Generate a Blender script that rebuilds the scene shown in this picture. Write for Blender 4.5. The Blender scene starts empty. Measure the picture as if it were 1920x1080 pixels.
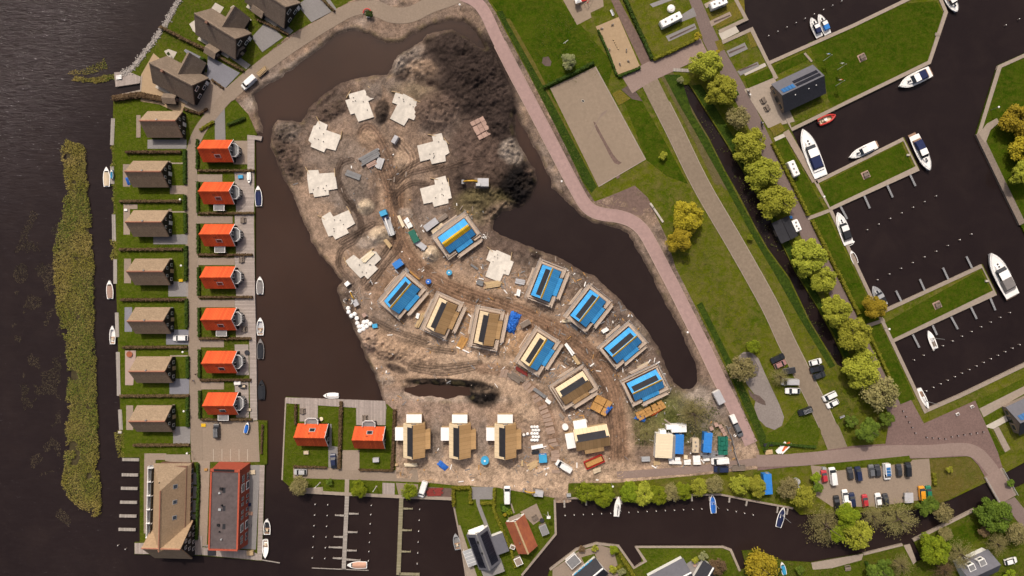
import bpy, math, random
import numpy as np
from mathutils import Vector, Matrix
from mathutils.geometry import tessellate_polygon

# ------------------------------------------------------------------ camera, sky, sun, exposure
CAM_H = 228.0
scn = bpy.context.scene
cd = bpy.data.cameras.new('camera'); cam = bpy.data.objects.new('camera', cd)
scn.collection.objects.link(cam)
cam.location = (0, 0, CAM_H); cam.rotation_euler = (0, 0, 0)
cd.sensor_width = 36; cd.lens = 18 * CAM_H / 160.0; cd.clip_end = 5000; cd.clip_start = 1
scn.camera = cam
SUN_EL, SUN_X, SUN_Y = math.radians(54), -0.26, 0.965      # sun stands towards the top of the picture
wd = bpy.data.worlds.new('World'); scn.world = wd; wd.use_nodes = True
nt = wd.node_tree; nt.nodes.clear()
sky = nt.nodes.new('ShaderNodeTexSky'); sky.sky_type = 'NISHITA'; sky.sun_disc = False
sky.sun_elevation = SUN_EL; sky.sun_rotation = math.atan2(SUN_X, SUN_Y)
sky.air_density = 0.7; sky.dust_density = 8.0; sky.ozone_density = 0.0
bg = nt.nodes.new('ShaderNodeBackground'); bg.inputs[1].default_value = 0.13
wo = nt.nodes.new('ShaderNodeOutputWorld')
nt.links.new(sky.outputs[0], bg.inputs[0]); nt.links.new(bg.outputs[0], wo.inputs[0])
sl = bpy.data.lights.new('sun', 'SUN'); sl.energy = 3.1; sl.angle = math.radians(0.6); sl.color = (1, 0.91, 0.79)
so = bpy.data.objects.new('sun', sl); scn.collection.objects.link(so)
sd = Vector((SUN_X * math.cos(SUN_EL), SUN_Y * math.cos(SUN_EL), math.sin(SUN_EL)))
so.rotation_euler = sd.to_track_quat('Z', 'Y').to_euler(); so.location = (0, 0, 100)
vs = scn.view_settings; vs.view_transform = 'Standard'; vs.look = 'None'; vs.exposure = -0.14; vs.gamma = 1.0
vs.use_curve_mapping = False
scn.render.engine = 'CYCLES'

# ------------------------------------------------------------------ helpers
C = scn.collection
R = random.Random(7)
PI = math.pi
WATER = -0.6
def g(px, py, z=0.0):
    """map pixel of the plan (6 px = 1 m) -> ground metres; z = height at which it was measured"""
    f = 1 - z / CAM_H
    return ((px - 960) / 6.0 * f, (540 - py) / 6.0 * f)
def gp(pts, z=0.0): return [g(x, y, z) for x, y in pts]
def rd(d): return math.radians(d)
MATS = {}
def tag(o, label=None, cat=None, group=None, kind=None):
    if label: o['label'] = label
    if cat: o['category'] = cat
    if group: o['group'] = group
    if kind: o['kind'] = kind
    return o
def thing(name, label, cat, loc, rz=0.0, group=None):
    o = bpy.data.objects.new(name, None); C.objects.link(o)
    o.empty_display_size = 0.3
    o.location = loc if len(loc) == 3 else (loc[0], loc[1], 0); o.rotation_euler = (0, 0, rz)
    return tag(o, label, cat, group)
def copy_tree(o, parent=None):
    c = o.copy(); C.objects.link(c); c.parent = parent
    for ch in o.children: copy_tree(ch, c)
    return c
def place(o, loc, rz, label=None, group=None, scale=None):
    o.location = loc; o.rotation_euler = (0, 0, rz)
    if label: o['label'] = label
    if group: o['group'] = group
    if scale: o.scale = scale
    return o
def rot2(x, y, a): c, s = math.cos(a), math.sin(a); return (x * c - y * s, x * s + y * c)

class MB:
    def __init__(s): s.v = []; s.f = []; s.m = []
    def add(s, vs, fs, m=0):
        o = len(s.v); s.v += [tuple(p) for p in vs]
        s.f += [tuple(i + o for i in f) for f in fs]; s.m += [m] * len(fs); return s
    def box(s, cx, cy, z0, lx, ly, lz, rot=0.0, m=0, tx=0.0, ty=0.0):
        """box with base centre cx,cy,z0; tx/ty shrink the top"""
        vs = []
        for z, ax, ay in ((z0, lx / 2, ly / 2), (z0 + lz, lx / 2 - tx, ly / 2 - ty)):
            for sx, sy in ((-1, -1), (1, -1), (1, 1), (-1, 1)):
                x, y = rot2(sx * ax, sy * ay, rot); vs.append((cx + x, cy + y, z))
        return s.add(vs, [(3, 2, 1, 0), (4, 5, 6, 7), (0, 1, 5, 4), (1, 2, 6, 5), (2, 3, 7, 6), (3, 0, 4, 7)], m)
    def prism(s, pts, z0, z1, m=0, ms=None, holes=()):
        loops = [list(pts)] + [list(h) for h in holes]
        flat = [p for l in loops for p in l]; n = len(flat)
        tris = tessellate_polygon([[Vector((p[0], p[1], 0)) for p in l] for l in loops])
        vs = [(p[0], p[1], z1) for p in flat] + [(p[0], p[1], z0) for p in flat]
        fs = []
        for t in tris:
            a, b, c = [flat[i] for i in t]
            ar = (b[0]-a[0])*(c[1]-a[1]) - (b[1]-a[1])*(c[0]-a[0])
            fs.append(tuple(t) if ar > 0 else tuple(reversed(t)))
        s.add(vs, fs, m)
        o = len(s.v) - len(vs); k = 0; sf = []
        for l in loops:
            for i in range(len(l)):
                a, b = k + i, k + (i + 1) % len(l); sf.append((o + a, o + b, o + n + b, o + n + a))
            k += len(l)
        s.f += sf; s.m += [m if ms is None else ms] * len(sf); return s
    def tube(s, pts, rad, n=6, m=0):
        """tube through points, radius number or list"""
        pts = [Vector(p) for p in pts]; k = len(pts)
        rr = rad if isinstance(rad, (list, tuple)) else [rad] * k
        vs = []; up = None
        for i, p in enumerate(pts):
            d = (pts[min(i + 1, k - 1)] - pts[max(i - 1, 0)]).normalized()
            if up is None or abs(d.dot(up)) > .95: up = Vector((0, 0, 1)) if abs(d.z) < .9 else Vector((1, 0, 0))
            a = d.cross(up).normalized(); b = d.cross(a)
            for j in range(n):
                t = 2 * PI * j / n; vs.append(p + (a * math.cos(t) + b * math.sin(t)) * rr[i])
        fs = [(i * n + j, i * n + (j + 1) % n, (i + 1) * n + (j + 1) % n, (i + 1) * n + j) for i in range(k - 1) for j in range(n)]
        fs += [tuple(range(n)), tuple(reversed(range((k - 1) * n, k * n)))]
        return s.add(vs, fs, m)
    def cyl(s, cx, cy, z0, r, h, n=12, m=0, r2=None):
        r2 = r if r2 is None else r2
        vs = [(cx + r * math.cos(2*PI*j/n), cy + r * math.sin(2*PI*j/n), z0) for j in range(n)]
        vs += [(cx + r2 * math.cos(2*PI*j/n), cy + r2 * math.sin(2*PI*j/n), z0 + h) for j in range(n)]
        return s.add(vs, [(j, (j+1) % n, n + (j+1) % n, n + j) for j in range(n)] + [tuple(range(n, 2*n)), tuple(reversed(range(n)))], m)
    def loft(s, rings, m=0, caps=True, closed=True):
        n = len(rings[0]); vs = [p for r in rings for p in r]; fs = []
        for i in range(len(rings) - 1):
            for j in range(n if closed else n - 1):
                fs.append((i*n + j, i*n + (j+1) % n, (i+1)*n + (j+1) % n, (i+1)*n + j))
        if caps: fs += [tuple(reversed(range(n))), tuple(range((len(rings)-1)*n, len(rings)*n))]
        return s.add(vs, fs, m)
    def slab4(s, a, b, c, d, t, m=0):
        """a quad plate a,b,c,d (counter-clockwise from outside) with thickness t inwards"""
        a, b, c, d = map(Vector, (a, b, c, d)); nrm = (b - a).cross(d - a).normalized() * t
        vs = [a, b, c, d, a - nrm, b - nrm, c - nrm, d - nrm]
        return s.add(vs, [(0, 1, 2, 3), (7, 6, 5, 4), (1, 0, 4, 5), (2, 1, 5, 6), (3, 2, 6, 7), (0, 3, 7, 4)], m)
    def mesh(s, name, mats, smooth=False):
        me = bpy.data.meshes.new(name); me.from_pydata(s.v, [], s.f)
        for k in (mats if isinstance(mats, (list, tuple)) else [mats]): me.materials.append(MATS[k] if isinstance(k, str) else k)
        if any(s.m): me.polygons.foreach_set('material_index', s.m)
        if smooth: me.polygons.foreach_set('use_smooth', [True] * len(s.f))
        me.update(); return me
    def build(s, name, mats, parent=None, loc=None, rz=0.0, smooth=False):
        o = bpy.data.objects.new(name, s.mesh(name, mats, smooth)); C.objects.link(o)
        if parent is not None: o.parent = parent
        if loc is not None: o.location = loc if len(loc) == 3 else (loc[0], loc[1], 0); o.rotation_euler = (0, 0, rz)
        return o

def catmull(pts, n=8):
    P = [pts[0]] + list(pts) + [pts[-1]]; out = []
    for i in range(1, len(P) - 2):
        p0, p1, p2, p3 = [np.array(P[i + k], float) for k in (-1, 0, 1, 2)]
        for k in range(n):
            t = k / n
            out.append(tuple(.5 * ((2*p1) + (-p0+p2)*t + (2*p0-5*p1+4*p2-p3)*t*t + (-p0+3*p1-3*p2+p3)*t**3)))
    out.append(tuple(pts[-1])); return out
def ribbon(path, w):
    """left and right offsets of a metre path (w number or list)"""
    n = len(path); L = []; Rr = []
    ww = w if isinstance(w, (list, tuple)) else [w] * n
    for i in range(n):
        a = Vector(path[max(i-1, 0)]); b = Vector(path[min(i+1, n-1)]); p = Vector(path[i])
        d = (b - a).normalized(); nn = Vector((-d.y, d.x)); k = 1.0
        if 0 < i < n - 1:
            d1 = (p - a).normalized(); k = 1 / max(.6, abs(d1.dot(d)))
        L.append(tuple(p + nn * ww[i] / 2 * k)); Rr.append(tuple(p - nn * ww[i] / 2 * k))
    return L, Rr
def resample(path, step):
    out = [path[0]]
    for a, b in zip(path[:-1], path[1:]):
        d = math.dist(a, b); k = max(1, int(round(d / step)))
        for i in range(1, k + 1): out.append((a[0] + (b[0]-a[0]) * i / k, a[1] + (b[1]-a[1]) * i / k))
    return out
def struct(o): o['kind'] = 'structure'; return o
LAY = 0.03; CNT = [0]
def slab(name, pts, layer, m, z0=-0.25, holes=(), top=None):
    CNT[0] += 1; z1 = LAY * layer + .0052 * (CNT[0] % 5) if top is None else top
    return struct(MB().prism(gp(pts), z0, z1, holes=[gp(h) for h in holes]).build(name, m))
def strip(name, path, w_px, layer, m, smooth=True, z0=-0.25, top=None):
    p = gp(catmull(path) if smooth else path); CNT[0] += 1; z1 = LAY * layer + .0052 * (CNT[0] % 5) if top is None else top
    L, Rr = ribbon(p, [w / 6 for w in w_px] if isinstance(w_px, (list, tuple)) else w_px / 6); b = MB(); n = len(p)
    vs = [(x, y, z1) for x, y in L] + [(x, y, z1) for x, y in Rr] + [(x, y, z0) for x, y in L] + [(x, y, z0) for x, y in Rr]
    fs = []
    for i in range(n - 1):
        fs += [(n+i, n+i+1, i+1, i), (i, i+1, 2*n+i+1, 2*n+i), (n+i+1, n+i, 3*n+i, 3*n+i+1)]
    fs += [(0, 2*n, 3*n, n), (n-1, 2*n-1, 4*n-1, 3*n-1)]
    b.add(vs, fs); return struct(b.build(name, m))

# ------------------------------------------------------------------ numpy noise
def vnoise(x, y, seed=0):
    xi = np.floor(x).astype(np.int64); yi = np.floor(y).astype(np.int64); fx = x - xi; fy = y - yi
    def h(a, b):
        k = (a * 374761393 + b * 668265263 + seed * 974634777) & 0xffffffff
        k = ((k ^ (k >> 13)) * 1274126177) & 0xffffffff; k = k ^ (k >> 16)
        return (k & 0xffffff) / float(0xffffff)
    u = fx*fx*(3-2*fx); v = fy*fy*(3-2*fy)
    return (h(xi, yi)*(1-u) + h(xi+1, yi)*u)*(1-v) + (h(xi, yi+1)*(1-u) + h(xi+1, yi+1)*u)*v
def fbm(x, y, seed=0, oct=4):
    s = 0; a = .5
    for i in range(oct): s = s + a * (vnoise(x * 2**i + i*17.3, y * 2**i - i*9.1, seed + i) - .5); a *= .5
    return s * 2
def poly_sd(px, py, poly):
    """signed distance (px units): positive inside"""
    P = np.array(poly, float); d = np.full(px.shape, 1e9); ins = np.zeros(px.shape, bool)
    for i in range(len(P)):
        a = P[i]; b = P[(i+1) % len(P)]; e = b - a
        wx = px - a[0]; wy = py - a[1]; t = np.clip((wx*e[0] + wy*e[1]) / (e @ e + 1e-9), 0, 1)
        d = np.minimum(d, (wx - e[0]*t)**2 + (wy - e[1]*t)**2)
        c = ((a[1] <= py) != (b[1] <= py))
        with np.errstate(divide='ignore', invalid='ignore'):
            ins ^= c & (px < (b[0]-a[0]) * (py - a[1]) / (b[1]-a[1] + 1e-12) + a[0])
    d = np.sqrt(d); return np.where(ins, d, -d)
def line_d(px, py, path):
    d = np.full(px.shape, 1e9)
    for a, b in zip(path[:-1], path[1:]):
        ex, ey = b[0]-a[0], b[1]-a[1]; wx = px - a[0]; wy = py - a[1]
        t = np.clip((wx*ex + wy*ey) / (ex*ex + ey*ey + 1e-9), 0, 1)
        d = np.minimum(d, np.hypot(wx - ex*t, wy - ey*t))
    return d
def sstep(a, b, x): t = np.clip((x - a) / (b - a), 0, 1); return t*t*(3-2*t)
def grid_mesh(name, X, Y, Z, keep, mat, cols=None):
    ny, nx = X.shape; idx = np.arange(nx*ny).reshape(ny, nx)
    q = np.stack([idx[:-1, :-1], idx[:-1, 1:], idx[1:, 1:], idx[1:, :-1]], -1).reshape(-1, 4)
    q = q[keep.reshape(-1)[q].any(1)]
    used = np.zeros(nx*ny, bool); used[q.reshape(-1)] = True; rm = np.cumsum(used) - 1
    co = np.stack([X, Y, Z], -1).reshape(-1, 3)[used]; q = rm[q]
    me = bpy.data.meshes.new(name); me.vertices.add(len(co)); me.vertices.foreach_set('co', co.astype(np.float32).ravel())
    me.loops.add(q.size); me.loops.foreach_set('vertex_index', q.ravel().astype(np.int32))
    me.polygons.add(len(q)); me.polygons.foreach_set('loop_start', np.arange(0, q.size, 4, dtype=np.int32))
    me.polygons.foreach_set('use_smooth', np.ones(len(q), bool)); me.update(calc_edges=True)
    for nm, c in (cols or {}).items():
        a = me.attributes.new(nm, 'FLOAT_COLOR', 'POINT'); cc = c.reshape(-1, c.shape[-1])[used]
        a.data.foreach_set('color', np.concatenate([cc, np.ones((len(cc), 4 - cc.shape[1]))], 1).astype(np.float32).ravel())
    me.materials.append(MATS[mat]); o = bpy.data.objects.new(name, me); C.objects.link(o); return o

# ------------------------------------------------------------------ materials
def nodes(name):
    m = bpy.data.materials.new(name); m.use_nodes = True; n = m.node_tree; MATS[name] = m
    return m, n, n.nodes['Principled BSDF'], n.nodes['Material Output']
def N(n, t, **kw):
    x = n.nodes.new('ShaderNode' + t)
    for k, v in kw.items():
        if k in ('x',): continue
        setattr(x, k, v)
    return x
def noise(n, vec, scale, detail=4, rough=.6, dist=0.0):
    x = N(n, 'TexNoise'); x.inputs['Scale'].default_value = scale; x.inputs['Detail'].default_value = detail
    x.inputs['Roughness'].default_value = rough; x.inputs['Distortion'].default_value = dist
    n.links.new(vec, x.inputs['Vector']); return x.outputs[0]
def remap(n, v, a, b, c=0., d=1.):
    x = N(n, 'MapRange'); x.inputs[1].default_value = a; x.inputs[2].default_value = b
    x.inputs[3].default_value = c; x.inputs[4].default_value = d; n.links.new(v, x.inputs[0]); return x.outputs[0]
def mix(n, f, a, b, mode='MIX'):
    x = N(n, 'Mix', data_type='RGBA', blend_type=mode)
    if hasattr(f, 'is_output'): n.links.new(f, x.inputs[0])
    else: x.inputs[0].default_value = f
    for v, i in ((a, 6), (b, 7)):
        if hasattr(v, 'is_output'): n.links.new(v, x.inputs[i])
        else: x.inputs[i].default_value = (*v[:3], 1)
    return x.outputs[2]
def mth(n, op, a, b=None):
    x = N(n, 'Math', operation=op)
    for v, i in ((a, 0), (b, 1)):
        if v is None: continue
        if hasattr(v, 'is_output'): n.links.new(v, x.inputs[i])
        else: x.inputs[i].default_value = v
    return x.outputs[0]
def bump(n, bsdf, h, strength=.4, dist=.1):
    b = N(n, 'Bump'); b.inputs['Strength'].default_value = strength; b.inputs['Distance'].default_value = dist
    n.links.new(h, b.inputs['Height']); n.links.new(b.outputs[0], bsdf.inputs['Normal'])
def sc(c, k): return tuple(max(0, min(1, x * k)) for x in c)
def mk(name, col, rough=.8, var=.25, scale=1.2, spec=.25, metal=0., col2=None, bmp=.0, world=False, big=.12, emit=None):
    """plain worn surface: base colour, fine noise, broad stains"""
    m, n, b, o = nodes(name)
    vec = N(n, 'NewGeometry').outputs['Position'] if world else N(n, 'TexCoord').outputs['Object']
    n1 = noise(n, vec, scale, 6, .65); n2 = noise(n, vec, big, 5, .6)
    c2 = col2 or sc(col, 1 - var)
    a = mix(n, remap(n, n1, .3, .7), c2, sc(col, 1 + var * .35) if not col2 else col)
    a = mix(n, remap(n, n2, .35, .65), mix(n, .5, a, sc(col, 1 - var)), a)
    oi = N(n, 'ObjectInfo').outputs['Random']
    hs = N(n, 'HueSaturation'); n.links.new(a, hs.inputs['Color']); n.links.new(remap(n, oi, 0, 1, .92, 1.08), hs.inputs['Value'])
    n.links.new(hs.outputs[0], b.inputs['Base Color'])
    b.inputs['Roughness'].default_value = rough; b.inputs['Specular IOR Level'].default_value = spec; b.inputs['Metallic'].default_value = metal
    if bmp: bump(n, b, n1, bmp, .08)
    return m
def stripes(name, col, col2, width, axis=0, rough=.8, world=False, var=.3, gap=.12):
    """boards or tiles seen from far: alternating tone per board, dark joints, noise"""
    m, n, b, o = nodes(name)
    vec = N(n, 'NewGeometry').outputs['Position'] if world else N(n, 'TexCoord').outputs['Object']
    sx = N(n, 'SeparateXYZ'); n.links.new(vec, sx.inputs[0]); u = mth(n, 'DIVIDE', sx.outputs[axis], width)
    fl = mth(n, 'FLOOR', u); fr = mth(n, 'FRACT', u)
    wn = N(n, 'TexWhiteNoise', noise_dimensions='1D'); n.links.new(fl, wn.inputs['W'])
    a = mix(n, wn.outputs['Value'], col, col2); n1 = noise(n, vec, 1.6, 6, .7); n2 = noise(n, vec, .25, 4)
    a = mix(n, remap(n, n1, .3, .7, 0, var), a, sc(col2, .45)); a = mix(n, remap(n, n2, .4, .7, 0, var), a, sc(col, .6))
    a = mix(n, mth(n, 'LESS_THAN', fr, gap), a, sc(col2, .3))
    n.links.new(a, b.inputs['Base Color']); b.inputs['Roughness'].default_value = rough; b.inputs['Specular IOR Level'].default_value = .2
    return m
def grass(name, c1, c2, c3, s1=.12, s2=.9, mow=None):
    m, n, b, o = nodes(name); vec = N(n, 'NewGeometry').outputs['Position']
    big = noise(n, vec, s1, 5, .6, .4); mid = noise(n, vec, s2, 6, .7, .3); fine = noise(n, vec, 5, 4, .8)
    a = mix(n, remap(n, big, .35, .65), c1, c2); a = mix(n, remap(n, mid, .42, .72), a, c3)
    a = mix(n, remap(n, fine, .35, .65, 0, .6), a, sc(c1, .45)); a = mix(n, remap(n, noise(n, vec, 1.7, 5, .75), .5, .75, 0, .55), a, sc(c2, 1.35))
    if mow:
        mp = N(n, 'Mapping'); mp.inputs['Rotation'].default_value[2] = mow; n.links.new(vec, mp.inputs[0])
        sx = N(n, 'SeparateXYZ'); n.links.new(mp.outputs[0], sx.inputs[0])
        st = mth(n, 'SINE', mth(n, 'MULTIPLY', sx.outputs[0], 4.2)); a = mix(n, remap(n, st, -.4, .4, 0, .22), a, sc(c2, .75))
    n.links.new(a, b.inputs['Base Color']); b.inputs['Roughness'].default_value = 1.; b.inputs['Specular IOR Level'].default_value = .0
    bump(n, b, mth(n, 'ADD', fine, mth(n, 'MULTIPLY', mid, 2.)), .9, .25); return m
grass('grass', (.050, .080, .005), (.090, .112, .008), (.135, .115, .035))
grass('lawn', (.050, .082, .004), (.088, .115, .008), (.12, .125, .025), .2, .9, mow=0.0)
grass('lawn_deep', (.030, .062, .003), (.058, .092, .005), (.10, .10, .014), .1, .6)
grass('meadow', (.058, .090, .005), (.125, .132, .010), (.175, .14, .05), .06, .45)
grass('verge', (.13, .105, .022), (.09, .10, .016), (.17, .13, .05), .15, .8)
grass('verge_dry', (.13, .105, .05), (.105, .10, .03), (.16, .13, .075), .1, .8)
grass('bank_green', (.032, .062, .010), (.062, .095, .012), (.018, .032, .008), .2, .9)
grass('moss_yellow', (.20, .16, .02), (.13, .12, .02), (.16, .13, .05), .3, 1.1)
for nm, col, kw in (
    ('path_pink', (.40, .275, .255), dict(var=.2, scale=.8, big=.08, bmp=.1)),
    ('road_grey', (.29, .23, .172), dict(var=.26, scale=1.1, big=.07, bmp=.1)),
    ('lane_brick', (.22, .165, .15), dict(var=.25, scale=2.4, big=.1, bmp=.2)),
    ('lane_beige', (.31, .245, .19), dict(var=.22, scale=2.0, big=.12, bmp=.2)),
    ('plaza_brick', (.215, .145, .13), dict(var=.32, scale=2.2, big=.12, bmp=.2)),
    ('road_brick', (.31, .23, .20), dict(var=.22, scale=2.2, big=.1, bmp=.2)),
    ('concrete', (.36, .30, .245), dict(var=.2, scale=1.4, big=.15)),
    ('concrete_light', (.55, .50, .43), dict(var=.14, scale=1.2, big=.2)),
    ('paving_grey', (.27, .255, .25), dict(var=.2, scale=2.5, big=.2, bmp=.15)),
    ('paving_blue', (.25, .25, .285), dict(var=.2, scale=2.5, big=.2, bmp=.15)),
    ('paving_warm', (.335, .265, .21), dict(var=.22, scale=2.2, big=.15, bmp=.15)),
    ('sand', (.44, .32, .20), dict(var=.16, scale=1.2, big=.15, bmp=.2)),
    ('court', (.30, .235, .175), dict(var=.17, scale=.9, big=.09, bmp=.15)),
    ('court_dark', (.26, .2, .165), dict(var=.2, scale=1.2, big=.2)), ('gravel_dark', (.17, .145, .14), dict(var=.3, scale=2, big=.15)), ('brick_kerb', (.46, .33, .29), dict(var=.2, scale=2)),
    ('reed_earth', (.085, .07, .035), dict(var=.5, scale=1.0, big=.15, bmp=.5)), ('gravel', (.27, .235, .215), dict(var=.3, scale=2.0, big=.1, bmp=.4)),
    ('dirt', (.19, .13, .11), dict(var=.35, scale=1.2, big=.12, bmp=.4)),
    ('bare_earth', (.15, .11, .095), dict(var=.4, scale=1.3, big=.15, bmp=.4))): mk(name=nm, col=sc(col, .83), world=True, rough=.92, spec=.1, **kw)
for nm, col, kw in (
    ('slab_white', (.60, .555, .49), dict(var=.26, scale=.9, big=.35, rough=.85)),
    ('white', (.78, .77, .75), dict(var=.08, rough=.5)), ('cream', (.70, .60, .43), dict(var=.1, rough=.8)),
    ('plastic_white', (.80, .79, .77), dict(var=.1, rough=.35)), ('black', (.012, .012, .014), dict(var=.3, rough=.6)),
    ('bitumen', (.028, .028, .034), dict(var=.35, rough=.7)), ('dark_wood', (.022, .019, .018), dict(var=.3, rough=.7)),
    ('rubber', (.015, .015, .015), dict(var=.2, rough=.8)), ('steel', (.32, .32, .33), dict(var=.2, rough=.45, metal=.6)),
    ('galv', (.45, .46, .47), dict(var=.2, rough=.5, metal=.4)), ('grey_roof', (.115, .115, .135), dict(var=.2, rough=.7)),
    ('slate', (.032, .033, .042), dict(var=.4, rough=.6, scale=2)), ('grey_mid', (.2, .2, .205), dict(var=.25, rough=.7)),
    ('brick_wall', (.19, .10, .07), dict(var=.3)), ('timber_grey', (.29, .235, .195), dict(var=.3, scale=2)),
    ('timber', (.50, .36, .20), dict(var=.25, scale=2)), ('timber_old', (.20, .16, .13), dict(var=.35, scale=2)),
    ('orange_wood', (.48, .26, .085), dict(var=.35, scale=2)), ('blue_tarp', (.03, .16, .58), dict(var=.3, rough=.4)),
    ('blue_box', (.03, .19, .55), dict(var=.15, rough=.5)), ('cyan', (.05, .33, .58), dict(var=.2, rough=.5)),
    ('yellow', (.62, .38, .015), dict(var=.15, rough=.5)), ('cat_yellow', (.58, .33, .03), dict(var=.25, rough=.5)),
    ('red', (.45, .03, .025), dict(var=.2, rough=.45)), ('red_dark', (.22, .035, .03), dict(var=.25)), ('orange_paint', (.62, .12, .03), dict(var=.2)),
    ('green_box', (.012, .13, .09), dict(var=.2, rough=.5)), ('navy', (.012, .02, .075), dict(var=.25, rough=.55)),
    ('beige', (.55, .45, .32), dict(var=.15, rough=.7)), ('pink_deck', (.52, .30, .21), dict(var=.15, rough=.7)),
    ('grey_canvas', (.21, .195, .19), dict(var=.25)), ('dark_canvas', (.022, .024, .03), dict(var=.25)),
    ('teak', (.30, .19, .13), dict(var=.25)), ('ridge_tile', (.42, .19, .12), dict(var=.3, scale=3)),
    ('copper_red', (.26, .075, .045), dict(var=.35, scale=.7, col2=(.40, .13, .05))), ('skin', (.45, .28, .2), dict(var=.1)),
    ('cloth_blue', (.03, .06, .2), dict(var=.2)), ('cloth_dark', (.02, .02, .025), dict(var=.2)), ('trunk', (.10, .075, .05), dict(var=.35, scale=4)),
    ('road_plate', (.34, .245, .19), dict(var=.3)), ('stone', (.38, .345, .32), dict(var=.4, scale=1.5)), ('brick_pile', (.40, .27, .22), dict(var=.3, scale=2)),
    ('sandheap', (.47, .37, .26), dict(var=.15)), ('peat', (.02, .016, .016), dict(var=.4, scale=2)),
    ('thatch_ridge', (.36, .17, .11), dict(var=.3, scale=3)), ('foil_grey', (.42, .42, .44), dict(var=.2, rough=.35)),
    ('osb', (.44, .275, .125), dict(var=.16, scale=3)), ('tile_red', (.24, .06, .04), dict(var=.3))): mk(name=nm, col=col, **kw)
mk('thatch', (.335, .25, .17), var=.36, scale=2.2, big=.35, rough=.95, spec=.05, bmp=.5)
mk('thatch_grey', (.25, .195, .15), var=.4, scale=2.2, big=.35, rough=.95, spec=.05, bmp=.5)
mk('thatch_warm', (.40, .285, .18), var=.32, scale=2.2, big=.3, rough=.95, spec=.05, bmp=.5)
mk('wall_red', (.36, .075, .042), var=.2, scale=1.5)
mk('roof_felt', (.105, .085, .085), var=.35, scale=.8, big=.25, rough=.9)
stripes('roof_orange', (.74, .12, .034), (.58, .085, .026), .45, 0, .8, var=.26, gap=.12)
stripes('deck', (.42, .36, .325), (.32, .27, .245), .45, 1, .85, world=True, var=.45)
stripes('deck_x', (.42, .36, .325), (.32, .27, .245), .45, 0, .85, world=True, var=.45)
stripes('jetty', (.37, .335, .30), (.28, .25, .225), .5, 0, .85, var=.35, gap=.1)
stripes('jetty_moss', (.28, .25, .17), (.22, .20, .12), .5, 0, .85, var=.35, gap=.1)
stripes('grey_pier', (.26, .265, .275), (.21, .215, .225), .6, 0, .8, var=.25, gap=.1)
stripes('scaf', (.60, .485, .39), (.44, .345, .27), .32, 1, .9, var=.3, gap=.12)
stripes('scaf_x', (.60, .485, .39), (.44, .345, .27), .32, 0, .9, var=.3, gap=.12)
stripes('foil_blue', (.075, .40, .80), (.055, .33, .72), .62, 0, .42, var=.2, gap=.07)
stripes('foil_yellow', (.68, .43, .012), (.55, .34, .012), .6, 0, .5, var=.15, gap=.1)
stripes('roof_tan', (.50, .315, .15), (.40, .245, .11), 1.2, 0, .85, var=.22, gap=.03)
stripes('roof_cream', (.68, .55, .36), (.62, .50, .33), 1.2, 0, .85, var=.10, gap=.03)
stripes('solar', (.014, .015, .024), (.010, .011, .018), 1.0, 0, .25, var=.1, gap=.05)
stripes('solar_blue', (.035, .14, .34), (.03, .11, .28), 1.0, 0, .25, var=.1, gap=.08)
def glass_mat(name, col, rough=.08):
    m, n, b, o = nodes(name); b.inputs['Base Color'].default_value = (*col, 1); b.inputs['Roughness'].default_value = rough
    b.inputs['Specular IOR Level'].default_value = .6
    vec = N(n, 'TexCoord').outputs['Object']; c = mix(n, noise(n, vec, 1.3, 3), sc(col, .6), sc(col, 1.4)); n.links.new(c, b.inputs['Base Color'])
glass_mat('glass', (.02, .024, .03)); glass_mat('pane', (.05, .06, .075))
def paint(name, col, metal=.0):
    m, n, b, o = nodes(name); vec = N(n, 'TexCoord').outputs['Object']
    c = mix(n, remap(n, noise(n, vec, 2.5, 4), .35, .7), sc(col, .82), col); n.links.new(c, b.inputs['Base Color'])
    b.inputs['Roughness'].default_value = .32; b.inputs['Metallic'].default_value = metal; b.inputs['Coat Weight'].default_value = .35; b.inputs['Coat Roughness'].default_value = .1
for nm, c in (('p_white', (.78, .78, .77)), ('p_black', (.012, .013, .016)), ('p_dark', (.03, .032, .038)), ('p_grey', (.12, .125, .135)), ('p_silver', (.42, .42, .43)),
              ('p_navy', (.012, .02, .06)), ('p_red', (.42, .03, .04)), ('p_green', (.01, .16, .085)), ('p_orange', (.70, .30, .02)), ('p_rose', (.33, .17, .16))): paint(nm, c)
def leaf(name, c1, c2, c3):
    """foliage: tone per clump and per tree, some light through the leaves"""
    m, n, b, o = nodes(name)
    at = N(n, 'Attribute', attribute_name='tint'); oi = N(n, 'ObjectInfo').outputs['Random']
    sx = N(n, 'SeparateColor'); n.links.new(at.outputs['Color'], sx.inputs[0])
    a = mix(n, sx.outputs[0], c1, c2); a = mix(n, mth(n, 'MULTIPLY', sx.outputs[1], .7), a, c3)
    hs = N(n, 'HueSaturation'); n.links.new(a, hs.inputs['Color']); n.links.new(remap(n, oi, 0, 1, .85, 1.15), hs.inputs['Value']); n.links.new(remap(n, oi, 0, 1, .49, .51), hs.inputs['Hue'])
    n.links.new(hs.outputs[0], b.inputs['Base Color']); b.inputs['Roughness'].default_value = .75; b.inputs['Specular IOR Level'].default_value = .15
    tr = N(n, 'BsdfTranslucent'); n.links.new(hs.outputs[0], tr.inputs[0]); ms = N(n, 'MixShader'); ms.inputs[0].default_value = .3
    n.links.new(b.outputs[0], ms.inputs[1]); n.links.new(tr.outputs[0], ms.inputs[2]); n.links.new(ms.outputs[0], o.inputs[0])
leaf('leaf_lime', (.28, .295, .030), (.38, .39, .048), (.18, .215, .02))
leaf('leaf_gold', (.32, .255, .022), (.42, .33, .026), (.20, .18, .018))
leaf('leaf_green', (.085, .14, .018), (.15, .22, .024), (.06, .10, .014))
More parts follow.
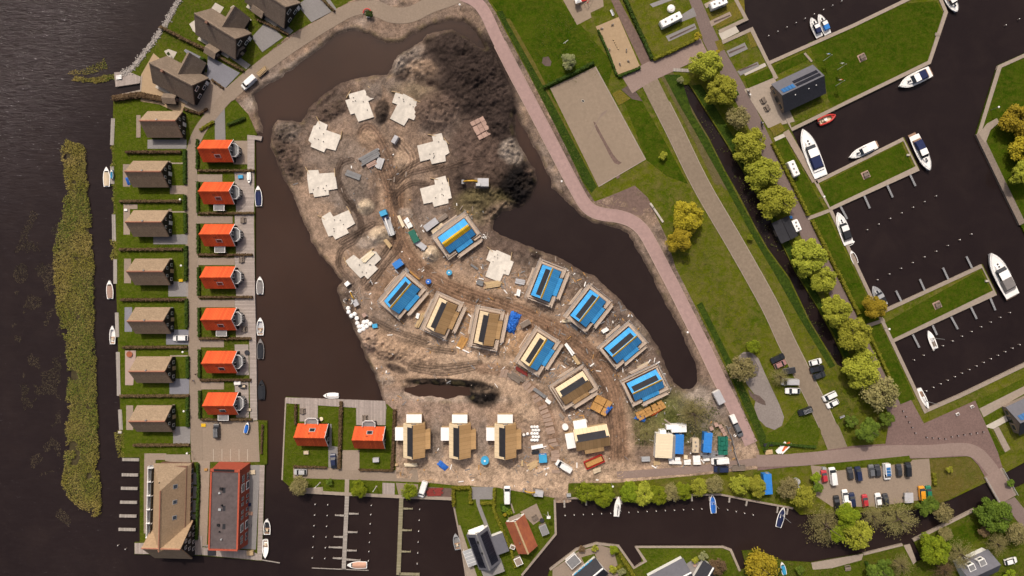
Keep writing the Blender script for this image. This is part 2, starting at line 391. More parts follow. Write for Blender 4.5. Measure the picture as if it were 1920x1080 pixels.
leaf('leaf_bright', (.16, .22, .012), (.24, .28, .015), (.10, .15, .012))
leaf('leaf_olive', (.24, .21, .085), (.32, .28, .12), (.15, .15, .045))
leaf('leaf_dark', (.035, .058, .014), (.06, .085, .018), (.025, .04, .012))
leaf('leaf_pale', (.24, .25, .11), (.31, .31, .15), (.16, .18, .06))
leaf('leaf_brown', (.17, .115, .06), (.22, .15, .08), (.10, .085, .035))
leaf('hedge_brown', (.13, .085, .045), (.175, .115, .06), (.07, .065, .025))
leaf('hedge_green', (.04, .075, .010), (.075, .115, .015), (.03, .05, .010))
leaf('hedge_yellow', (.17, .17, .015), (.24, .22, .02), (.10, .11, .015))
leaf('reed', (.235, .195, .042), (.33, .25, .085), (.10, .155, .016))
leaf('weed', (.10, .08, .05), (.14, .11, .07), (.05, .045, .025))
leaf('tuft', (.07, .09, .018), (.13, .13, .03), (.05, .06, .014))
def vcol(name, attr, rough=.95, b1=.6):
    m, n, b, o = nodes(name); at = N(n, 'Attribute', attribute_name=attr); vec = N(n, 'NewGeometry').outputs['Position']; c = at.outputs['Color']
    f = noise(n, vec, 2.6, 6, .75); f2 = noise(n, vec, .6, 5, .7, .5); f3 = noise(n, vec, 9., 3, .7)
    def gain(col, fac): return mix(n, 1.0, col, fac, 'MULTIPLY')
    def grey(v): x = N(n, 'CombineColor'); [n.links.new(v, x.inputs[i]) for i in range(3)]; return x.outputs[0]
    a = gain(c, grey(remap(n, f, .28, .72, .48, 1.4))); a = gain(a, grey(remap(n, f2, .3, .75, .82, 1.2))); a = gain(a, grey(remap(n, f3, .35, .75, .7, 1.45)))
    n.links.new(a, b.inputs['Base Color']); b.inputs['Roughness'].default_value = rough; b.inputs['Specular IOR Level'].default_value = .08
    bump(n, b, mth(n, 'ADD', f, f2), b1, .3)
vcol('soil', 'soil')
def water_mat():
    m, n, b, o = nodes('water'); at = N(n, 'Attribute', attribute_name='zone'); sx = N(n, 'SeparateColor'); n.links.new(at.outputs['Color'], sx.inputs[0])
    vec = N(n, 'NewGeometry').outputs['Position']; mud, wav = sx.outputs[0], sx.outputs[1]
    big = noise(n, vec, .03, 4, .5); fine = noise(n, vec, 3.2, 4, .7)
    deep = mix(n, remap(n, big, .3, .7), (.0112, .0073, .0078), (.0145, .0095, .0098)); mudc = mix(n, remap(n, big, .35, .65), (.036, .0195, .0135), (.046, .026, .019))
    a = mix(n, mud, deep, mudc); a = mix(n, wav, a, (.021, .0150, .0160))
    a = mix(n, remap(n, fine, .35, .75, 0, .3), a, (.03, .021, .0195)); a = mix(n, remap(n, noise(n, vec, .11, 5, .7, .6), .45, .75, 0, .3), a, (.032, .022, .019))
    mp = N(n, 'Mapping'); mp.inputs['Rotation'].default_value[2] = rd(24); mp.inputs['Scale'].default_value = (.30, 1.25, 1); n.links.new(vec, mp.inputs[0])
    w1 = noise(n, mp.outputs[0], 1.0, 5, .62, .6); w2 = noise(n, mp.outputs[0], 2.6, 4, .6, .4)
    foam = mth(n, 'MULTIPLY', remap(n, w2, .64, .72), remap(n, w1, .5, .6)); foam = mth(n, 'MULTIPLY', foam, wav)
    cr = remap(n, w1, .35, .68, 0, 1); a = mix(n, mth(n, 'MULTIPLY', mth(n, 'MULTIPLY', cr, wav), .75), a, (.05, .04, .042))
    a = mix(n, mth(n, 'MULTIPLY', foam, .75), a, (.55, .52, .54))
    n.links.new(a, b.inputs['Base Color']); b.inputs['Roughness'].default_value = .12; b.inputs['IOR'].default_value = 1.33; b.inputs['Specular IOR Level'].default_value = .22
    h = mth(n, 'ADD', mth(n, 'MULTIPLY', w1, mth(n, 'MULTIPLY', wav, 6.)), mth(n, 'MULTIPLY', fine, .12)); bump(n, b, h, .5, .12)
water_mat()
# ------------------------------------------------------------------ outlines of water and land (plan pixels)
C1 = [(477,175),(490,165),(520,147),(545,130),(595,95),(630,67),(660,56),(690,62),(722,82),(752,80),(777,62),(810,45),(845,36),(870,40),(892,57),(908,92),
      (890,80),(872,67),(850,56),(830,56),(800,62),(790,75),(772,87),(747,102),(735,120),(725,139),(694,141),(661,147),(628,159),(597,184),(577,205),(563,227),
      (519,223),(509,240),(505,275),(529,330),(548,362),(559,395),(581,445),(598,477),(620,503),(639,528),(630,540),(636,563),(659,608),(671,637),(684,672),
      (701,702),(708,728),(716,752),(700,765),(700,990),(420,990),(420,262),(494,250),(480,197)]
C2 = [(966,214),(982,240),(1003,278),(1022,314),(1032,335),(1034,352),(1060,375),(1085,402),(1112,417),(1150,424),(1178,440),(1194,468),(1212,498),(1232,540),(1249,572),(1270,606),
      (1289,653),(1303,680),(1309,697),(1307,716),(1293,731),(1280,730),(1264,715),(1247,684),(1235,653),(1208,614),(1184,585),(1163,563),(1144,544),(1120,522),(1081,499),(1034,475),(988,460),
      (952,445),(925,432),(927,416),(942,397),(973,390),(991,377),(1002,358),(1010,339),(1004,315),(991,302),(975,270),(966,240)]
C3 = [(757,727),(800,721),(880,726),(884,740),(840,746),(785,743),(757,736)]
RG = [(448,172),(440,186),(466,215),(482,252),(484,262),(430,300),(430,990),(536,760),(536,744),(726,758),(742,772),(742,880),(742,897),(782,903),(850,910),(930,914),(1040,934),(1064,934),(1066,906),(1160,905),(1300,892),
      (1420,880),(1424,850),(1405,795),(1375,722),(1340,648),(1305,577),(1267,502),(1250,446),(1215,372),(1190,350),(1115,378),(1090,338),(1060,272),(990,137),(955,72),(930,24),(905,-12),(700,-12),(655,2),(600,34),(540,67),(440,150)]
DITCH = [(1277,160),(1292,158),(1312,190),(1355,258),(1399,330),(1442,405),(1463,452),(1490,507),(1533,577),(1560,625),(1580,668),(1582,690),(1570,684),(1545,645),(1518,600),(1480,520),(1440,466),(1416,424),(1385,364),(1360,320),(1328,256),(1300,210),(1283,182)]
WEST = [(345,-15),(318,35),(296,68),(272,100),(247,130),(238,140),(264,143),(264,170),(213,182),(212,210),(210,272),(212,330),(214,440),(217,520),(220,600),(222,680),(225,760),(228,858),(262,858),(262,1017),(252,1017),(252,1039),(380,1042),
        (492,1052),(497,871),(501,870),(501,789),(482,788),(480,700),(478,560),(478,420),(479,320),(478,256),(482,252),(466,215),(440,186),(448,172),(480,146),(540,98),(610,50),(660,24),(700,8),(720,-15)]
EAST = [(905,-15),(930,24),(955,72),(990,137),(1060,272),(1090,338),(1115,378),(1190,350),(1215,372),(1250,446),(1267,502),(1305,577),(1340,648),(1375,722),(1405,795),(1424,850),(1420,880),(1300,892),(1160,905),(1066,906),(1064,934),
        (1039,938),(1041,1001),(977,1080),(965,1105),(878,1105),(874,1080),(848,936),(850,910),(930,914),(1040,934),(1064,934),(1162,932),(1293,927),(1350,926),(1400,936),(1487,952),(1500,965),(1600,962),(1720,955),(1779,938),(1848,905),(1884,887),(1930,862),(1990,830),
        (1990,650),(1920,684),(1737,772),(1677,646),(1673,644),(1869,550),(1842,495),(1665,581),(1640,574),(1554,397),(1600,376),(1724,317),(1695,257),(1529,342),(1485,247),(1560,210),(1745,120),(1777,22),(1760,-15),(1730,-15),(1702,0),(1442,116),(1410,52),(1388,62),(1378,48),(1402,35),(1382,-15)]
# the garden peninsula and the bank are cut from EAST so that the outline stays simple
EAST = EAST[:21] + [(1162,932)] + EAST[EAST.index((1293,927)):]
EAST.insert(21, (1064,934))
BANK = [(536,744),(726,758),(742,772),(742,880),(742,897),(782,903),(850,910),(930,914),(1040,934),(1039,938),(1041,1001),(977,1080),(965,1105),(878,1105),(874,1080),(848,936),(749,932),(647,927),(555,923),(542,912),(529,900)]
NEISLE = [(1990,62),(1920,100),(1871,122),(1830,252),(1908,410),(1990,575)]
SOUTH = [(1020,1105),(1031,1068),(1081,1029),(1118,1018),(1160,1023),(1189,1067),(1210,1053),(1192,1023),(1354,1023),(1370,1029),(1387,1070),(1400,1066),(1391,1033),(1420,1032),(1469,1052),(1521,1055),(1619,1038),(1694,1021),(1712,1058),(1731,1050),(1712,1012),
         (1779,979),(1826,955),(1878,938),(1902,917),(1990,876),(1990,1105)]
REED = [(111,282),(122,259),(161,266),(165,300),(167,323),(174,407),(178,490),(179,560),(181,640),(183,700),(188,841),(193,946),(192,967),(172,971),(158,960),(123,932),(113,904),(120,851),(121,770),(125,700),(119,640),(104,580),(97,540),(96,476),(111,412),(122,351)]
# ------------------------------------------------------------------ water: one sheet
xs = np.concatenate([np.linspace(-900, -170, 12), np.linspace(-165, 165, 166), np.linspace(170, 900, 12)]); ys = np.concatenate([np.linspace(-900, -100, 12), np.linspace(-96, 96, 97), np.linspace(100, 900, 12)])
WX, WY = np.meshgrid(xs, ys); wpx = WX * 6 + 960; wpy = 540 - WY * 6
mud = np.maximum.reduce([sstep(-12, 8, poly_sd(wpx, wpy, C1)) * (1 - .95 * sstep(790, 960, wpy)) * (1 - .28 * sstep(430, 700, wpy)),
                         sstep(-12, 6, poly_sd(wpx, wpy, C2)) * (.16 + .9 * (1 - sstep(280, 400, wpy))), 1.7 * sstep(-14, 2, poly_sd(wpx, wpy, C3)),
                         .16 * sstep(880, 960, wpy) * sstep(500, 700, wpx) * (1 - sstep(1750, 1800, wpx))])
wav = 1.0 * sstep(330, 60, wpx + .35 * wpy) * sstep(560, 100, wpy) + .10 * sstep(300, 160, wpx); wav = np.clip(wav, 0, 1)
grid_mesh('water', WX, WY, np.full(WX.shape, WATER), np.ones(WX.shape, bool), 'water', {'zone': np.stack([mud, wav, 0*mud], -1)})['kind'] = 'structure'
# ------------------------------------------------------------------ land sheets
for nm, poly, hol, m in (('ground', WEST, [], 'grass'), ('ground', EAST, [DITCH], 'meadow'), ('ground', BANK, [], 'lawn'), ('ground', NEISLE, [], 'lawn_deep'), ('ground', SOUTH, [], 'grass')):
    slab(nm, poly, 0, m, z0=-3, holes=hol, top=0.0)
slab('reed_bank', [(145+(x-145)*.66, 620+(y-620)*.97) for x, y in REED], 0, 'reed_earth', z0=-3, top=-0.5)
# ------------------------------------------------------------------ building site: height field with soil colours
st = 0.30
gx = np.arange((425-960)/6, (1445-960)/6, st); gy = np.arange((540-945)/6, (540+15)/6, st)
SX, SY = np.meshgrid(gx, gy); px = SX*6+960; py = 540-SY*6
wob = fbm(SX*.35, SY*.35, 3, 4) * 9
rg = poly_sd(px, py, RG); c1 = poly_sd(px, py, C1); c2 = poly_sd(px, py, C2); c3 = poly_sd(px, py, C3)
wat = np.maximum(np.maximum(c1, c2), c3) + wob * .5
def sol(h): return np.array(h)
PAL = dict(road=(.205,.125,.08), sand=(.40,.29,.205), tan=(.325,.225,.155), soil=(.19,.135,.102), grey=(.175,.142,.12), brown=(.10,.069,.055), peat=(.036,.0255,.022), black=(.0085,.007,.007),
           light=(.33,.275,.23), orange=(.34,.215,.125), pink=(.27,.195,.152), green=(.085,.10,.022), olive=(.15,.125,.055), wetdark=(.068,.047,.037), track=(.205,.13,.088), heap=(.45,.36,.26))
n1 = fbm(SX*.12, SY*.12, 11, 5); n2 = fbm(SX*.5, SY*.5, 21, 5); n3 = fbm(SX*1.6, SY*1.6, 31, 3); rdg = np.abs(fbm(SX*.7, SY*.7, 41, 4))
Z = .06 + .05*n1 + .07*n2 + .05*n3
col = np.empty(SX.shape + (3,)); col[:] = PAL['soil']
def blend(mask, key): 
    global col
    col = col * (1 - mask[..., None]) + np.array(PAL[key]) * mask[..., None]
blend(np.clip(.5 + n1*1.6, 0, 1) * .6, 'grey'); blend(np.clip(n2*1.8, 0, 1) * .5, 'tan')
def ell(cx, cy, rx, ry, ang=0., soft=.35, wb=.5):
    a = rd(ang); dx = px-cx; dy = py-cy; u = (dx*math.cos(a)+dy*math.sin(a))/rx; v = (-dx*math.sin(a)+dy*math.cos(a))/ry
    r = np.sqrt(u*u+v*v) + wb * n2 * .55 + wb*n1*.3; return sstep(1+soft, 1-soft, r), np.clip(1.15 - r, 0, 1)
# broad colour zones: cx, cy, rx, ry, angle, colour, amount
for cx, cy, rx, ry, an, key, am in (
    (690,310,150,60,0,'tan',.35),(1000,880,460,50,2,'sand',.8),(890,560,220,90,25,'tan',.55),(860,880,130,22,0,'sand',.8),(900,800,260,45,0,'pink',.5),(960,760,150,40,20,'tan',.6),(1170,800,60,70,0,'pink',.7),(880,600,160,60,20,'orange',.55),(905,640,60,60,0,'orange',.6),
    (980,640,60,40,30,'orange',.6),(1060,690,60,50,30,'tan',.6),(800,690,140,55,5,'tan',.8),(900,690,120,44,20,'sand',.75),(760,650,90,40,10,'sand',.5),(1250,770,70,40,0,'green',.75),(1290,800,60,40,0,'green',.7),(1210,810,30,30,0,'olive',.6),(1330,760,45,50,60,'grey',.8),(1310,745,25,20,0,'light',.6),
    (1340,690,16,120,-25,'soil',.6),(1270,600,14,140,-27,'soil',.7),(760,60,200,30,-5,'soil',.6),(560,130,140,16,-35,'light',.75),(1080,330,14,90,-27,'brown',.7),(1020,230,12,100,-27,'brown',.5),(950,110,14,90,-27,'grey',.6),(1150,395,80,30,0,'soil',.8),(1185,365,50,22,25,'brown',.6),
    (760,520,60,60,0,'track',.5),(1120,600,60,40,35,'wetdark',.45),(1020,480,90,40,20,'wetdark',.5),(945,440,60,50,0,'brown',.7),(740,350,50,40,10,'wetdark',.5),(560,260,50,60,0,'brown',.5),(620,190,60,30,-30,'brown',.6),(1110,560,90,30,40,'brown',.5),(1230,680,30,60,-30,'brown',.5),(880,345,66,56,0,'wetdark',.85),(900,270,60,60,0,'peat',.5),(600,430,40,90,-25,'tan',.5),(600,330,40,40,0,'soil',.5),(640,290,70,30,0,'grey',.6),
    (720,740,90,15,0,'pink',.7),(760,765,160,12,0,'pink',.7),(740,370,60,50,0,'brown',.45),(650,350,45,40,0,'grey',.7),(800,170,60,20,0,'olive',.3),(1270,850,120,14,0,'soil',.6),(1400,845,24,16,0,'sand',.6),(818,832,13,46,0,'grey',.75),(905,828,12,44,0,'grey',.7),(735,835,10,40,0,'grey',.6),(985,850,22,26,0,'brown',.45),(865,885,16,14,0,'wetdark',.4),(790,880,18,12,0,'grey',.6),(1165,770,14,60,0,'wetdark',.55),(1060,905,14,14,0,'brown',.8),(1090,775,30,16,20,'wetdark',.4),(840,745,110,9,2,'light',.5),(1200,860,26,14,0,'wetdark',.5),(680,700,20,40,-20,'grey',.5),(1130,880,120,10,2,'tan',.5),(1200,620,20,14,30,'light',.35),(1075,520,16,14,0,'light',.4)):
    m, _ = ell(cx, cy, rx, ry, an, .45); blend(m * am, key)
# tracks worn by wheels
def track(path, w, key, am, ruts=0., dep=.12):
    global Z
    d0 = line_d(px, py, catmull(path, 6)); d = d0 + wob * .35
    blend(sstep(w*.62, w*.35, d) * am, key); d = d0 + wob * .08
    if ruts:
        k = np.cos(d / ruts * 2*PI) * sstep(w*.75, w*.3, d); Z += -dep * k; blend(np.clip(k*1.3, 0, 1) * .7, 'wetdark')
MAIN = [(738,345),(742,420),(756,470),(790,512),(850,545),(930,572),(1000,600),(1060,632),(1110,672),(1143,722),(1155,790),(1160,880)]
track(MAIN, 64, 'tan', .75); track(MAIN, 38, 'road', .9); c0_ = col.copy(); track(MAIN, 32, 'road', .0, 6., .12); col = c0_*.35 + col*.65
track([(735,345),(720,300),(700,262),(690,250)], 40, 'track', .7, 6., .08); track([(742,345),(770,300),(745,265)], 26, 'tan', .6, 6., .06)
for pth in ([(660,300),(640,310),(636,340),(650,370),(668,395),(680,430)],[(745,340),(770,325),(800,318),(830,310)],[(742,380),(735,350),(748,325),(790,300)],[(748,400),(740,370),(770,345),(800,345)],[(640,300),(632,330),(645,372),(672,400),(676,430),(665,452),(640,470),(636,500),(660,530)],
            [(690,540),(720,500),(745,470),(752,455)],[(680,530),(715,485),(735,455)],[(690,600),(730,630),(790,650),(850,660)],[(700,600),(740,620),(800,640)],[(770,690),(830,700),(890,690)],[(760,680),(830,688),(900,680)],[(830,318),(870,305),(905,300)],[(640,455),(700,420)],
            [(1020,640),(1090,680),(1130,730),(1145,800)],[(1005,648),(1080,690),(1118,740),(1130,800)]):
    track(pth, 11, 'wetdark', .5, 4.6, .2)
track([(900,690),(960,700),(1005,735),(1030,790),(1040,850),(1045,905)], 22, 'track', .75); track([(742,888),(900,892),(1050,894),(1170,890)], 52, 'sand', .85)
PEAT = [(800,72),(850,58),(892,84),(932,128),(962,190),(974,230),(966,262),(985,300),(1004,340),(985,385),(940,398),(900,392),(862,372),(852,335),(872,300),(850,262),(862,235),(850,190),(820,168),(792,142),(790,100)]
pm_ = sstep(-5, 5, poly_sd(px, py, PEAT) + wob*.8 + n2*10); blend(pm_ * .8, 'peat'); blend(pm_ * np.clip(n1*1.5, 0, 1) * .5, 'brown'); rdg2 = np.abs(fbm(SX*.28, SY*.28, 91, 4)); Z += pm_ * (1.5*rdg2 + .35*n2 + .07*n3)
# heaps: cx, cy, rx, ry, angle, height, roughness, colour, amount
for cx, cy, rx, ry, an, h, ro, key, am in (
    (885,105,78,52,25,1.8,.5,'peat',.95),(925,175,46,72,-15,2.0,.5,'peat',.92),(870,170,50,50,0,1.6,.5,'peat',.9),(940,250,34,44,-25,1.3,.5,'peat',.85),(910,300,40,40,0,.7,.5,'brown',.8),(880,270,40,40,0,.4,.4,'brown',.8),(925,340,34,28,0,.8,.7,'wetdark',.8),
    (818,212,42,40,20,2.6,.6,'brown',.8),(716,211,13,25,5,1.7,.5,'black',.7),(765,105,30,26,-30,1.5,.8,'grey',.8),(745,122,14,20,0,1.3,.9,'light',.5),(790,130,28,18,0,1.2,.8,'tan',.5),(755,140,16,12,-40,.6,.8,'peat',.7),(800,155,24,8,10,-.2,.3,'wetdark',.8),
    (700,172,18,16,0,.9,.5,'grey',.7),(622,208,34,16,-30,.9,1.0,'wetdark',.85),(600,190,46,10,-38,.5,.9,'brown',.8),(540,300,22,34,20,1.0,1.1,'brown',.8),(540,245,24,20,0,.8,1.,'grey',.6),(525,270,14,30,0,.6,1.,'peat',.5),(555,320,14,16,0,.7,1.,'peat',.6),
    (978,343,34,44,10,1.4,1.1,'black',.97),(955,360,24,30,0,.8,.9,'black',.85),(960,285,24,22,20,.8,.9,'light',.75),(1000,325,18,10,0,.6,.9,'brown',.7),(905,385,50,34,0,.6,.9,'olive',.55),(935,405,30,24,-20,.5,.9,'soil',.7),(945,430,30,12,25,.4,.9,'tan',.5),
    (686,388,15,14,0,2.2,.15,'heap',1.),(712,441,21,15,-10,2.0,.25,'heap',.9),(808,476,15,15,0,2.3,.15,'heap',1.),(690,262,16,17,0,.8,.2,'tan',.9),(752,300,14,16,0,.7,.25,'sand',.8),(690,455,20,12,-10,.4,.3,'light',.6),(760,398,14,8,0,.4,.4,'light',.6),
    (715,645,42,26,25,2.0,.5,'tan',.9),(690,640,20,22,0,1.3,.5,'pink',.7),(770,665,50,20,10,1.3,.5,'tan',.85),(985,775,24,18,30,1.0,.3,'sand',.9),(742,690,22,8,20,.3,.9,'peat',.85),(903,738,33,24,8,.8,.8,'black',1.),(832,717,74,8,2,.3,.6,'black',1.),(726,712,14,10,0,.3,.8,'light',.4),
    (1004,478,12,8,20,.5,.9,'peat',.9),(1085,505,30,8,30,.4,.8,'brown',.7),(660,590,10,30,-20,.3,.9,'wetdark',.7),(690,680,8,26,-25,.3,.9,'wetdark',.8),(700,705,10,20,-20,.25,.8,'grey',.6),(655,555,16,14,0,.2,.8,'wetdark',.7),(700,300,30,20,0,.2,.4,'soil',.5)):
    m, r = ell(cx, cy, rx, ry, an, .28, .4 if ro > .2 else .12); sh = np.clip(r*1.25, 0, 1); sh = sh*sh*(3-2*sh)
    if h > 1.9 and ro < .3: sh = np.clip(r, 0, 1)
    Z += h * sh * (1 + ro * (n2*.9 + n3*.5)) + m * ro * (rdg*.8 - .1 + n3*(.16 if key in ('peat', 'brown') else .36)); blend(np.clip(m * am * (1 + n2*.4), 0, 1), key)
nA = fbm(SX*.9, SY*.9, 61, 4); nB = fbm(SX*2.2, SY*2.2, 71, 2); nC = fbm(SX*.3, SY*.3, 81, 4)
col = col * np.clip(1 + .4*nA + .5*nB*(1-.6*pm_) + .45*nC, .4, 1.8)[..., None]
# banks
bank = sstep(-14, 3, wat); Z = Z * (1 - sstep(-10, 0, wat)) + (-1.3) * sstep(-7, 7, wat)
blend(sstep(-9, -2, wat) * sstep(3, -2, wat) * .65 * (1 - sstep(-30, -10, c3)), 'wetdark')
edge = sstep(-12, -3, wat) * sstep(-1, -7, wat); blend(edge * np.clip(n2*2, 0, 1) * .5, 'olive')
Z = np.minimum(Z, np.where(rg > 3, Z, Z * sstep(-6, 3, rg) - .35 * sstep(2, -5, rg)))
PATHS = [([(858,-12),(890,2),(910,25),(932,72),(965,137),(1000,203),(1035,270),(1060,318),(1080,355),(1096,382),(1112,396),(1132,402),(1160,406),(1185,415),(1205,432),(1222,460),(1243,500),(1270,552),(1294,600),(1316,643),(1347,708),(1383,778),(1408,832)], 19),
         ([(400,212),(430,178),(470,143),(520,104),(570,70),(615,42),(660,18),(700,15),(735,28),(770,27),(806,10),(840,-2),(870,-14)], 20)]
for pth, w in PATHS: Z = np.where(line_d(px, py, catmull(pth, 5)) < w, np.minimum(Z, .03 + .02*n3), Z)
keep = (rg > -8) & (Z > -1.25)
struct(grid_mesh('building_site', SX, SY, Z, keep, 'soil', {'soil': col}))
def soil_z(x, y):
    i = int(round((y - gy[0]) / st)); j = int(round((x - gx[0]) / st))
    if 0 <= i < Z.shape[0] and 0 <= j < Z.shape[1] and rg[i, j] > 0: return max(0.0, float(Z[i, j]))
    return 0.0
def site(pxx, pyy): x, y = g(pxx, pyy); return (x, y, soil_z(x, y))
# ------------------------------------------------------------------ roads and paths
strip('lane', [(370,862),(368,800),(366,700),(362,550),(359,420),(358,330),(362,280),(375,245),(400,212),(430,178),(470,143),(520,104),(570,70),(615,42),(660,18),(700,15),(735,28),(770,27),(806,10),(840,-2),(870,-14)], [22]*8*9+[26]*8*6+[30]*8*5+[24], 3, 'lane_beige')
strip('asphalt_path', [(858,-12),(890,2),(910,25),(932,72),(965,137),(1000,203),(1035,270),(1060,318),(1080,355),(1096,382),(1112,396),(1132,402),(1160,406),(1185,415),(1205,432),(1222,460),(1243,500),(1270,552),(1294,600),(1316,643),(1347,708),(1383,778),(1408,832)], [22]*8*12+[24]*8*10+[26], 5, 'path_pink')
strip('road', [(1208,133),(1235,188),(1268,252),(1316,350),(1380,460),(1434,556),(1456,600),(1475,642),(1508,708),(1534,760),(1556,806),(1574,850)], [32]*8*10+[36]*8+[52], 3, 'road_grey')
strip('road', [(1176,160),(1212,138),(1262,114),(1320,86)], 36, 4, 'road_brick')
strip('brick_lane', [(1290,-20),(1300,2),(1335,80),(1382,165),(1430,262),(1468,345),(1502,412),(1548,508),(1585,580),(1612,640),(1650,715),(1690,790)], 28, 2, 'lane_brick')
slab('road', [(1424,855),(1520,852),(1552,843),(1600,836),(1660,832),(1671,765),(1708,750),(1732,794),(1828,751),(1843,785),(1870,847),(1880,880),(1848,897),(1834,872),(1818,855),(1740,859),(1655,861),(1550,868),(1490,874),(1420,882)], 5, 'plaza_brick')
strip('road', [(1418,864),(1490,862),(1560,856),(1660,847),(1740,846),(1800,842),(1828,848),(1848,866),(1868,893)], [22,22,22,22,22,22,22,22]+[24]*8*7+[26], 6, 'road_brick')
slab('road', [(550,874),(731,882),(782,880),(786,904),(648,899),(550,896)], 2, 'lane_beige')
slab('road', [(1156,884),(1300,874),(1420,858),(1420,872),(1300,888),(1158,898)], 5, 'road_brick', z0=-.4)
slab('car_park', [(1520,872),(1548,876),(1556,884),(1706,868),(1711,862),(1742,860),(1746,905),(1742,935),(1640,950),(1560,950),(1530,930)], 3, 'lane_beige')
slab('verge', [(1549,870),(1704,854),(1708,864),(1553,881)], 7, 'lawn')
slab('verge', [(1742,862),(1815,857),(1832,874),(1846,898),(1779,936),(1745,950)], 1, 'verge')
# park lands
slab('meadow', [(918,0),(1050,0),(1150,120),(1140,160),(1050,200),(1018,165),(985,110),(950,45)], 1, 'lawn_deep'); slab('verge', [(931,22),(942,20),(1056,230),(1119,350),(1109,362),(1092,338),(992,137)], 2, 'bank_green')
slab('verge', [(948,35),(956,35),(1004,120),(1028,168),(1120,352),(1040,200)], 2.5, 'verge')
slab('sand_court', [(1031,165),(1116,125),(1210,299),(1122,350)], 3, 'court'); strip('kerb', [(1116,125),(1210,299),(1122,350)], 2, 5, 'concrete', False)
slab('sand_pit', [(1117,50),(1160,32),(1200,125),(1157,140)], 2, 'sand'); slab('playground', [(1053,-5),(1130,-5),(1132,12),(1107,24),(1109,33),(1082,47)], 2, 'court')
slab('footpath', [(1143,-5),(1158,-5),(1222,112),(1204,124)], 2, 'dirt'); slab('lawn', [(1168,-5),(1290,-5),(1318,72),(1224,112)], 2, 'meadow')
slab('lawn', [(1165,178),(1190,165),(1252,275),(1290,345),(1250,330),(1212,300)], 1, 'lawn_deep'); slab('paving', [(1147,176),(1162,168),(1182,185),(1160,198)], 3, 'moss_yellow'); slab('earth', [(1165,168),(1182,158),(1205,190),(1185,186)], 2, 'bare_earth')
slab('earth', [(1118,378),(1190,348),(1214,370),(1228,396),(1198,404),(1150,392)], 2, 'dirt')
slab('verge', [(1238,142),(1262,135),(1290,190),(1320,245),(1352,310),(1380,365),(1340,345),(1300,262)], 1, 'verge_dry'); slab('bank', [(1244,140),(1275,140),(1298,212),(1326,258),(1358,322),(1414,426),(1438,468),(1478,522),(1516,602),(1544,648),(1566,686),(1556,690),(1500,598),(1456,520),(1408,438),(1345,322),(1302,245),(1270,190)], 2, 'bank_green')
slab('verge', [(1335,352),(1352,345),(1402,436),(1450,520),(1494,600),(1552,690),(1600,760),(1580,800),(1496,642),(1444,545)], 1, 'meadow')
slab('bank', [(1296,160),(1314,158),(1360,230),(1400,300),(1450,400),(1500,490),(1560,600),(1600,680),(1592,700),(1584,672),(1562,624),(1534,576),(1492,508),(1465,452),(1444,404),(1400,328),(1357,257),(1314,190)], 1, 'bank_green')
slab('gravel_patch', [(1384,668),(1394,660),(1408,660),(1422,672),(1434,700),(1448,730),(1462,760),(1470,782),(1466,798),(1452,806),(1436,800),(1422,786),(1414,764),(1418,744),(1400,720),(1390,696)], 2, 'gravel')
slab('verge', [(1306,572),(1316,566),(1400,735),(1436,818),(1432,850),(1412,798),(1346,650)], 3.3, 'bank_green'); slab('lawn', [(1420,820),(1470,800),(1500,760),(1538,800),(1532,842),(1490,830),(1430,835)], 1, 'lawn')
slab('verge', [(1560,712),(1580,740),(1620,830),(1600,833),(1578,812),(1530,720)], 2, 'meadow')
# marina lawns and quays
slab('lawn', [(1516,80),(1600,50),(1700,6),(1756,2),(1768,24),(1738,116),(1600,181),(1556,202),(1548,160),(1530,118)], 1, 'lawn_deep'); slab('lawn', [(1450,124),(1508,98),(1516,112),(1452,142)], 2, 'lawn_deep')
slab('lawn', [(1396,147),(1440,128),(1450,146),(1402,166)], 4, 'lawn_deep'); slab('lawn', [(1474,222),(1550,182),(1562,200),(1478,240)], 2, 'meadow'); slab('lawn', [(1538,346),(1690,268),(1712,314),(1552,390)], 1, 'lawn_deep'); slab('lawn', [(1658,606),(1838,506),(1858,546),(1672,638)], 1, 'lawn_deep')
slab('lawn', [(1450,268),(1470,258),(1546,392),(1518,404)], 1, 'lawn_deep'); slab('lawn', [(1522,412),(1550,400),(1670,648),(1716,748),(1688,758),(1640,640),(1600,572)], 2, 'lawn_deep')
slab('terrace', [(1395,168),(1450,142),(1490,228),(1440,240)], 3, 'concrete'); slab('lawn', [(1442,240),(1464,230),(1472,244),(1452,256)], 4, 'moss_yellow')
QUAY = ([(1372,-15),(1399,36),(1348,60)],[(1354,80),(1409,55),(1440,118),(1456,148)],[(1440,119),(1600,48),(1712,-6)],[(1757,-15),(1773,23),(1742,117),(1600,186),(1484,243),(1470,212)],[(1530,342),(1693,261),(1720,316),(1556,392),(1528,338)],
        [(1556,392),(1640,572),(1736,774)],[(1656,584),(1840,499),(1865,549),(1674,639)],[(1736,770),(1800,742),(1925,682)],[(1925,102),(1874,125),(1835,252)],[(1514,410),(1554,395)],[(1622,612),(1658,600)])
for i, q in enumerate(QUAY): strip('quay_path', q, 6.5, 5 + i % 4, 'concrete', smooth=False, z0=-2.5)
strip('quay_path', [(1473,246),(1528,340)], 12, 9, 'paving_warm', False, z0=-2); strip('quay_path', [(1508,100),(1522,116)], 4, 8, 'concrete', False); strip('quay_path', [(1834,250),(1870,325),(1916,420)], 12, 10, 'timber_old', False, z0=-2); strip('path', [(1452,262),(1478,250)], 7, 6, 'concrete_light', False)
slab('slipway', [(1347,62),(1379,49),(1386,60),(1354,76)], 4, 'concrete_light', z0=-1)
for a, b, w, m in (((1395,140),(1418,118),9,'concrete_light'),((1210,40),(1240,27),7,'paving_grey')): pass
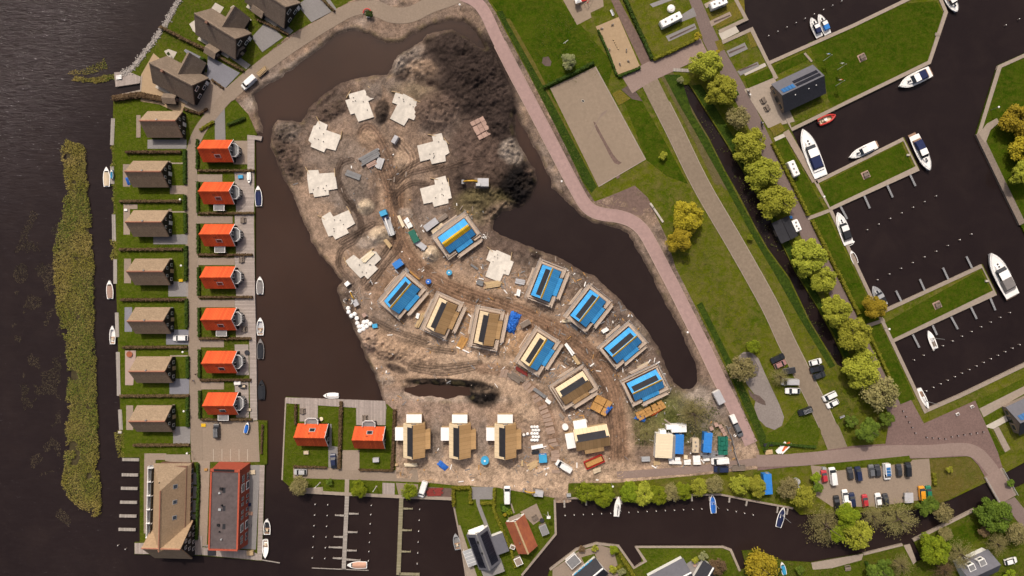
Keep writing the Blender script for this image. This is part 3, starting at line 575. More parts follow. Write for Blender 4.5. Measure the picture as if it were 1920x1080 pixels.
for p, m in (([(1394,135),(1434,118),(1437,124),(1397,142)],'concrete_light'),([(1382,134),(1420,116),(1424,124),(1388,142)],'paving_grey'),([(1362,96),(1396,80),(1402,92),(1368,108)],'paving_grey'),([(1340,78),(1352,74),(1360,92),(1348,98)],'moss_yellow'),([(1400,62),(1412,58),(1420,86),(1408,90)],'moss_yellow'),
             ([(1325,25),(1395,-5),(1397,30),(1345,54)],'moss_yellow'),([(1330,40),(1368,22),(1372,30),(1334,50)],'paving_warm'),([(1320,8),(1345,-5),(1352,0),(1324,16)],'concrete'),([(1218,8),(1262,-8),(1266,-2),(1224,14)],'paving_grey'),
             ([(1248,68),(1302,44),(1306,54),(1254,78)],'paving_grey'),([(1268,34),(1300,14),(1306,30),(1276,42)],'paving_grey')): slab('pitch', p, 2.4 if m == 'moss_yellow' else 3, m)
for p in ([(1385,131),(1419,119),(1420,121),(1387,134)],[(1366,98),(1396,86),(1397,88),(1367,101)],[(1338,40),(1368,28),(1369,30),(1339,43)],[(1255,71),(1302,49),(1303,51),(1256,74)]): slab('drain_strip', p, 5, 'bare_earth')
slab('path', [(1845,800),(1925,758),(1925,770),(1862,804)], 4, 'concrete_light'); slab('path', [(1862,804),(1872,800),(1894,842),(1884,848)], 5, 'concrete'); slab('path', [(1832,752),(1925,706),(1925,756),(1842,796)], 1, 'lawn'); slab('path', [(1836,766),(1920,724),(1924,736),(1844,782)], 3, 'concrete')
slab('lawn', [(1842,800),(1858,806),(1884,850),(1872,856)], 3, 'lawn_deep')
slab('path', [(1834,252),(1850,232),(1868,222),(1872,230),(1856,244),(1846,270)], 12, 'concrete')
# south gardens
slab('path', [(1880,942),(1902,932),(1925,960),(1925,1000)], 4, 'lane_brick')
slab('lawn', [(1200,1028),(1300,1028),(1290,1062),(1240,1078),(1205,1075)], 1, 'lawn'); slab('lawn', [(1340,1028),(1365,1032),(1384,1078),(1345,1080)], 2, 'lawn'); slab('paving', [(1258,1075),(1298,1050),(1330,1058),(1330,1085),(1255,1085)], 3, 'paving_grey')
slab('paving', [(1036,1068),(1084,1034),(1125,1022),(1150,1030),(1165,1085),(1036,1085)], 1, 'paving_warm'); slab('lawn', [(1090,1045),(1115,1038),(1122,1055),(1100,1066)], 3, 'lawn'); slab('quay_path', [(1521,1055),(1619,1038),(1615,1050),(1560,1065),(1524,1068)], 3, 'concrete'); slab('lawn', [(1574,1064),(1612,1054),(1618,1082),(1572,1082)], 2, 'lawn')
slab('lawn', [(1765,1000),(1800,985),(1830,985),(1835,1010),(1800,1030),(1770,1028)], 2, 'lawn_deep'); slab('quay_path', [(1694,1023),(1706,1020),(1718,1052),(1712,1058)], 5, 'concrete')
strip('quay_edge', [(1192,1025),(1354,1025),(1370,1031),(1387,1070)], 4, 7, 'concrete', False, z0=-2); strip('quay_edge', [(1031,1068),(1081,1030),(1118,1019),(1160,1024),(1189,1065),(1210,1052),(1192,1025)], 4, 6, 'concrete', False, z0=-2); strip('quay_edge', [(1619,1039),(1692,1021)], 4, 7, 'concrete', False, z0=-2)
strip('quay_edge', [(1712,1013),(1779,980),(1826,956)], 5, 7, 'concrete', False, z0=-2); strip('quay_edge', [(1040,937),(1042,1001),(978,1079)], 4, 5, 'timber_grey', False, z0=-2); strip('quay_edge', [(1064,934),(1162,933),(1293,928),(1350,927),(1400,937),(1487,953)], 3.5, 6, 'timber_grey', False, z0=-2)
strip('quay_edge', [(555,921),(647,926),(749,931),(848,935)], 6, 5, 'concrete', False, z0=-2); strip('quay_edge', [(848,934),(862,1005),(874,1082)], 3, 7, 'timber_grey', False, z0=-2); slab('paving', [(858,985),(863,985),(895,1082),(873,1082)], 3, 'concrete'); strip('quay_edge', [(529,900),(536,746)], 2.5, 3, 'concrete', False, z0=-2)
strip('paving', [(896,935),(898,948),(912,985),(920,1008)], 7, 4, 'paving_grey'); slab('parking', [(884,913),(926,913),(925,936),(884,936)], 3, 'paving_grey'); slab('verge', [(742,905),(784,908),(784,930),(748,930)], 1, 'lane_beige'); slab('paving', [(717,905),(740,906),(740,930),(717,930)], 2, 'deck_x')
slab('paving', [(575,915),(605,913),(606,922),(645,924),(645,928),(555,922)], 2, 'concrete'); strip('paving', [(651,898),(650,930)], 8, 4, 'concrete', False)
slab('paving', [(975,960),(1006,944),(1018,972),(1000,984)], 3, 'paving_warm'); strip('path', [(958,944),(964,962)], 3, 4, 'concrete'); slab('planting', [(937,945),(952,942),(960,958),(955,966),(942,966)], 2, 'bank_green')
slab('grass_plot', [(790,933),(848,935),(848,916),(790,912)], 1, 'dirt'); 
# west gardens: patios, drives, decks
slab('lawn', [(216,195),(300,190),(352,240),(352,285),(216,300)], 1, 'lawn'); slab('lawn', [(218,300),(352,290),(356,470),(222,470)], 2, 'lawn'); slab('lawn', [(222,470),(356,470),(356,650),(226,650)], 1, 'lawn'); slab('lawn', [(226,650),(356,650),(358,850),(232,850)], 2, 'lawn')
slab('lawn', [(372,215),(405,205),(405,262),(372,268)], 1, 'lawn'); slab('lawn', [(423,205),(440,186),(466,218),(480,250),(466,256),(423,262)], 1, 'lawn')
PV = [([(256,216),(264,216),(264,258),(256,258)],'paving_warm'),([(277,262),(350,262),(350,279),(277,279)],'paving_grey'),([(336,212),(346,216),(346,262),(338,262)],'paving_warm'),([(231,308),(244,308),(244,350),(231,350)],'paving_warm'),([(319,348),(352,348),(352,364),(319,364)],'paving_warm'),
      ([(232,383),(258,383),(258,392),(244,392),(244,440),(232,440)],'paving_warm'),([(288,442),(352,439),(352,458),(288,458)],'paving_grey'),([(233,485),(246,485),(246,531),(233,531)],'paving_warm'),([(316,528),(353,528),(353,556),(316,556)],'paving_grey'),([(234,576),(248,576),(248,622),(234,622)],'paving_blue'),
      ([(312,618),(354,618),(354,646),(312,646)],'paving_blue'),([(235,657),(255,657),(255,667),(250,722),(235,722)],'pink_pav'),([(318,710),(355,710),(355,739),(318,739)],'paving_blue'),([(237,760),(250,760),(250,806),(237,806)],'paving_warm'),([(325,800),(357,800),(357,832),(325,832)],'paving_grey'),
      ([(314,302),(320,302),(320,352),(314,352)],'paving_warm'),([(316,392),(322,392),(322,444),(316,444)],'paving_warm'),([(318,484),(323,484),(323,536),(318,536)],'paving_warm'),([(320,576),(325,576),(325,626),(320,626)],'paving_blue'),([(322,666),(327,666),(327,718),(322,718)],'paving_warm'),([(324,758),(328,758),(328,812),(324,812)],'paving_warm')]
mk('pink_pav', (.36, .27, .235), var=.15, world=True, rough=.9)
for k, (p, m) in enumerate(PV): slab('paving', p, 4 if k < 15 else 5, m)
for y in (305, 396, 666): slab('footpath', [(319,y),(352,y),(352,y+2.5),(319,y+2.5)], 3, 'concrete')
slab('drive', [(403,205),(421,190),(423,264),(403,264)], 2, 'paving_grey'); slab('drive', [(438,264),(466,264),(466,308),(438,308)], 2, 'paving_warm')
for y, x1 in ((327, 417), (405, 436), (483, 440), (562, 440), (637, 420), (716, 420)): slab('drive', [(370,y),(x1,y),(x1,y+14),(370,y+14)], 2, 'paving_warm')
for y0, y1 in ((323, 400), (402, 477), (480, 555), (558, 634), (646, 703), (716, 783)): slab('deck', [(440,y0),(466,y0),(467,y1),(443,y1)], 3, 'deck')
strip('boardwalk', [(471,254),(470,420),(472,560),(474,640),(476,788)], 13, 5, 'deck', False, z0=-1.5); slab('boardwalk', [(464,253),(492,256),(490,264),(478,262),(478,264),(464,264)], 6, 'deck', z0=-1)
for xx in (0,): strip('boardwalk', [(212,222),(210,272)], 7, 2, 'jetty', False, z0=-1.3)
for a, b in (((210,312),(211,345)),((213,402),(214,452)),((216,486),(216,532)),((219,586),(220,632)),((221,660),(223,742)),((225,768),(227,806))): strip('boardwalk', [a, b], 7, 2, 'jetty', False, z0=-1.3)
slab('car_park', [(358,786),(484,790),(487,866),(360,866)], 2, 'lane_beige'); slab('verge', [(486,792),(500,792),(500,868),(484,868)], 1, 'lawn')
for k in range(5): slab('bay_line', [(400+k*16,842),(400.7+k*16,842),(400.7+k*16,864),(400+k*16,864)], 3, 'concrete_light')
slab('terrace', [(271,850),(312,850),(312,862),(292,862),(286,1000),(270,1000),(270,930)], 4, 'paving_warm'); slab('terrace', [(310,852),(357,852),(358,872),(310,864)], 5, 'concrete'); slab('terrace', [(253,1018),(292,1018),(345,1000),(380,1005),(379,1040),(253,1038)], 5, 'deck_x'); slab('path', [(372,864),(394,864),(388,1024),(372,1024)], 4, 'paving_warm')
slab('terrace', [(380,1024),(480,1030),(488,872),(478,872),(460,872),(462,1020),(394,1020)], 6, 'paving_grey'); strip('boardwalk', [(492,872),(487,1050)], 9, 7, 'deck', False, z0=-1.5); slab('boardwalk', [(380,1026),(470,1032),(486,1040),(486,1050),(380,1040)], 8, 'deck_x', z0=-1.2)
for k in range(5): slab('terrace', [(356,886+k*26),(370,886+k*26),(370,908+k*26),(355,908+k*26)], 5, 'paving_grey')
# villas at the top
slab('terrace', [(265,140),(288,100),(300,110),(290,150),(352,183),(340,215),(300,196),(264,190)], 2, 'sand'); slab('terrace', [(308,96),(316,92),(332,98),(322,116)], 3, 'concrete_light'); slab('terrace', [(345,95),(348,92),(384,110),(378,130)], 3, 'paving_blue'); slab('drive', [(345,200),(375,130),(395,140),(398,148),(425,165),(385,215)], 2, 'paving_warm'); slab('drive', [(390,104),(450,137),(423,165),(388,146)], 4, 'paving_blue')
slab('terrace', [(355,45),(365,38),(372,62),(430,100),(425,108),(362,58)], 2, 'concrete_light'); slab('terrace', [(395,18),(404,5),(420,14),(410,30)], 3, 'concrete_light'); slab('terrace', [(432,14),(438,10),(472,38),(462,50),(472,68),(458,78)], 3, 'concrete_light'); slab('drive', [(472,70),(500,40),(531,70),(492,98)], 4, 'paving_grey'); slab('path', [(414,96),(425,90),(470,122),(462,130)], 3, 'paving_grey')
slab('drive', [(558,10),(590,-15),(622,22),(584,42)], 4, 'paving_grey'); slab('path', [(508,40),(522,34),(550,58),(542,66)], 3, 'paving_grey'); slab('path', [(604,-10),(612,-10),(632,18),(628,24)], 3, 'paving_grey'); slab('deck', [(214,136),(240,134),(264,144),(262,156),(217,163)], 3, 'deck_x', z0=-1); strip('quay_edge', [(212,181),(264,170),(266,142)], 3, 4, 'concrete', False, z0=-1)
# lots of the two southern red-roofed houses
slab('boardwalk', [(536,745),(722,752),(725,766),(726,760),(724,768),(536,756)], 4, 'deck_x', z0=-1); slab('deck', [(562,756),(596,758),(596,790),(562,790)], 3, 'deck_x'); slab('deck', [(668,762),(724,764),(723,797),(668,797)], 3, 'deck_x')
slab('drive', [(642,844),(674,844),(674,882),(641,880)], 3, 'paving_warm'); slab('drive', [(616,835),(634,838),(636,878),(616,876)], 3, 'paving_grey'); slab('path', [(615,795),(622,795),(622,838),(615,838)], 4, 'paving_grey')
# ------------------------------------------------------------------ vegetation
rng = np.random.default_rng(5)
def leaf_mesh(name, pos, nrm, size, tint, aspect=1.0, axis=None):
    """one small quad per leaf clump"""
    n = len(pos); r = rng.normal(size=(n, 3)) if axis is None else axis
    a = np.cross(nrm, r); a /= np.linalg.norm(a, axis=1, keepdims=True) + 1e-9; b = np.cross(nrm, a); b /= np.linalg.norm(b, axis=1, keepdims=True) + 1e-9
    s = size[:, None]; a = a * s; b = b * s * aspect
    co = np.stack([pos - a - b*.6, pos + a*.7 - b, pos + a + b*.6, pos - a*.7 + b], 1).reshape(-1, 3)
    me = bpy.data.meshes.new(name); me.vertices.add(4*n); me.vertices.foreach_set('co', co.astype(np.float32).ravel())
    me.loops.add(4*n); me.loops.foreach_set('vertex_index', np.arange(4*n, dtype=np.int32)); me.polygons.add(n)
    me.polygons.foreach_set('loop_start', np.arange(0, 4*n, 4, dtype=np.int32)); me.update(calc_edges=True)
    at = me.attributes.new('tint', 'FLOAT_COLOR', 'POINT'); t = np.repeat(np.concatenate([tint, np.zeros((n, 1)), np.ones((n, 1))], 1), 4, 0)
    at.data.foreach_set('color', t.astype(np.float32).ravel()); return me
def unit(v): return v / (np.linalg.norm(v, axis=1, keepdims=True) + 1e-9)
def crown(seed, K=46, per=210, hs=.038, flat=.8, loose=0.):
    rs = np.random.default_rng(seed); P = []; Nn = []; T = []
    d = unit(rs.normal(size=(K, 3))); d[:, 2] = np.abs(d[:, 2]) * .9 - .15; d = unit(d)
    c = d * (rs.uniform(.4, .82, (K, 1))) * np.array([1, 1, flat]); c[0] = 0; rad = rs.uniform(.13, .33, K); rad[0] = .5
    for k in range(K):
        e = unit(rs.normal(size=(per, 3))); e[:, 2] += .2; e = unit(e); rr = rad[k] * rs.uniform(.55, 1.05 + loose, (per, 1))
        P.append(c[k] + e * rr); Nn.append(unit(e*.7 + np.array([0, 0, .8]) + rs.normal(size=(per, 3))*.5)); T.append(np.stack([np.full(per, rs.random())*.6 + rs.random(per)*.4, (rs.random(per) < .35) * rs.random(per)], 1))
    P = np.concatenate(P); keep = np.hypot(P[:, 0], P[:, 1]) < 1.12; Nn = np.concatenate(Nn)[keep]; T = np.concatenate(T)[keep]; P = P[keep]
    return leaf_mesh('crown', P, Nn, rs.uniform(.6, 1.25, len(P)) * hs, T)
def willow(seed, K=120, bare=.5):
    """spreading thin boughs with few young leaves"""
    rs = np.random.default_rng(seed); P = []; A = []; S = []; T = []; N_ = []
    for k in range(K):
        az = rs.uniform(0, 2*PI); el = rs.uniform(.05, 1.2); L = rs.uniform(.6, 1.05) * (1 if el < .9 else .7); p = np.array([0, 0, -.2]); tt = rs.random()
        for j in range(16):
            t = j / 15; e = el * (1 - .55*t); az2 = az + .35 * math.sin(3*t + k) * t; dv = np.array([math.cos(az2)*math.cos(e), math.sin(az2)*math.cos(e), math.sin(e) - .25*t])
            p = p + dv * L / 15
            for q in range(1 if t < .35 else 3):
                off = rs.normal(size=3) * .045 * t * 1.6; P.append(p + off); A.append(dv + rs.normal(size=3)*.35); S.append(.034 * rs.uniform(.6, 1.1)); T.append((tt*.7 + rs.random()*.3, (rs.random() < bare) * rs.random()))
    P = np.array(P); A = unit(np.array(A)); up = unit(np.array([[0, 0, 1.]]) + rs.normal(size=P.shape)*.5)
    return leaf_mesh('crown', P, up, np.array(S), np.array(T), aspect=.32, axis=unit(np.cross(A, up)))
CROWN = {'round': [crown(100+i) for i in range(4)], 'loose': [crown(200+i, 40, 90, .045, .75, .3) for i in range(3)], 'willow': [willow(300+i) for i in range(3)], 'bush': [crown(400+i, 20, 130, .07, .7) for i in range(3)]}
def trunk_mesh(seed):
    rs = random.Random(seed); b = MB(); b.tube([(0, 0, -.3), (.02, .01, .25), (0, .03, .6), (.03, 0, .85)], [.06, .045, .038, .02], 7)
    for k in range(6):
        a = k * 1.05 + rs.random(); z = .3 + .08*k; b.tube([(0, 0, z), (.2*math.cos(a), .2*math.sin(a), z+.12), (.48*math.cos(a), .48*math.sin(a), z+.26)], [.025, .018, .007], 5)
    return b.mesh('trunk', 'trunk', True)
TRUNK = [trunk_mesh(i) for i in range(3)]
def tree(ipx, ipy, rpx, kind, mat, label, h=None, name='tree', group=None, cat='tree'):
    r = rpx / 6.0; hh = h or max(2.0, r * 1.75); zc = hh - r * .75; x, y = g(ipx, ipy, zc)
    t = thing(name, label, cat, (x, y, soil_z(x, y)), 0, group)
    o = bpy.data.objects.new('trunk', R.choice(TRUNK)); C.objects.link(o); o.parent = t; o.scale = (r*1.05, r*1.05, hh*.95)
    c = bpy.data.objects.new('crown', R.choice(CROWN[kind])); C.objects.link(c); c.parent = t
    if not c.data.materials: c.data.materials.append(MATS[mat])
    c.material_slots[0].link = 'OBJECT'; c.material_slots[0].material = MATS[mat]
    c.location = (0, 0, zc); c.scale = (r*.95, r*.95, r * (.95 if kind != 'bush' else .8)); c.rotation_euler = (0, 0, R.uniform(0, 6.28)); return t
LG = 'trees along the brick lane'
for a in ((1323,125,33,'round','leaf_lime','yellow-green round tree, topmost of the row along the brick lane'),(1353,172,33,'round','leaf_lime','yellow-green round tree just left of the scooter riders, second from top in the lane row'),
          (1384,220,23,'loose','leaf_olive','sparse brownish tree in the gap between full crowns of the lane row'),(1402,272,36,'round','leaf_lime','yellow-green round tree beside the top end of the lane hedge'),(1430,325,37,'round','leaf_lime','yellow-green round tree left of the white camper parked behind the hedge'),
          (1455,378,38,'round','leaf_lime','yellow-green round tree just above the dark lean-to shed'),(1514,482,38,'round','leaf_lime','large yellow-green round tree just below the dark lean-to shed'),(1540,525,29,'round','leaf_lime','smaller round tree below the largest crown beyond the shed'),
          (1566,582,31,'round','leaf_lime','round lime tree on the lane level with the pontoon boat'),(1638,577,25,'round','leaf_gold','golden small tree hanging over the corner of the harbour quay'),(1597,628,37,'round','leaf_lime','broad lime tree on the lane left of the grass pier corner'),
          (1612,690,41,'round','leaf_lime','large lime tree near the lower end of the brick lane'),(1648,735,38,'loose','leaf_olive','thinly leaved olive tree at the lower end of the brick lane')): tree(*a, h=9 if a[2] > 30 else 7, group=LG)
for a in ((1287,408,33,'round','leaf_gold','larger of two golden trees beside the grey road'),(1274,452,27,'round','leaf_gold','smaller of two golden trees, below the larger one'),(1066,116,17,'round','leaf_pale','pale green round tree on the park lawn above the sand court'),
          (1243,292,10,'bush','leaf_lime','small lime bush on the grass right of the sand court'),(1412,650,14,'loose','leaf_bright','light green small tree at the upper end of the grey gravel patch'),(1392,692,27,'loose','leaf_olive','loose olive tree over the left edge of the grey gravel patch'),
          (1462,706,20,'willow','leaf_olive','nearly bare willow between gravel patch and parked cars'),(1300,776,36,'willow','leaf_olive','nearly bare spreading tree above the site cabins'),(1212,812,18,'willow','leaf_olive','bare scrub tree left of the white site cabins'),
          (1628,806,27,'bush','leaf_green','dark green thicket at the lane end above the car park road'),(1596,790,15,'bush','leaf_green','green scrub on the grass right of two white parked cars'),(1662,785,17,'bush','leaf_green','green thicket at the corner of the brick plaza'),
          (1905,225,36,'round','leaf_gold','upper of the yellow-green trees on the island at the right edge'),(1925,278,38,'round','leaf_gold','middle tree of the clump on the right-hand island'),(1918,325,26,'round','leaf_lime','lowest small tree of the clump on the right-hand island')): tree(*a, h=8 if a[2] > 25 else None)
BG = 'trees on the canal bank'
for a in ((1100,922,17,'loose','leaf_bright','leftmost bright green tree on the bank of the southern canal'),(1130,928,20,'round','leaf_bright','bright green bank tree left of the white moored sailing boat'),(1180,922,18,'round','leaf_bright','bank tree just right of the white moored sailing boat'),(1207,925,20,'round','leaf_lime','full lime tree on the canal bank, second right of the white sailing boat'),
          (1234,926,17,'round','leaf_bright','bright green bank tree in the middle of the canal row'),(1259,923,15,'loose','leaf_olive','brownish thin bank tree between two bright green ones'),(1282,920,15,'round','leaf_bright','green bank tree near the third canal landing stage'),(1310,912,15,'loose','leaf_lime','thin lime tree on the bank left of the blue covered boat'),
          (1338,908,15,'loose','leaf_olive','sparse tree on the bank above the blue covered boat'),(1388,908,17,'loose','leaf_lime','lime tree on the bank right of the dark footpath gap'),(1418,912,18,'round','leaf_lime','lime tree left of the single blue container by the canal')): tree(a[0], a[1], a[2]*1.25, *a[3:], h=5, group=BG)
for a in ((1478,915,22,'loose','leaf_olive','olive tree beside the single blue container'),(1505,930,24,'loose','leaf_lime','lime bush left of the car park entrance'),(1548,985,42,'willow','leaf_olive','large nearly bare willow below the lower left of the car park'),(1590,968,26,'round','leaf_bright','bright green tree behind the white lorry with tan cargo'),
          (1607,1000,30,'loose','leaf_lime','yellow-green tree hanging furthest over the canal'),(1570,1000,18,'loose','leaf_bright','small bright tree between bare willow and yellow-green tree'),(1636,968,26,'willow','leaf_olive','bare olive tree below the red hatchback'),(1682,972,40,'willow','leaf_olive','large bare willow below the right half of the car park'),
          (1738,948,24,'bush','leaf_green','dark green bush below the orange van'),(1768,962,20,'loose','leaf_olive','thin tree overhanging the canal right of the dark bush'),(1532,915,14,'bush','leaf_green','green bush at the left edge of the car park'),(1530,895,12,'bush','leaf_bright','bright bush at the car park entrance by the two round tanks'),
          (1425,1062,34,'loose','leaf_gold','golden tree at the bottom edge beside the turquoise boat'),(1500,1070,12,'bush','leaf_green','green garden bush at the bottom edge right of the turquoise boat'),(1650,1070,30,'bush','leaf_green','dark garden shrubbery left of the small boat slip'),(1690,1060,24,'willow','leaf_olive','bare garden tree left of the small boat slip'),
          (1749,1030,32,'round','leaf_bright','bright green round tree right of the small boat slip'),(1772,1000,14,'loose','leaf_olive','small thin tree at the canal wall above the bright round tree'),(1862,964,36,'round','leaf_green','dense green tree below the bridge'),(1846,995,14,'bush','leaf_brown','brown leafless bush below the dense green tree'),
          (1802,1040,30,'willow','leaf_olive','bare pale tree left of the dark house with dormers'),(1870,1020,24,'willow','leaf_olive','bare tree above the white car in the corner'),(1905,1000,22,'loose','leaf_olive','thin olive tree over the corner path'),(1770,1070,24,'willow','leaf_brown','bare brown tree at the bottom edge'),(1893,1078,14,'bush','leaf_bright','bright bush under the white car in the corner'),
          (1345,1062,18,'loose','leaf_brown','copper-brown garden tree in the bottom garden'),(1318,1042,11,'bush','leaf_pale','grey-green shrub in the bottom garden'),(1304,1050,8,'bush','leaf_lime','round lime shrub near the bottom garden house'),(1318,1072,7,'bush','leaf_lime','small round lime shrub at the bottom edge'),(1150,1032,12,'bush','leaf_bright','green garden shrub beside the yellow hedge at the slip'),
          (1165,1072,10,'bush','leaf_pale','pale grey-green shrub at the bottom edge terrace'),(1090,1030,9,'bush','leaf_brown','rusty shrub border of the small round garden'),(1115,1028,8,'bush','leaf_lime','yellow shrub border of the small round garden'),(1148,1066,10,'bush','leaf_lime','rounded lime hedge bush in the bottom terrace garden'),
          (562,910,19,'loose','leaf_olive','olive tree at the left end of the southern quay'),(672,917,18,'round','leaf_bright','bright green tree right of the main jetty foot'),(768,920,17,'loose','leaf_bright','green tree left of the white van on the southern quay'),(618,903,9,'bush','leaf_green','small green shrub on the southern quay lawn'),
          (1378,175,9,'bush','leaf_green','low scrub in the lane verge below the second tree'),(1275,150,9,'bush','leaf_pale','pale blossoming shrub at the head of the ditch'),(1345,98,6,'bush','leaf_gold','clipped yellow shrub at the corner of the caravan field'),(1308,68,9,'bush','leaf_gold','yellow shrub at the end of the caravan field hedge'),
          (1407,446,8,'bush','leaf_bright','single small round bush on the ditch bank'),(946,954,8,'bush','leaf_green','round dark shrub in the bed by the red-roofed barn'),(955,960,7,'bush','leaf_bright','bright shrub in the bed by the red-roofed barn'),(946,965,5,'bush','leaf_gold','golden dwarf shrub in the bed by the red-roofed barn'),(316,101,4,'bush','leaf_dark','potted dark shrub on the villa terrace'),
          (692,26,9,'bush','leaf_dark','low dark planting around the ring monument'),(1780,880,8,'bush','leaf_lime','small shrub on the grass triangle by the bridge'),(1460,1070,9,'bush','leaf_dark','dark low garden shrub at the bottom edge'),(1895,905,10,'bush','leaf_green','low green scrub on the bank right of the bridge')): tree(*a, name='shrub' if a[3] == 'bush' else 'tree', cat='shrub' if a[3] == 'bush' else 'tree', h=(None if a[2] < 30 else 8))
def hedge(path, w, h, mat, label, group=None, name='hedge'):
    p = resample(gp(path), .45); L, Rr = ribbon(p, w); n = len(p); b = MB()
    mid = p[len(p)//2]; rs = np.random.default_rng(len(p) + int(abs(mid[0])*10)); rings = []
    for i in range(n):
        j = lambda s: float(rs.normal() * s)
        l = Vector(L[i]); r = Vector(Rr[i]); c = Vector(p[i]); l += (l-c)*j(.15); r += (r-c)*j(.15); ht = h * (1 + j(.1))
        rings.append([(l.x, l.y, -.1), (l.x, l.y, ht*.8), (c.x*.45+l.x*.55, c.y*.45+l.y*.55, ht+j(.05)), (c.x*.45+r.x*.55, c.y*.45+r.y*.55, ht+j(.05)), (r.x, r.y, ht*.8), (r.x, r.y, -.1)])
    x0, y0 = mid; rings = [[(x-x0, y-y0, z) for x, y, z in q] for q in rings]
    b.loft(rings); t = thing(name, label, 'hedge', (x0, y0, 0), 0, group)
    core = b.build('hedge_core', mat, t)
    LL = sum(math.dist(p[i], p[i+1]) for i in range(n-1)); k = int(LL * (w + h) * 16); i = rs.integers(0, n-1, k); u = rs.random((k, 1)); v = rs.random((k, 1))
    A = np.array(L); B = np.array(Rr); a = A[i]*(1-u)+A[i+1]*u; c = B[i]*(1-u)+B[i+1]*u; top = rs.random((k, 1)) < w/(w+h)
    xy = np.where(top, a*v+c*(1-v), np.where(rs.random((k, 1)) < .5, a, c)); z = np.where(top, h*(1+rs.normal(size=(k, 1))*.06), h*rs.random((k, 1)))
    pos = np.concatenate([xy - np.array([x0, y0]), z], 1); pos += rs.normal(size=pos.shape)*.06
    me = leaf_mesh('foliage', pos, unit(rs.normal(size=pos.shape)*.7 + np.array([0, 0, .8])), rs.uniform(.09, .2, k), np.stack([rs.random(k), (rs.random(k) < .4)*rs.random(k)], 1)); me.materials.append(MATS[mat])
    f = bpy.data.objects.new('foliage', me); C.objects.link(f); f.parent = t; return t
ORD = ['first', 'second', 'third', 'fourth', 'fifth', 'sixth', 'seventh']
for i, (y, x0, x1) in enumerate(((286,238,341),(378,226,341),(468,226,344),(562,229,352),(651,233,353),(742,227,356),(834,252,357))): hedge([(x0, y), (x1, y-.5)], .75, 1.1, 'hedge_brown', f'long brown hedge directly below the {ORD[i]} brown thatched cottage from the top', 'hedges between the thatched cottages')
for i, (x, y0, y1) in enumerate(((348,282,346),(348,366,394),(349,400,437),(350,461,526),(351,560,614),(353,668,708),(353,744,800))): hedge([(x, y0), (x+.5, y1)], .9, 1.1, 'hedge_green', f'{ORD[i]} green hedge from the top along the left side of the lane', 'green hedges along the lane')
for i, (y, x0, x1) in enumerate(((320.5,373,478),(400,375,477),(478,373,475),(557,374,475),(634.5,375,472),(712,377,472),(786,379,474))): hedge([(x0, y), (x1, y)], .6, 1.1, 'hedge_brown', f'thin brown hedge below the {ORD[i]} orange-roofed house of the column', 'hedges between the orange-roofed houses')
for i, (y0, y1) in enumerate(((262,318),(341,399),(420,476),(501,555),(577,632),(655,708),(732,784))): hedge([(371.5 + i*.7, y0), (371.5 + i*.8, y1)], .7, 1., 'hedge_green', f'green hedge in front of the {ORD[i]} orange-roofed house from the top', 'green front hedges of the orange-roofed houses')
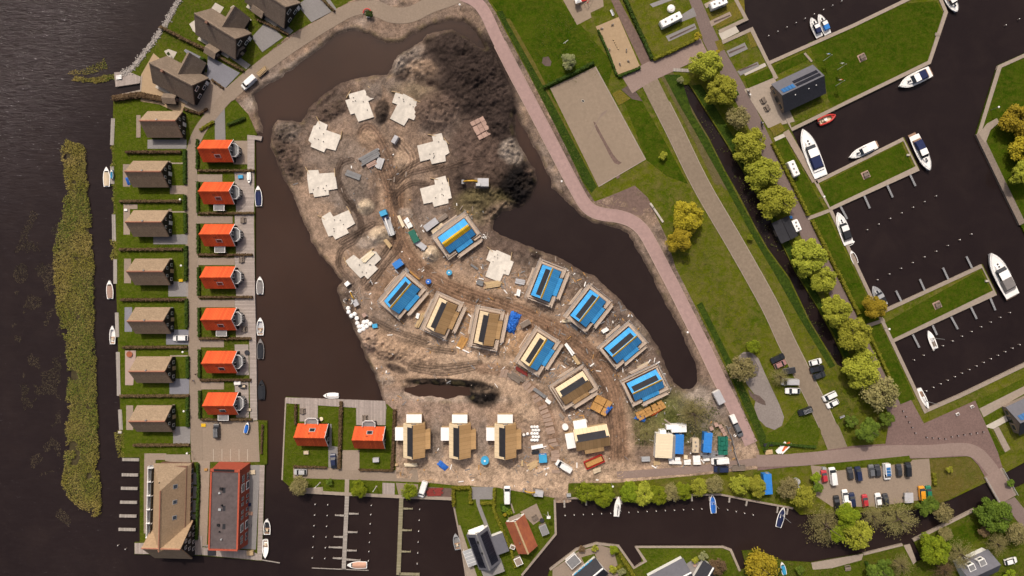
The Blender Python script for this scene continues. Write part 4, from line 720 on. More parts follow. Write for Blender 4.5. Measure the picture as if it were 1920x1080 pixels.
for p, w, h, m, l in (([(1447,269),(1480,335),(1514,404)],.9,1.2,'hedge_yellow','yellow-green hedge along the lane beside the white camper'),([(1521,414),(1560,492),(1608,588)],.9,1.2,'hedge_yellow','yellow-green hedge along the lane from shed to harbour corner'),([(1612,596),(1645,660),(1668,712)],.8,1.,'hedge_yellow','low yellow hedge at the lower end of the lane'),
    ([(1224,113),(1262,96),(1303,75)],.9,1.3,'hedge_yellow','bright hedge at the bottom of the caravan field'),([(1169,-6),(1196,54),(1222,112)],1.,1.2,'hedge_green','dark hedge between the footpath and the caravan field'),([(1019,165),(1070,141),(1113,119)],.9,1.3,'hedge_green','dark hedge above the sand court'),([(1158,145),(1200,128)],.7,1.,'hedge_green','short hedge below the sandy play pit'),
    ([(1121,57),(1140,100),(1156,142)],.6,.8,'hedge_green','low hedge on the left side of the sandy play pit'),([(851,948),(850,914),(882,913)],.9,1.3,'hedge_yellow','clipped yellow hedge corner of the dark-roofed house garden'),([(882,914),(882,940),(886,942)],.8,1.2,'hedge_yellow','short yellow hedge left of the grey parking bay'),([(900,942),(925,942)],.8,1.1,'hedge_yellow','short yellow hedge below the grey parking bay'),
    ([(927,914),(926,955),(942,992),(958,1028),(966,1062)],.8,1.2,'hedge_yellow','long bent yellow hedge between dark house and red barn'),([(1161,1036),(1176,1060),(1190,1082)],.9,1.3,'hedge_yellow','yellow hedge along the narrow boat inlet'),([(1622,1052),(1628,1068),(1640,1082)],.7,1.2,'hedge_green','dark curved hedge in the bottom garden'),([(1148,1072),(1165,1058)],1.,1.2,'hedge_yellow','thick lime hedge piece on the bottom terrace'),
    ([(640.5,752),(639,815),(637,878)],.9,1.3,'hedge_brown','brown hedge between the two southern orange-roofed houses'),([(741,767),(739,820),(736,882)],.9,1.3,'hedge_brown','brown hedge right of the southern orange-roofed houses'),([(555.5,757),(555,795)],.6,1.1,'hedge_brown','short brown hedge beside the left southern deck'),([(551,874),(614,876)],.5,.9,'hedge_brown','low brown hedge below the left southern orange-roofed house'),
    ([(674,880),(735,882)],.5,.9,'hedge_brown','low brown hedge below the right southern orange-roofed house'),([(1748,886),(1751,908)],1.,1.2,'hedge_yellow','short lime hedge at the right end of the car park'),([(214,186),(264,179),(308,188)],1.6,1.4,'hedge_brown','rusty brown hedge along the top edge of the cottage gardens'),([(303,52),(345,74),(387,94)],.8,1.2,'hedge_brown','brown hedge between the two big thatched villas'),
    ([(412,108),(458,134)],.7,1.,'hedge_brown','brown hedge along the drive of the lower big villa'),([(398,150),(420,166)],.5,.8,'hedge_brown','brown hedge piece beside the lower villa gravel yard'),([(346,205),(376,214),(390,204)],.6,.9,'hedge_brown','brown hedge round the corner of the lower villa yard'),([(484,38),(542,66)],.6,1.,'hedge_brown','brown hedge between villa drive and lawn at the top'),
    ([(428,235),(461,222)],.8,1.,'hedge_green','short dark green hedge alone on the lawn corner by the canal'),([(376,245),(402,228)],.8,.9,'hedge_yellow','curved green hedge above the topmost orange-roofed house'),([(372,868),(374,905),(370,1010)],.7,1.2,'hedge_green','dark hedge along the small patios of the thatched apartments'),
    ([(378,120),(384,110)],1.3,1.6,'hedge_green','dense dark hedge clump at the gable of the lower big villa'),([(1432,845),(1440,830),(1528,838)],.7,1.,'hedge_green','dark hedge behind the orange and white barrier boards'),([(600,-5),(628,22)],.5,.9,'hedge_brown','brown hedge beside the topmost drive'),([(493,796),(491,850)],.5,.8,'hedge_brown','thin brown hedge on the grass strip right of the cottage car park')): hedge(p, w, h, m, l)
# reeds and weeds: nobody could count them
def blades(name, pts, mat, size, h, label, cat):
    n = len(pts); rs = np.random.default_rng(n); pos = np.array([(x, y, z) for x, y, z in pts]); pos[:, 2] += rs.random(n)*h
    me = leaf_mesh(name, pos, unit(rs.normal(size=(n, 3))*.55 + np.array([0, 0, .8])), rs.uniform(.5, 1.2, n)*size, np.stack([np.clip(.5+1.2*fbm(pos[:, 0]*.25, pos[:, 1]*.25, 8, 3)+rs.normal(size=n)*.2, 0, 1), np.clip(.35+1.6*fbm(pos[:, 0]*.12, pos[:, 1]*.08, 18, 3), 0, 1)*rs.random(n)*1.4], 1), aspect=.45); me.materials.append(MATS[mat])
    o = bpy.data.objects.new(name, me); C.objects.link(o); return tag(o, label, cat, kind='stuff')
def scatter(poly, n, z, inset=0., seed=1, nz=0.):
    rs = np.random.default_rng(seed); P = np.array(poly); a = P.min(0)-3; b = P.max(0)+3; q = rs.uniform(a, b, (n, 2)); x = (q[:, 0]-960)/6; y = (540-q[:, 1])/6
    k = poly_sd(q[:, 0], q[:, 1], poly) + fbm(x*.4, y*.4, seed, 3)*6 > inset
    if nz: k &= (fbm(x*.22, y*.22, seed+5, 3) > nz)
    return [(x[i], y[i], z) for i in np.nonzero(k)[0]]
blades('reed_bed', scatter(REED, 70000, -.42, 3, 1, -.34), 'reed', .19, .9, 'long strip of tangled green and straw-coloured reeds in the lake', 'reeds')
blades('water_weed', scatter([(60,380),(105,360),(112,420),(98,540),(112,640),(110,760),(112,880),(60,900),(20,600),(20,480)], 26000, -.6, 0, 2, .12) + scatter([(70,880),(112,890),(150,960),(190,972),(190,1000),(160,1012),(90,960)], 9000, -.6, 0, 3, -.02), 'weed', .17, .06, 'thin weed showing at the lake surface beside the reed strip', 'weed')
blades('reed_bed', scatter([(133,150),(140,143),(175,146),(212,138),(216,148),(160,155)], 2600, -.5, 0, 4) + scatter([(125,138),(170,122),(195,105),(205,128),(160,140)], 1500, -.6, 0, 6, .0), 'reed', .2, .4, 'short straw-coloured reed spit beside the wooden lake deck', 'reeds')
blades('bank_growth', scatter(DITCH, 9000, -.1, -12, 7, -.05)[:4500] + scatter([(1496,600),(1556,700),(1600,770),(1590,800),(1540,720)], 3000, .02, 0, 9) + scatter([(1298,572),(1400,735),(1432,830),(1424,850),(1338,650)], 5000, .05, 0, 10) + scatter([(925,22),(938,20),(1050,230),(1118,352),(1100,362),(985,137)], 6000, .05, 0, 12), 'tuft', .2, .35, 'rough green growth along ditch banks and verges', 'plants')
blades('scrub', scatter([(1190,750),(1270,735),(1330,745),(1360,800),(1330,830),(1190,835)], 5000, .1, 0, 13, -.05), 'tuft', .2, .3, 'rough grass round the site cabins', 'plants')
blades('scrub', [(x, y, soil_z(x, y)) for x, y, z in scatter([(508,235),(560,228),(600,190),(680,150),(700,160),(600,230),(560,300),(580,340),(545,345),(515,290)], 2600, 0, 0, 14, .0)], 'weed', .2, .2, 'dry tufts on the rough north-west shore of the site', 'plants')
blades('flower_meadow', scatter([(1060,20),(1105,60),(1150,150),(1030,160),(960,50)], 2600, .04, 0, 15, .02) + scatter([(1290,420),(1350,520),(1420,640),(1380,650),(1300,540),(1260,470)], 5000, .04, 0, 16, .0), 'tuft', .17, .12, 'uneven tufts in the long meadow grass', 'plants')
blades('shore_reed', scatter([(206,275),(214,275),(216,312),(209,312)], 700, -.3, 0, 17) + scatter([(208,452),(218,452),(219,485),(211,485)], 700, -.3, 0, 18) + scatter([(212,810),(232,808),(234,858),(222,858)], 1400, -.3, 0, 19) + scatter([(211,346),(216,346),(216,400),(211,400)], 400, -.3, 0, 20), 'reed', .2, .5, 'reedy fringe between the landing stages of the cottages', 'reeds')
# stone revetment on the lake shore
rs = random.Random(3); b = MB(); SH = catmull([(345,-15),(318,35),(296,68),(272,100),(247,130),(225,142)], 40); L, Rr = ribbon(gp(SH), 1)
for i in range(3400):
    t = rs.random(); p = SH[min(len(SH)-1, int(t*len(SH)))]; off = rs.gauss(-1, 4.2); x, y = g(p[0]+off-2, p[1]+rs.gauss(0, 3)-.5*off); s = rs.uniform(.14, .42); z = -.5 + max(-.1, min(.5, .12*off + .2))
    vs_ = [(x+s*rs.uniform(.6, 1)*math.cos(a), y+s*rs.uniform(.6, 1)*math.sin(a), z-.1) for a in (0, 1.3, 2.6, 3.9, 5.2)] + [(x+s*.45*math.cos(a+.4), y+s*.45*math.sin(a+.4), z+s*.7) for a in (0, 1.3, 2.6, 3.9, 5.2)]
    b.add(vs_, [(j, (j+1) % 5, 5+(j+1) % 5, 5+j) for j in range(5)] + [(5, 6, 7, 8, 9)])
tag(b.build('shore_stones', 'stone'), 'grey boulders of the lake shore embankment', 'stones', kind='stuff')
# ------------------------------------------------------------------ houses
def window_part(parent, cx, cy, cz, nx, ny, w, h, frame='white', pane='pane', name='window', upv=(0, 0, 1)):
    """framed window proud of a face at c with outward normal n; up along upv"""
    n = Vector((nx, ny, 0)) if not isinstance(nx, Vector) else nx
    n = n.normalized(); u = Vector(upv).normalized(); r = u.cross(n).normalized(); c = Vector((cx, cy, cz))
    def plate(ww, hh, d0, d1, k):
        q = [c + r*(sx*ww/2) + u*(sz*hh/2) for sx, sz in ((-1, -1), (1, -1), (1, 1), (-1, 1))]
        b = MB(); b.add([p + n*d0 for p in q] + [p + n*d1 for p in q], [(4, 5, 6, 7), (0, 1, 5, 4), (1, 2, 6, 5), (2, 3, 7, 6), (3, 0, 4, 7)]); return b
    f = plate(w, h, -.05, .05, 0).build(name, frame, parent); p = plate(w*.76, h*.78, 0, .07, 0).build('pane', pane, f); return f
def gable_shell(parent, L, W, ze, zr, wall, roof, ov=.35, og=.35, th=.22, z0=-.2, ridge=None, roof2=None, wallname='wall'):
    """house body along local x with gable roof; returns the roof object (slope A = +y, slope B = -y)"""
    l, w = L/2, W/2; b = MB(); prof = [(-w, z0), (w, z0), (w, ze), (0, zr - .15), (-w, ze)]
    b.loft([[(-l, y, z) for y, z in prof], [(l, y, z) for y, z in prof]]); b.build(wallname, wall, parent)
    sl = (zr - ze) / w; ye = w + ov; zz = ze - sl*ov + .12; zr2 = zr + .12; X = l + og
    ra = MB().slab4((X, 0, zr2), (X, ye, zz), (-X, ye, zz), (-X, 0, zr2), th)
    rb = MB().slab4((-X, 0, zr2), (-X, -ye, zz), (X, -ye, zz), (X, 0, zr2), th)
    # slab4 pushes inwards along its own normal, keep normals outwards
    ro = ra.build('roof', roof, parent); rs_ = rb.build('roof', roof2 or roof, parent)
    if ridge:
        k = MB().loft([[(x, -.28, zr2-.16), (x, 0, zr2+.12), (x, .28, zr2-.16)] for x in (-X-.03, X+.03)]); k.build('ridge_cap', ridge, ro)
    return ro, rs_
TH = [(293,225.5),(265.5,321),(266.5,416),(269,509),(270,602.5),(273,697),(273,791)]
for i, (ix, iy) in enumerate(TH):
    x, y = g(ix, iy, 8.2); t = thing('thatched_cottage', f'brown thatched cottage with black gable, {ORD[i]} from the top of the waterside row', 'house', (x, y, 0), 0, 'thatched cottages by the lake')
    ra, rb = gable_shell(t, 10.6, 7.6, 2.9, 7.6, 'dark_wood', 'thatch', .3, .15, .4, ridge='thatch_ridge')
    for k, (yy, zz, w, h) in enumerate(((-2.2, 1.5, 1.0, 1.3), (2.2, 1.5, 1.0, 1.3), (-1.2, 4.3, .9, 1.1), (1.2, 4.3, .9, 1.1))): window_part(t, 5.3, yy, zz, 1, 0, w, h)
    d = MB().box(5.33, .3, 0, .1, 1.2, 2.2).build('door', 'timber' if i in (3, 4, 5, 6) else 'white', t); MB().box(5.41, .7, 1, .06, .08, .2).build('handle', 'steel', d)
    window_part(t, -5.3, 1.3, 1.5, -1, 0, 1.6, 1.6); window_part(t, -5.3, -1.3, 1.5, -1, 0, 1.6, 1.6)
    MB().cyl(-.2, .35, 7.0, .22, .95, 8).build('chimney_pipe', 'steel', ra)
# orange-roofed houses
RO = [(398,278),(399.5,358.5),(401,439),(402.5,520),(404,599.5),(405.5,681.5),(407.5,761)]
def orange_house(x, y, rz, label, group, sky_side, porch=False, bay=True):
    t = thing('orange_roofed_house', label, 'house', (x, y, 0), rz, group)
    ra, rb = gable_shell(t, 9.0, 6.3, 2.9, 6.75, 'dark_wood', 'roof_orange', .3, .2, .18, ridge='roof_orange')
    for s in (1, -1):
        MB().slab4((4.72, 0, 6.95), (4.72, s*3.48, 2.62), (4.82, s*3.48, 2.62), (4.82, 0, 6.95), .2).build('verge_board', 'white', t)
    # roof light on one slope
    n = Vector((0, sky_side * 3.85, 3.15)).normalized(); u = Vector((0, -sky_side*3.15, 3.85)).normalized(); pc = Vector((.6 if sky_side < 0 else .3, sky_side*1.9, 6.87 - 1.9*3.85/3.15 + .02))
    f = window_part(rb if sky_side < 0 else ra, pc.x, pc.y, pc.z, n, 0, 1.9, 1.4, 'galv', 'glass', 'skylight', u)
    for k in (-.35, .1): MB().cyl(k-.2, sky_side*1.0, 5.5, .1, .5, 6).build('vent_pipe', 'black', ra if sky_side > 0 else rb)
    if bay:
        b = MB().prism([(4.4, -1.9), (5.6, -1.9), (6.5, -.9), (6.5, 1.3), (5.6, 2.2), (4.4, 2.2)], 2.55, 2.75); bal = b.build('balcony', 'grey_mid', t)
        rail = MB(); pts = [(4.6, -1.9), (5.6, -1.9), (6.5, -.9), (6.5, 1.3), (5.6, 2.2), (4.6, 2.2)]
        rail.tube([(a, c, 3.7) for a, c in pts], .11, 4)
        for a, c in resample(pts, .8): rail.tube([(a, c, 2.7), (a, c, 3.7)], .06, 4)
        rail.build('railing', 'white', bal); b = MB().prism([(4.4, -1.7), (5.5, -1.7), (6.3, -.8), (6.3, 1.2), (5.5, 2.0), (4.4, 2.0)], -.2, 2.5); b.build('bay', 'dark_wood', t)
        for k, (xx, yy, nx, ny) in enumerate(((6.3, .2, 1, 0), (5.9, 1.6, 1, 1), (5.9, -1.25, 1, -1))): window_part(t, xx, yy, 1.4, nx, ny, 1.2 if k == 0 else .8, 1.7)
        window_part(t, 4.5, .5, 4.2, 1, 0, 1.3, 2.0); window_part(t, 4.5, -1.3, 4.0, 1, 0, .7, 1.2)
    window_part(t, -4.5, 0, 4.3, -1, 0, 1.3, 1.4); d = MB().box(-4.53, 1.2, 0, .1, 1.0, 2.1).build('door', 'white', t); MB().box(-4.61, 1.5, 1, .06, .08, .2).build('handle', 'steel', d)
    if porch:
        pr = MB().box(-.2, -4.4, 2.0, 3.3, 1.9, .16).build('porch_roof', 'white', t); MB().box(-.2, -4.4, 2.17, 3.0, 1.6, .05).build('porch_glazing', 'grey_mid', pr)
        for k in (-1.6, 1.2): MB().tube([(k, -5.2, -.2), (k, -5.2, 2.0)], .08, 5).build('post', 'white', t)
    return t
for i, (ix, iy) in enumerate(RO):
    x, y = g(ix, iy, 7.1); orange_house(x, y, 0, f'bright orange-roofed black house, {ORD[i]} from the top of the canal column', 'orange-roofed houses by the canal', -1, porch=i in (1, 2, 4, 6))
for (ix, iy), l in (((579,821),'left of the two orange-roofed houses beside the southern quay'),((688,826),'right of the two orange-roofed houses beside the southern quay')):
    x, y = g(ix, iy, 7.1); t = orange_house(x, y, rd(-1), l, 'orange-roofed houses by the southern quay', 1, bay=False)
    b = MB().prism([(-2.2, 3.0), (-2.2, 4.6), (-1.4, 5.3), (1.0, 5.3), (1.7, 4.6), (1.7, 3.0)], 2.5, 2.7).build('balcony', 'grey_mid', t); rl = MB(); pts = [(-2.2, 3.4), (-2.2, 4.6), (-1.4, 5.3), (1.0, 5.3), (1.7, 4.6), (1.7, 3.4)]; rl.tube([(a, c, 3.6) for a, c in pts], .11, 4)
    for a, c in resample(pts, .8): rl.tube([(a, c, 2.7), (a, c, 3.6)], .06, 4)
    rl.build('railing', 'white', b); window_part(t, 4.5, .8, 4.3, 1, 0, 1.5, 2.2); window_part(t, 4.5, -1.5, 1.6, 1, 0, 1.2, 1.6); MB().box(-.2, 3.9, -.2, 3.4, 1.6, 2.7).build('bay', 'dark_wood', t)
# the big thatched villas
def villa(ix, iy, rz, label, name='thatched_villa'):
    x, y = g(ix, iy, 9); t = thing(name, label, 'house', (x, y, 0), rz, 'big thatched villas')
    ra, rb = gable_shell(t, 14.0, 8.8, 2.8, 9.0, 'dark_wood', 'thatch_grey', .4, .3, .4, ridge='thatch_grey')
    # cross wing towards the garden
    b = MB(); prof = [(-2.9, -.2), (2.9, -.2), (2.9, 3.0), (0, 7.4), (-2.9, 3.0)]; b.loft([[(1.2+u, 8.2, z) for u, z in prof], [(1.2+u, 1.0, z) for u, z in prof]]); b.build('wing_wall', 'dark_wood', t)
    w1 = MB().slab4((1.2, 8.5, 7.6), (-2.2, 8.5, 2.5), (-2.2, 1.2, 2.5), (1.2, .6, 7.6), .35).build('wing_roof', 'thatch_grey', t); MB().slab4((1.2, .6, 7.6), (4.6, 1.2, 2.5), (4.6, 8.5, 2.5), (1.2, 8.5, 7.6), .35).build('wing_roof', 'thatch_grey', t)
    MB().tube([(1.2, .9, 7.66), (1.2, 8.5, 7.66)], .14, 5).build('ridge_cap', 'thatch_grey', w1)
    for k, (yy, zz) in enumerate(((-1.5, 1.5), (1.5, 1.5), (0, 5.0))): window_part(t, 7.0, yy, zz, 1, 0, 1.5 if k < 2 else 1.8, 1.5)
    for yy in (-2.0, 2.0): window_part(t, -7, yy, 1.5, -1, 0, 1.5, 1.6)
    window_part(t, 1.2, 8.2, 4.6, 0, 1, 1.4, 1.4); d = MB().box(7.04, 3.1, 0, .12, 1.1, 2.2).build('door', 'white', t); MB().box(7.13, 3.5, 1, .06, .1, .2).build('handle', 'steel', d)
    MB().box(-2.5, -.4, 8.2, .8, .8, 1.6).build('chimney', 'brick_wall', ra)
    MB().prism([(-7.2, -5.6), (4, -5.6), (4, -4.6), (-7.2, -4.6)], -.2, .16).build('step', 'concrete_light', t); return t
villa(320, 139, rd(-28), 'big thatched villa nearest the wooden lake deck'); villa(403, 49, rd(-32), 'big thatched villa in the middle of the top left corner')
villa(498, -12, rd(-34), 'big thatched villa cut off by the top edge')
def shed(ix, iy, rz, L, W, h, label, wall='dark_wood', roof='thatch_grey', name='shed', zr=None):
    x, y = g(ix, iy, h); t = thing(name, label, 'shed', (x, y, 0), rd(rz)); ra, rb = gable_shell(t, L, W, h, zr or h + W*.35, wall, roof, .2, .2, .15); d = MB().box(L/2+.02, 0, 0, .1, 1, 1.9).build('door', 'timber_grey', t); MB().box(L/2+.09, .3, 1, .05, .1, .15).build('handle', 'steel', d); return t
shed(397, 96, -32, 3.6, 3.0, 2.2, 'small thatched shed between the two big villas'); shed(318, 185, -4, 3.8, 2.8, 2.2, 'small thatched shed below the villa by the lake deck'); shed(486, 19, -35, 3.8, 3.0, 2.2, 'small thatched shed left of the topmost villa')
shed(441, 89, -40, 4.4, 3.4, 2.4, 'low grey-roofed annex beside the middle villa drive', 'dark_wood', 'timber_old')
# thatched apartment block
cx, cy = g(333, 938, 0); t = thing('thatched_apartments', 'long brown thatched apartment block with white balconies in the bottom left', 'building', (cx, cy, 0), rd(-1.5))
b = MB(); b.box(0, 0, -.2, 9.6, 24, 5.2, m=0); b.build('wall', 'brick_wall', t)
zr, ze = 11.6, 3.6; W2 = 5.3; N_, S_ = 12.6, -12.0
rw = MB().slab4((0, 6.2, zr), (-W2, N_, 5.2), (-W2, S_, 5.2), (0, S_, zr), .4).build('roof', 'thatch_warm', t); re_ = MB().slab4((0, S_, zr), (W2+.3, S_, ze), (W2+.3, N_, ze), (0, 6.2, zr), .4).build('roof', 'thatch_warm', t)
MB().add([(0, 6.2, zr), (W2+.3, N_, ze), (-W2, N_, 5.2), (0, 6.2, zr-.5), (W2+.3, N_, ze-.4), (-W2, N_, 4.8)], [(0, 1, 2), (3, 5, 4), (0, 3, 4, 1), (1, 4, 5, 2), (2, 5, 3, 0)]).build('hip_roof', 'thatch', t)
MB().tube([(0, 6.2, zr+.05), (0, S_, zr+.05)], .2, 6).build('ridge_cap', 'thatch_ridge', rw)
gz = MB(); prof = [(-5.5, -.2), (5.5, -.2), (5.5, 3.2), (0, 10.8), (-5.5, 3.2)]; gz.loft([[(-5.0, -11.2+u, z) for u, z in prof], [(5.9, -11.2+u, z) for u, z in prof]]); gz.build('gable_wall', 'dark_wood', t)
g1 = MB().slab4((6.2, -11.2, 11.1), (6.2, -5.2, 2.7), (-5.4, -5.2, 2.7), (-5.4, -11.2, 11.1), .4).build('gable_roof', 'thatch_warm', t); MB().slab4((-5.4, -11.2, 11.1), (-5.4, -17.2, 2.7), (6.2, -17.2, 2.7), (6.2, -11.2, 11.1), .4).build('gable_roof', 'thatch_warm', t); MB().tube([(-5.4, -11.2, 11.15), (6.2, -11.2, 11.15)], .24, 6).build('ridge_cap', 'thatch_ridge', g1)
for k in range(4):
    for zz in (1.4,): window_part(t, 4.8, 9.5 - k*4.4, zz, 1, 0, 1.6, 1.8)
    window_part(t, 4.8, 7.8 - k*4.4, 1.4, 1, 0, 1.1, 1.8, 'dark_wood')
for yy in (3.5, -1.2, -5.9):
    n = Vector((8., 0, 5.6)).normalized(); u = Vector((-5.6, 0, 8.)).normalized(); window_part(re_, 2.7, yy + 3, zr - 2.7*8/5.6 + .05, n, 0, 1.3, 1.4, 'galv', 'pane', 'skylight', u)
for k, (yy, zz) in enumerate(((-14.5, 1.4), (-12.3, 1.4), (-10, 1.4), (-7.8, 1.4), (-13.4, 4.2), (-11.2, 4.2), (-9, 4.2), (-12.2, 6.8), (-10.2, 6.8))): window_part(t, 5.9, yy, zz, 1, 0, 1.1, 1.4)
bl = MB(); bl.box(-5.6, 1, 5.1, 1.6, 22, .2); bal = bl.build('balcony', 'grey_mid', t)
for k in range(6): MB().box(-5.6, 11.5 - k*4.2, 2.5, 1.7, .22, 4.2).build('balcony_screen', 'white', bal)
MB().box(-6.4, 1, 5.3, .15, 22, 1.1).build('railing', 'white', bal); MB().box(-5.0, 1, 5.6, .1, 21, 1.5).build('balcony_glazing', 'glass', bal)
for k in range(6): MB().cyl(1.0*(-1)**k*.0-1.2, 8-k*4., 8.6, .18, 1.4, 7).build('vent_pipe', 'black', rw)
# red flat-roofed apartments
cx, cy = g(438, 943, 0); t = thing('red_apartments', 'red-walled apartment block with a grey flat roof in the bottom left', 'building', (cx, cy, 0), rd(-1.6))
MB().box(0, 0, -.2, 9.8, 25.6, 7.4, m=0, tx=.5, ty=.7).build('wall', 'wall_red', t)
rf = MB().box(0, -.2, 7.2, 8.0, 23.4, .12).build('roof', 'roof_felt', t)
for sx, sy, lx, ly in ((0, 12.0, 9., .9), (0, -12.0, 8.8, .5), (4.25, 0, .5, 23.4), (-4.25, 0, .5, 23.4)): MB().box(sx, sy, 7.2, lx, ly, .4).build('parapet', 'wall_red', t)
MB().box(-.3, 12.05, 7.6, 6.2, .7, .12).build('roof_slot', 'black', rf)
for k, (yy, h, w) in enumerate(((9.5, 1.8, 1.2), (8.4, 1.8, .9), (6.2, 2.4, 2.6), (2.9, 1.8, 1.1), (1.2, 1.8, 1.1), (-1.2, 1.8, 1.1), (-2.9, 1.8, 1.1), (-6.0, 2.4, 2.6), (-9.0, 1.8, 1.1), (-10.4, 1.8, 1.0))):
    for zz in (1.6, 4.9): window_part(t, 4.94 - .5*zz/7.4, yy, zz, 1, 0, w, h, 'white' if k in (2, 7) else 'galv')
for yy in (7.5, -6.5): MB().box(-4.8, yy, 3.2, .8, 3.4, 2.8).build('bay', 'dark_wood', t)
for k, (xx, yy, sz) in enumerate(((0, 6.5, .9), (-.5, 5.2, .6), (.3, 1.5, .5), (-.3, .2, .8), (-.6, -4.5, .8), (.4, -8.8, .5), (-.2, -6.5, .4))): MB().box(xx-1, yy, 7.32, sz, sz*.8, .5).build('roof_vent', 'black' if k % 2 == 0 else 'galv', rf)
for k in range(3): MB().box(-.3+k*.15, 6 - k*5.5, 7.33, .9, 1.6, .03).build('roof_patch', 'bitumen', rf)
# clubhouse and the look-alike at the right edge
def club(ix, iy, label, wd_=14.0):
    x, y = g(ix, iy, 3); t = thing('clubhouse', label, 'building', (x, y, 0), rd(25)); ra, rb = gable_shell(t, 13.4, 9.0, 3.0, 6.3, 'timber_grey', 'grey_roof', .4, .4, .2, roof2='slate')
    s = math.atan2(3.3, 4.5); n = Vector((0, math.sin(s), math.cos(s))); u = Vector((0, -math.cos(s), math.sin(s)))
    for cx_, w, mtl in ((-4.2, 4.2, 'solar_blue'), (2.4, 8.2, 'solar')):
        for rr in ((1.2,) if cx_ < 0 else (1.0, 2.3)):
            k = int(w)
            for q in range(k):
                c = Vector((cx_ - w/2 + (q+.5)*w/k, rr, 6.45 - rr*3.3/4.5 + .03)); a = Vector((1, 0, 0)); pw, ph = w/k*.94, 1.15 if cx_ > 0 else 1.7
                MB().slab4(c+a*pw/2-u*ph/2+n*.06, c+a*pw/2+u*ph/2+n*.06, c-a*pw/2+u*ph/2+n*.06, c-a*pw/2-u*ph/2+n*.06, .05).build('solar_panel', mtl, ra)
    for yy in (-2.5, 2.5): window_part(t, -6.7, yy, 1.5, -1, 0, 2.2, 1.7, 'timber')
    d = MB().box(-6.74, 0, 0, .12, 1.8, 2.3).build('door', 'glass', t); MB().box(-6.83, .6, 1, .05, .1, .3).build('handle', 'steel', d)
    for k in (-3, 1.5, 4): MB().cyl(k, -1.5, 5.0, .14, .7, 7).build('vent_pipe', 'white', rb)
    return t
club(1498, 166, 'grey and black gabled clubhouse with solar panels beside the flag lawn'); club(1938, 772, 'dark gabled building with blue solar panels at the right edge')
# houses in the south
x, y = g(905.6, 1036, 6.5); t = thing('dark_house', 'dark house with black solar roof beside the southern harbour', 'house', (x, y, 0), rd(-69.6))
ra, rb = gable_shell(t, 11, 6.6, 3, 6.6, 'white', 'grey_roof', .3, .3, .2, ridge='grey_mid'); s = math.atan2(3.6, 3.3)
for sgn, roof in ((1, ra), (-1, rb)):
    n = Vector((0, sgn*math.sin(s), math.cos(s))); u = Vector((0, -sgn*math.cos(s), math.sin(s)))
    for q in range(9):
        c = Vector((-4.4 + q*1.1, sgn*2.0, 6.75 - 2.0*3.6/3.3 + .02)); a = Vector((sgn, 0, 0)); MB().slab4(c+a*.52-u*1.6+n*.06, c+a*.52+u*1.6+n*.06, c-a*.52+u*1.6+n*.06, c-a*.52-u*1.6+n*.06, .05).build('solar_panel', 'solar', roof)
MB().box(.5, 5.2, -.2, 5.6, 3.6, 3.0).build('annex', 'white', t); MB().box(.5, 5.2, 2.82, 6, 4.0, .2).build('annex_roof', 'grey_roof', t); MB().box(7.2, .3, -.2, 3.2, 6.4, 2.7).build('annex', 'white', t); MB().box(7.2, .3, 2.52, 3.6, 6.8, .2).build('annex_roof', 'paving_grey', t)
c_ = MB().box(1.5, -5.0, 2.2, 5.2, 3.0, .12).build('carport_roof', 'white', t); [MB().box(1.5 - 2.1 + k*1.04, -5.0, 2.33, .9, 2.8, .05).build('roof_panel', 'galv', c_) for k in range(5)]
for k in (-.9, 3.9): MB().tube([(k, -6.3, -.2), (k, -6.3, 2.2)], .09, 5).build('post', 'white', t)
for yy in (-1.6, 1.4): window_part(t, -5.5, yy, 1.6, -1, 0, 1.5, 1.8, 'white', 'glass')
window_part(t, -5.5, 0, 4.6, -1, 0, 1.4, 1.4, 'white', 'glass'); MB().box(-6.2, 0, 2.8, 1.3, 5.0, .15).build('balcony', 'white', t); MB().box(-3.5, -.3, 6.2, .5, .5, 1.2).build('chimney', 'black', ra); MB().box(0, -.3, 6.2, .4, .4, 1.0).build('chimney', 'black', ra)
x, y = g(978, 1009, 6.0); t = thing('red_roofed_house', 'house with rusty red gabled roof beside the canal in the south', 'house', (x, y, 0), rd(-67.6)); ra, rb = gable_shell(t, 10, 5.9, 2.6, 5.9, 'white', 'copper_red', .3, .3, .18, ridge='timber')
for yy in (-1.5, 1.5): window_part(t, -5, yy, 1.5, -1, 0, 1.3, 1.5)
window_part(t, -5, 0, 3.9, -1, 0, 1.2, 1.2); MB().box(-5.6, 0, 2.4, 1.2, 3.8, .12).build('balcony', 'timber_grey', t); d = MB().box(5.02, .5, 0, .1, 1, 2.1).build('door', 'white', t); MB().box(5.09, .9, 1, .05, .1, .15).build('handle', 'steel', d); MB().box(1.5, -1.2, 4.3, .5, .5, 1.0).build('chimney', 'brick_wall', ra)
def flatshed(ix, iy, rz, L, W, h, wall, roof, label, name='shed', cat='shed', pieces=0, rim='white'):
    x, y = g(ix, iy, h); t = thing(name, label, cat, (x, y, soil_z(x, y)), rd(rz)); MB().box(0, 0, -.2, L, W, h+.1).build('wall', wall, t); r = MB().box(0, 0, h-.08, L+.25, W+.25, .14).build('roof', rim, t); MB().box(0, 0, h+.07, L-.1, W-.1, .05).build('roof_felt', roof, r)
    d = MB().box(L/2+.02, 0, 0, .08, .9, min(2, h*.85)).build('door', 'timber_grey', t); return t
flatshed(1020, 994, -68, 2.9, 2.1, 2.2, 'timber_grey', 'grey_mid', 'grey flat-roofed garden shed right of the red-roofed house', rim='galv'); flatshed(972, 1053, -65, 2.2, 2.0, 2.1, 'timber_grey', 'timber_grey', 'small grey garden shed below the red-roofed house'); flatshed(1075, 1053, 40, 3.6, 3.0, 2.3, 'white', 'grey_mid', 'flat-roofed terrace pavilion at the bottom edge')
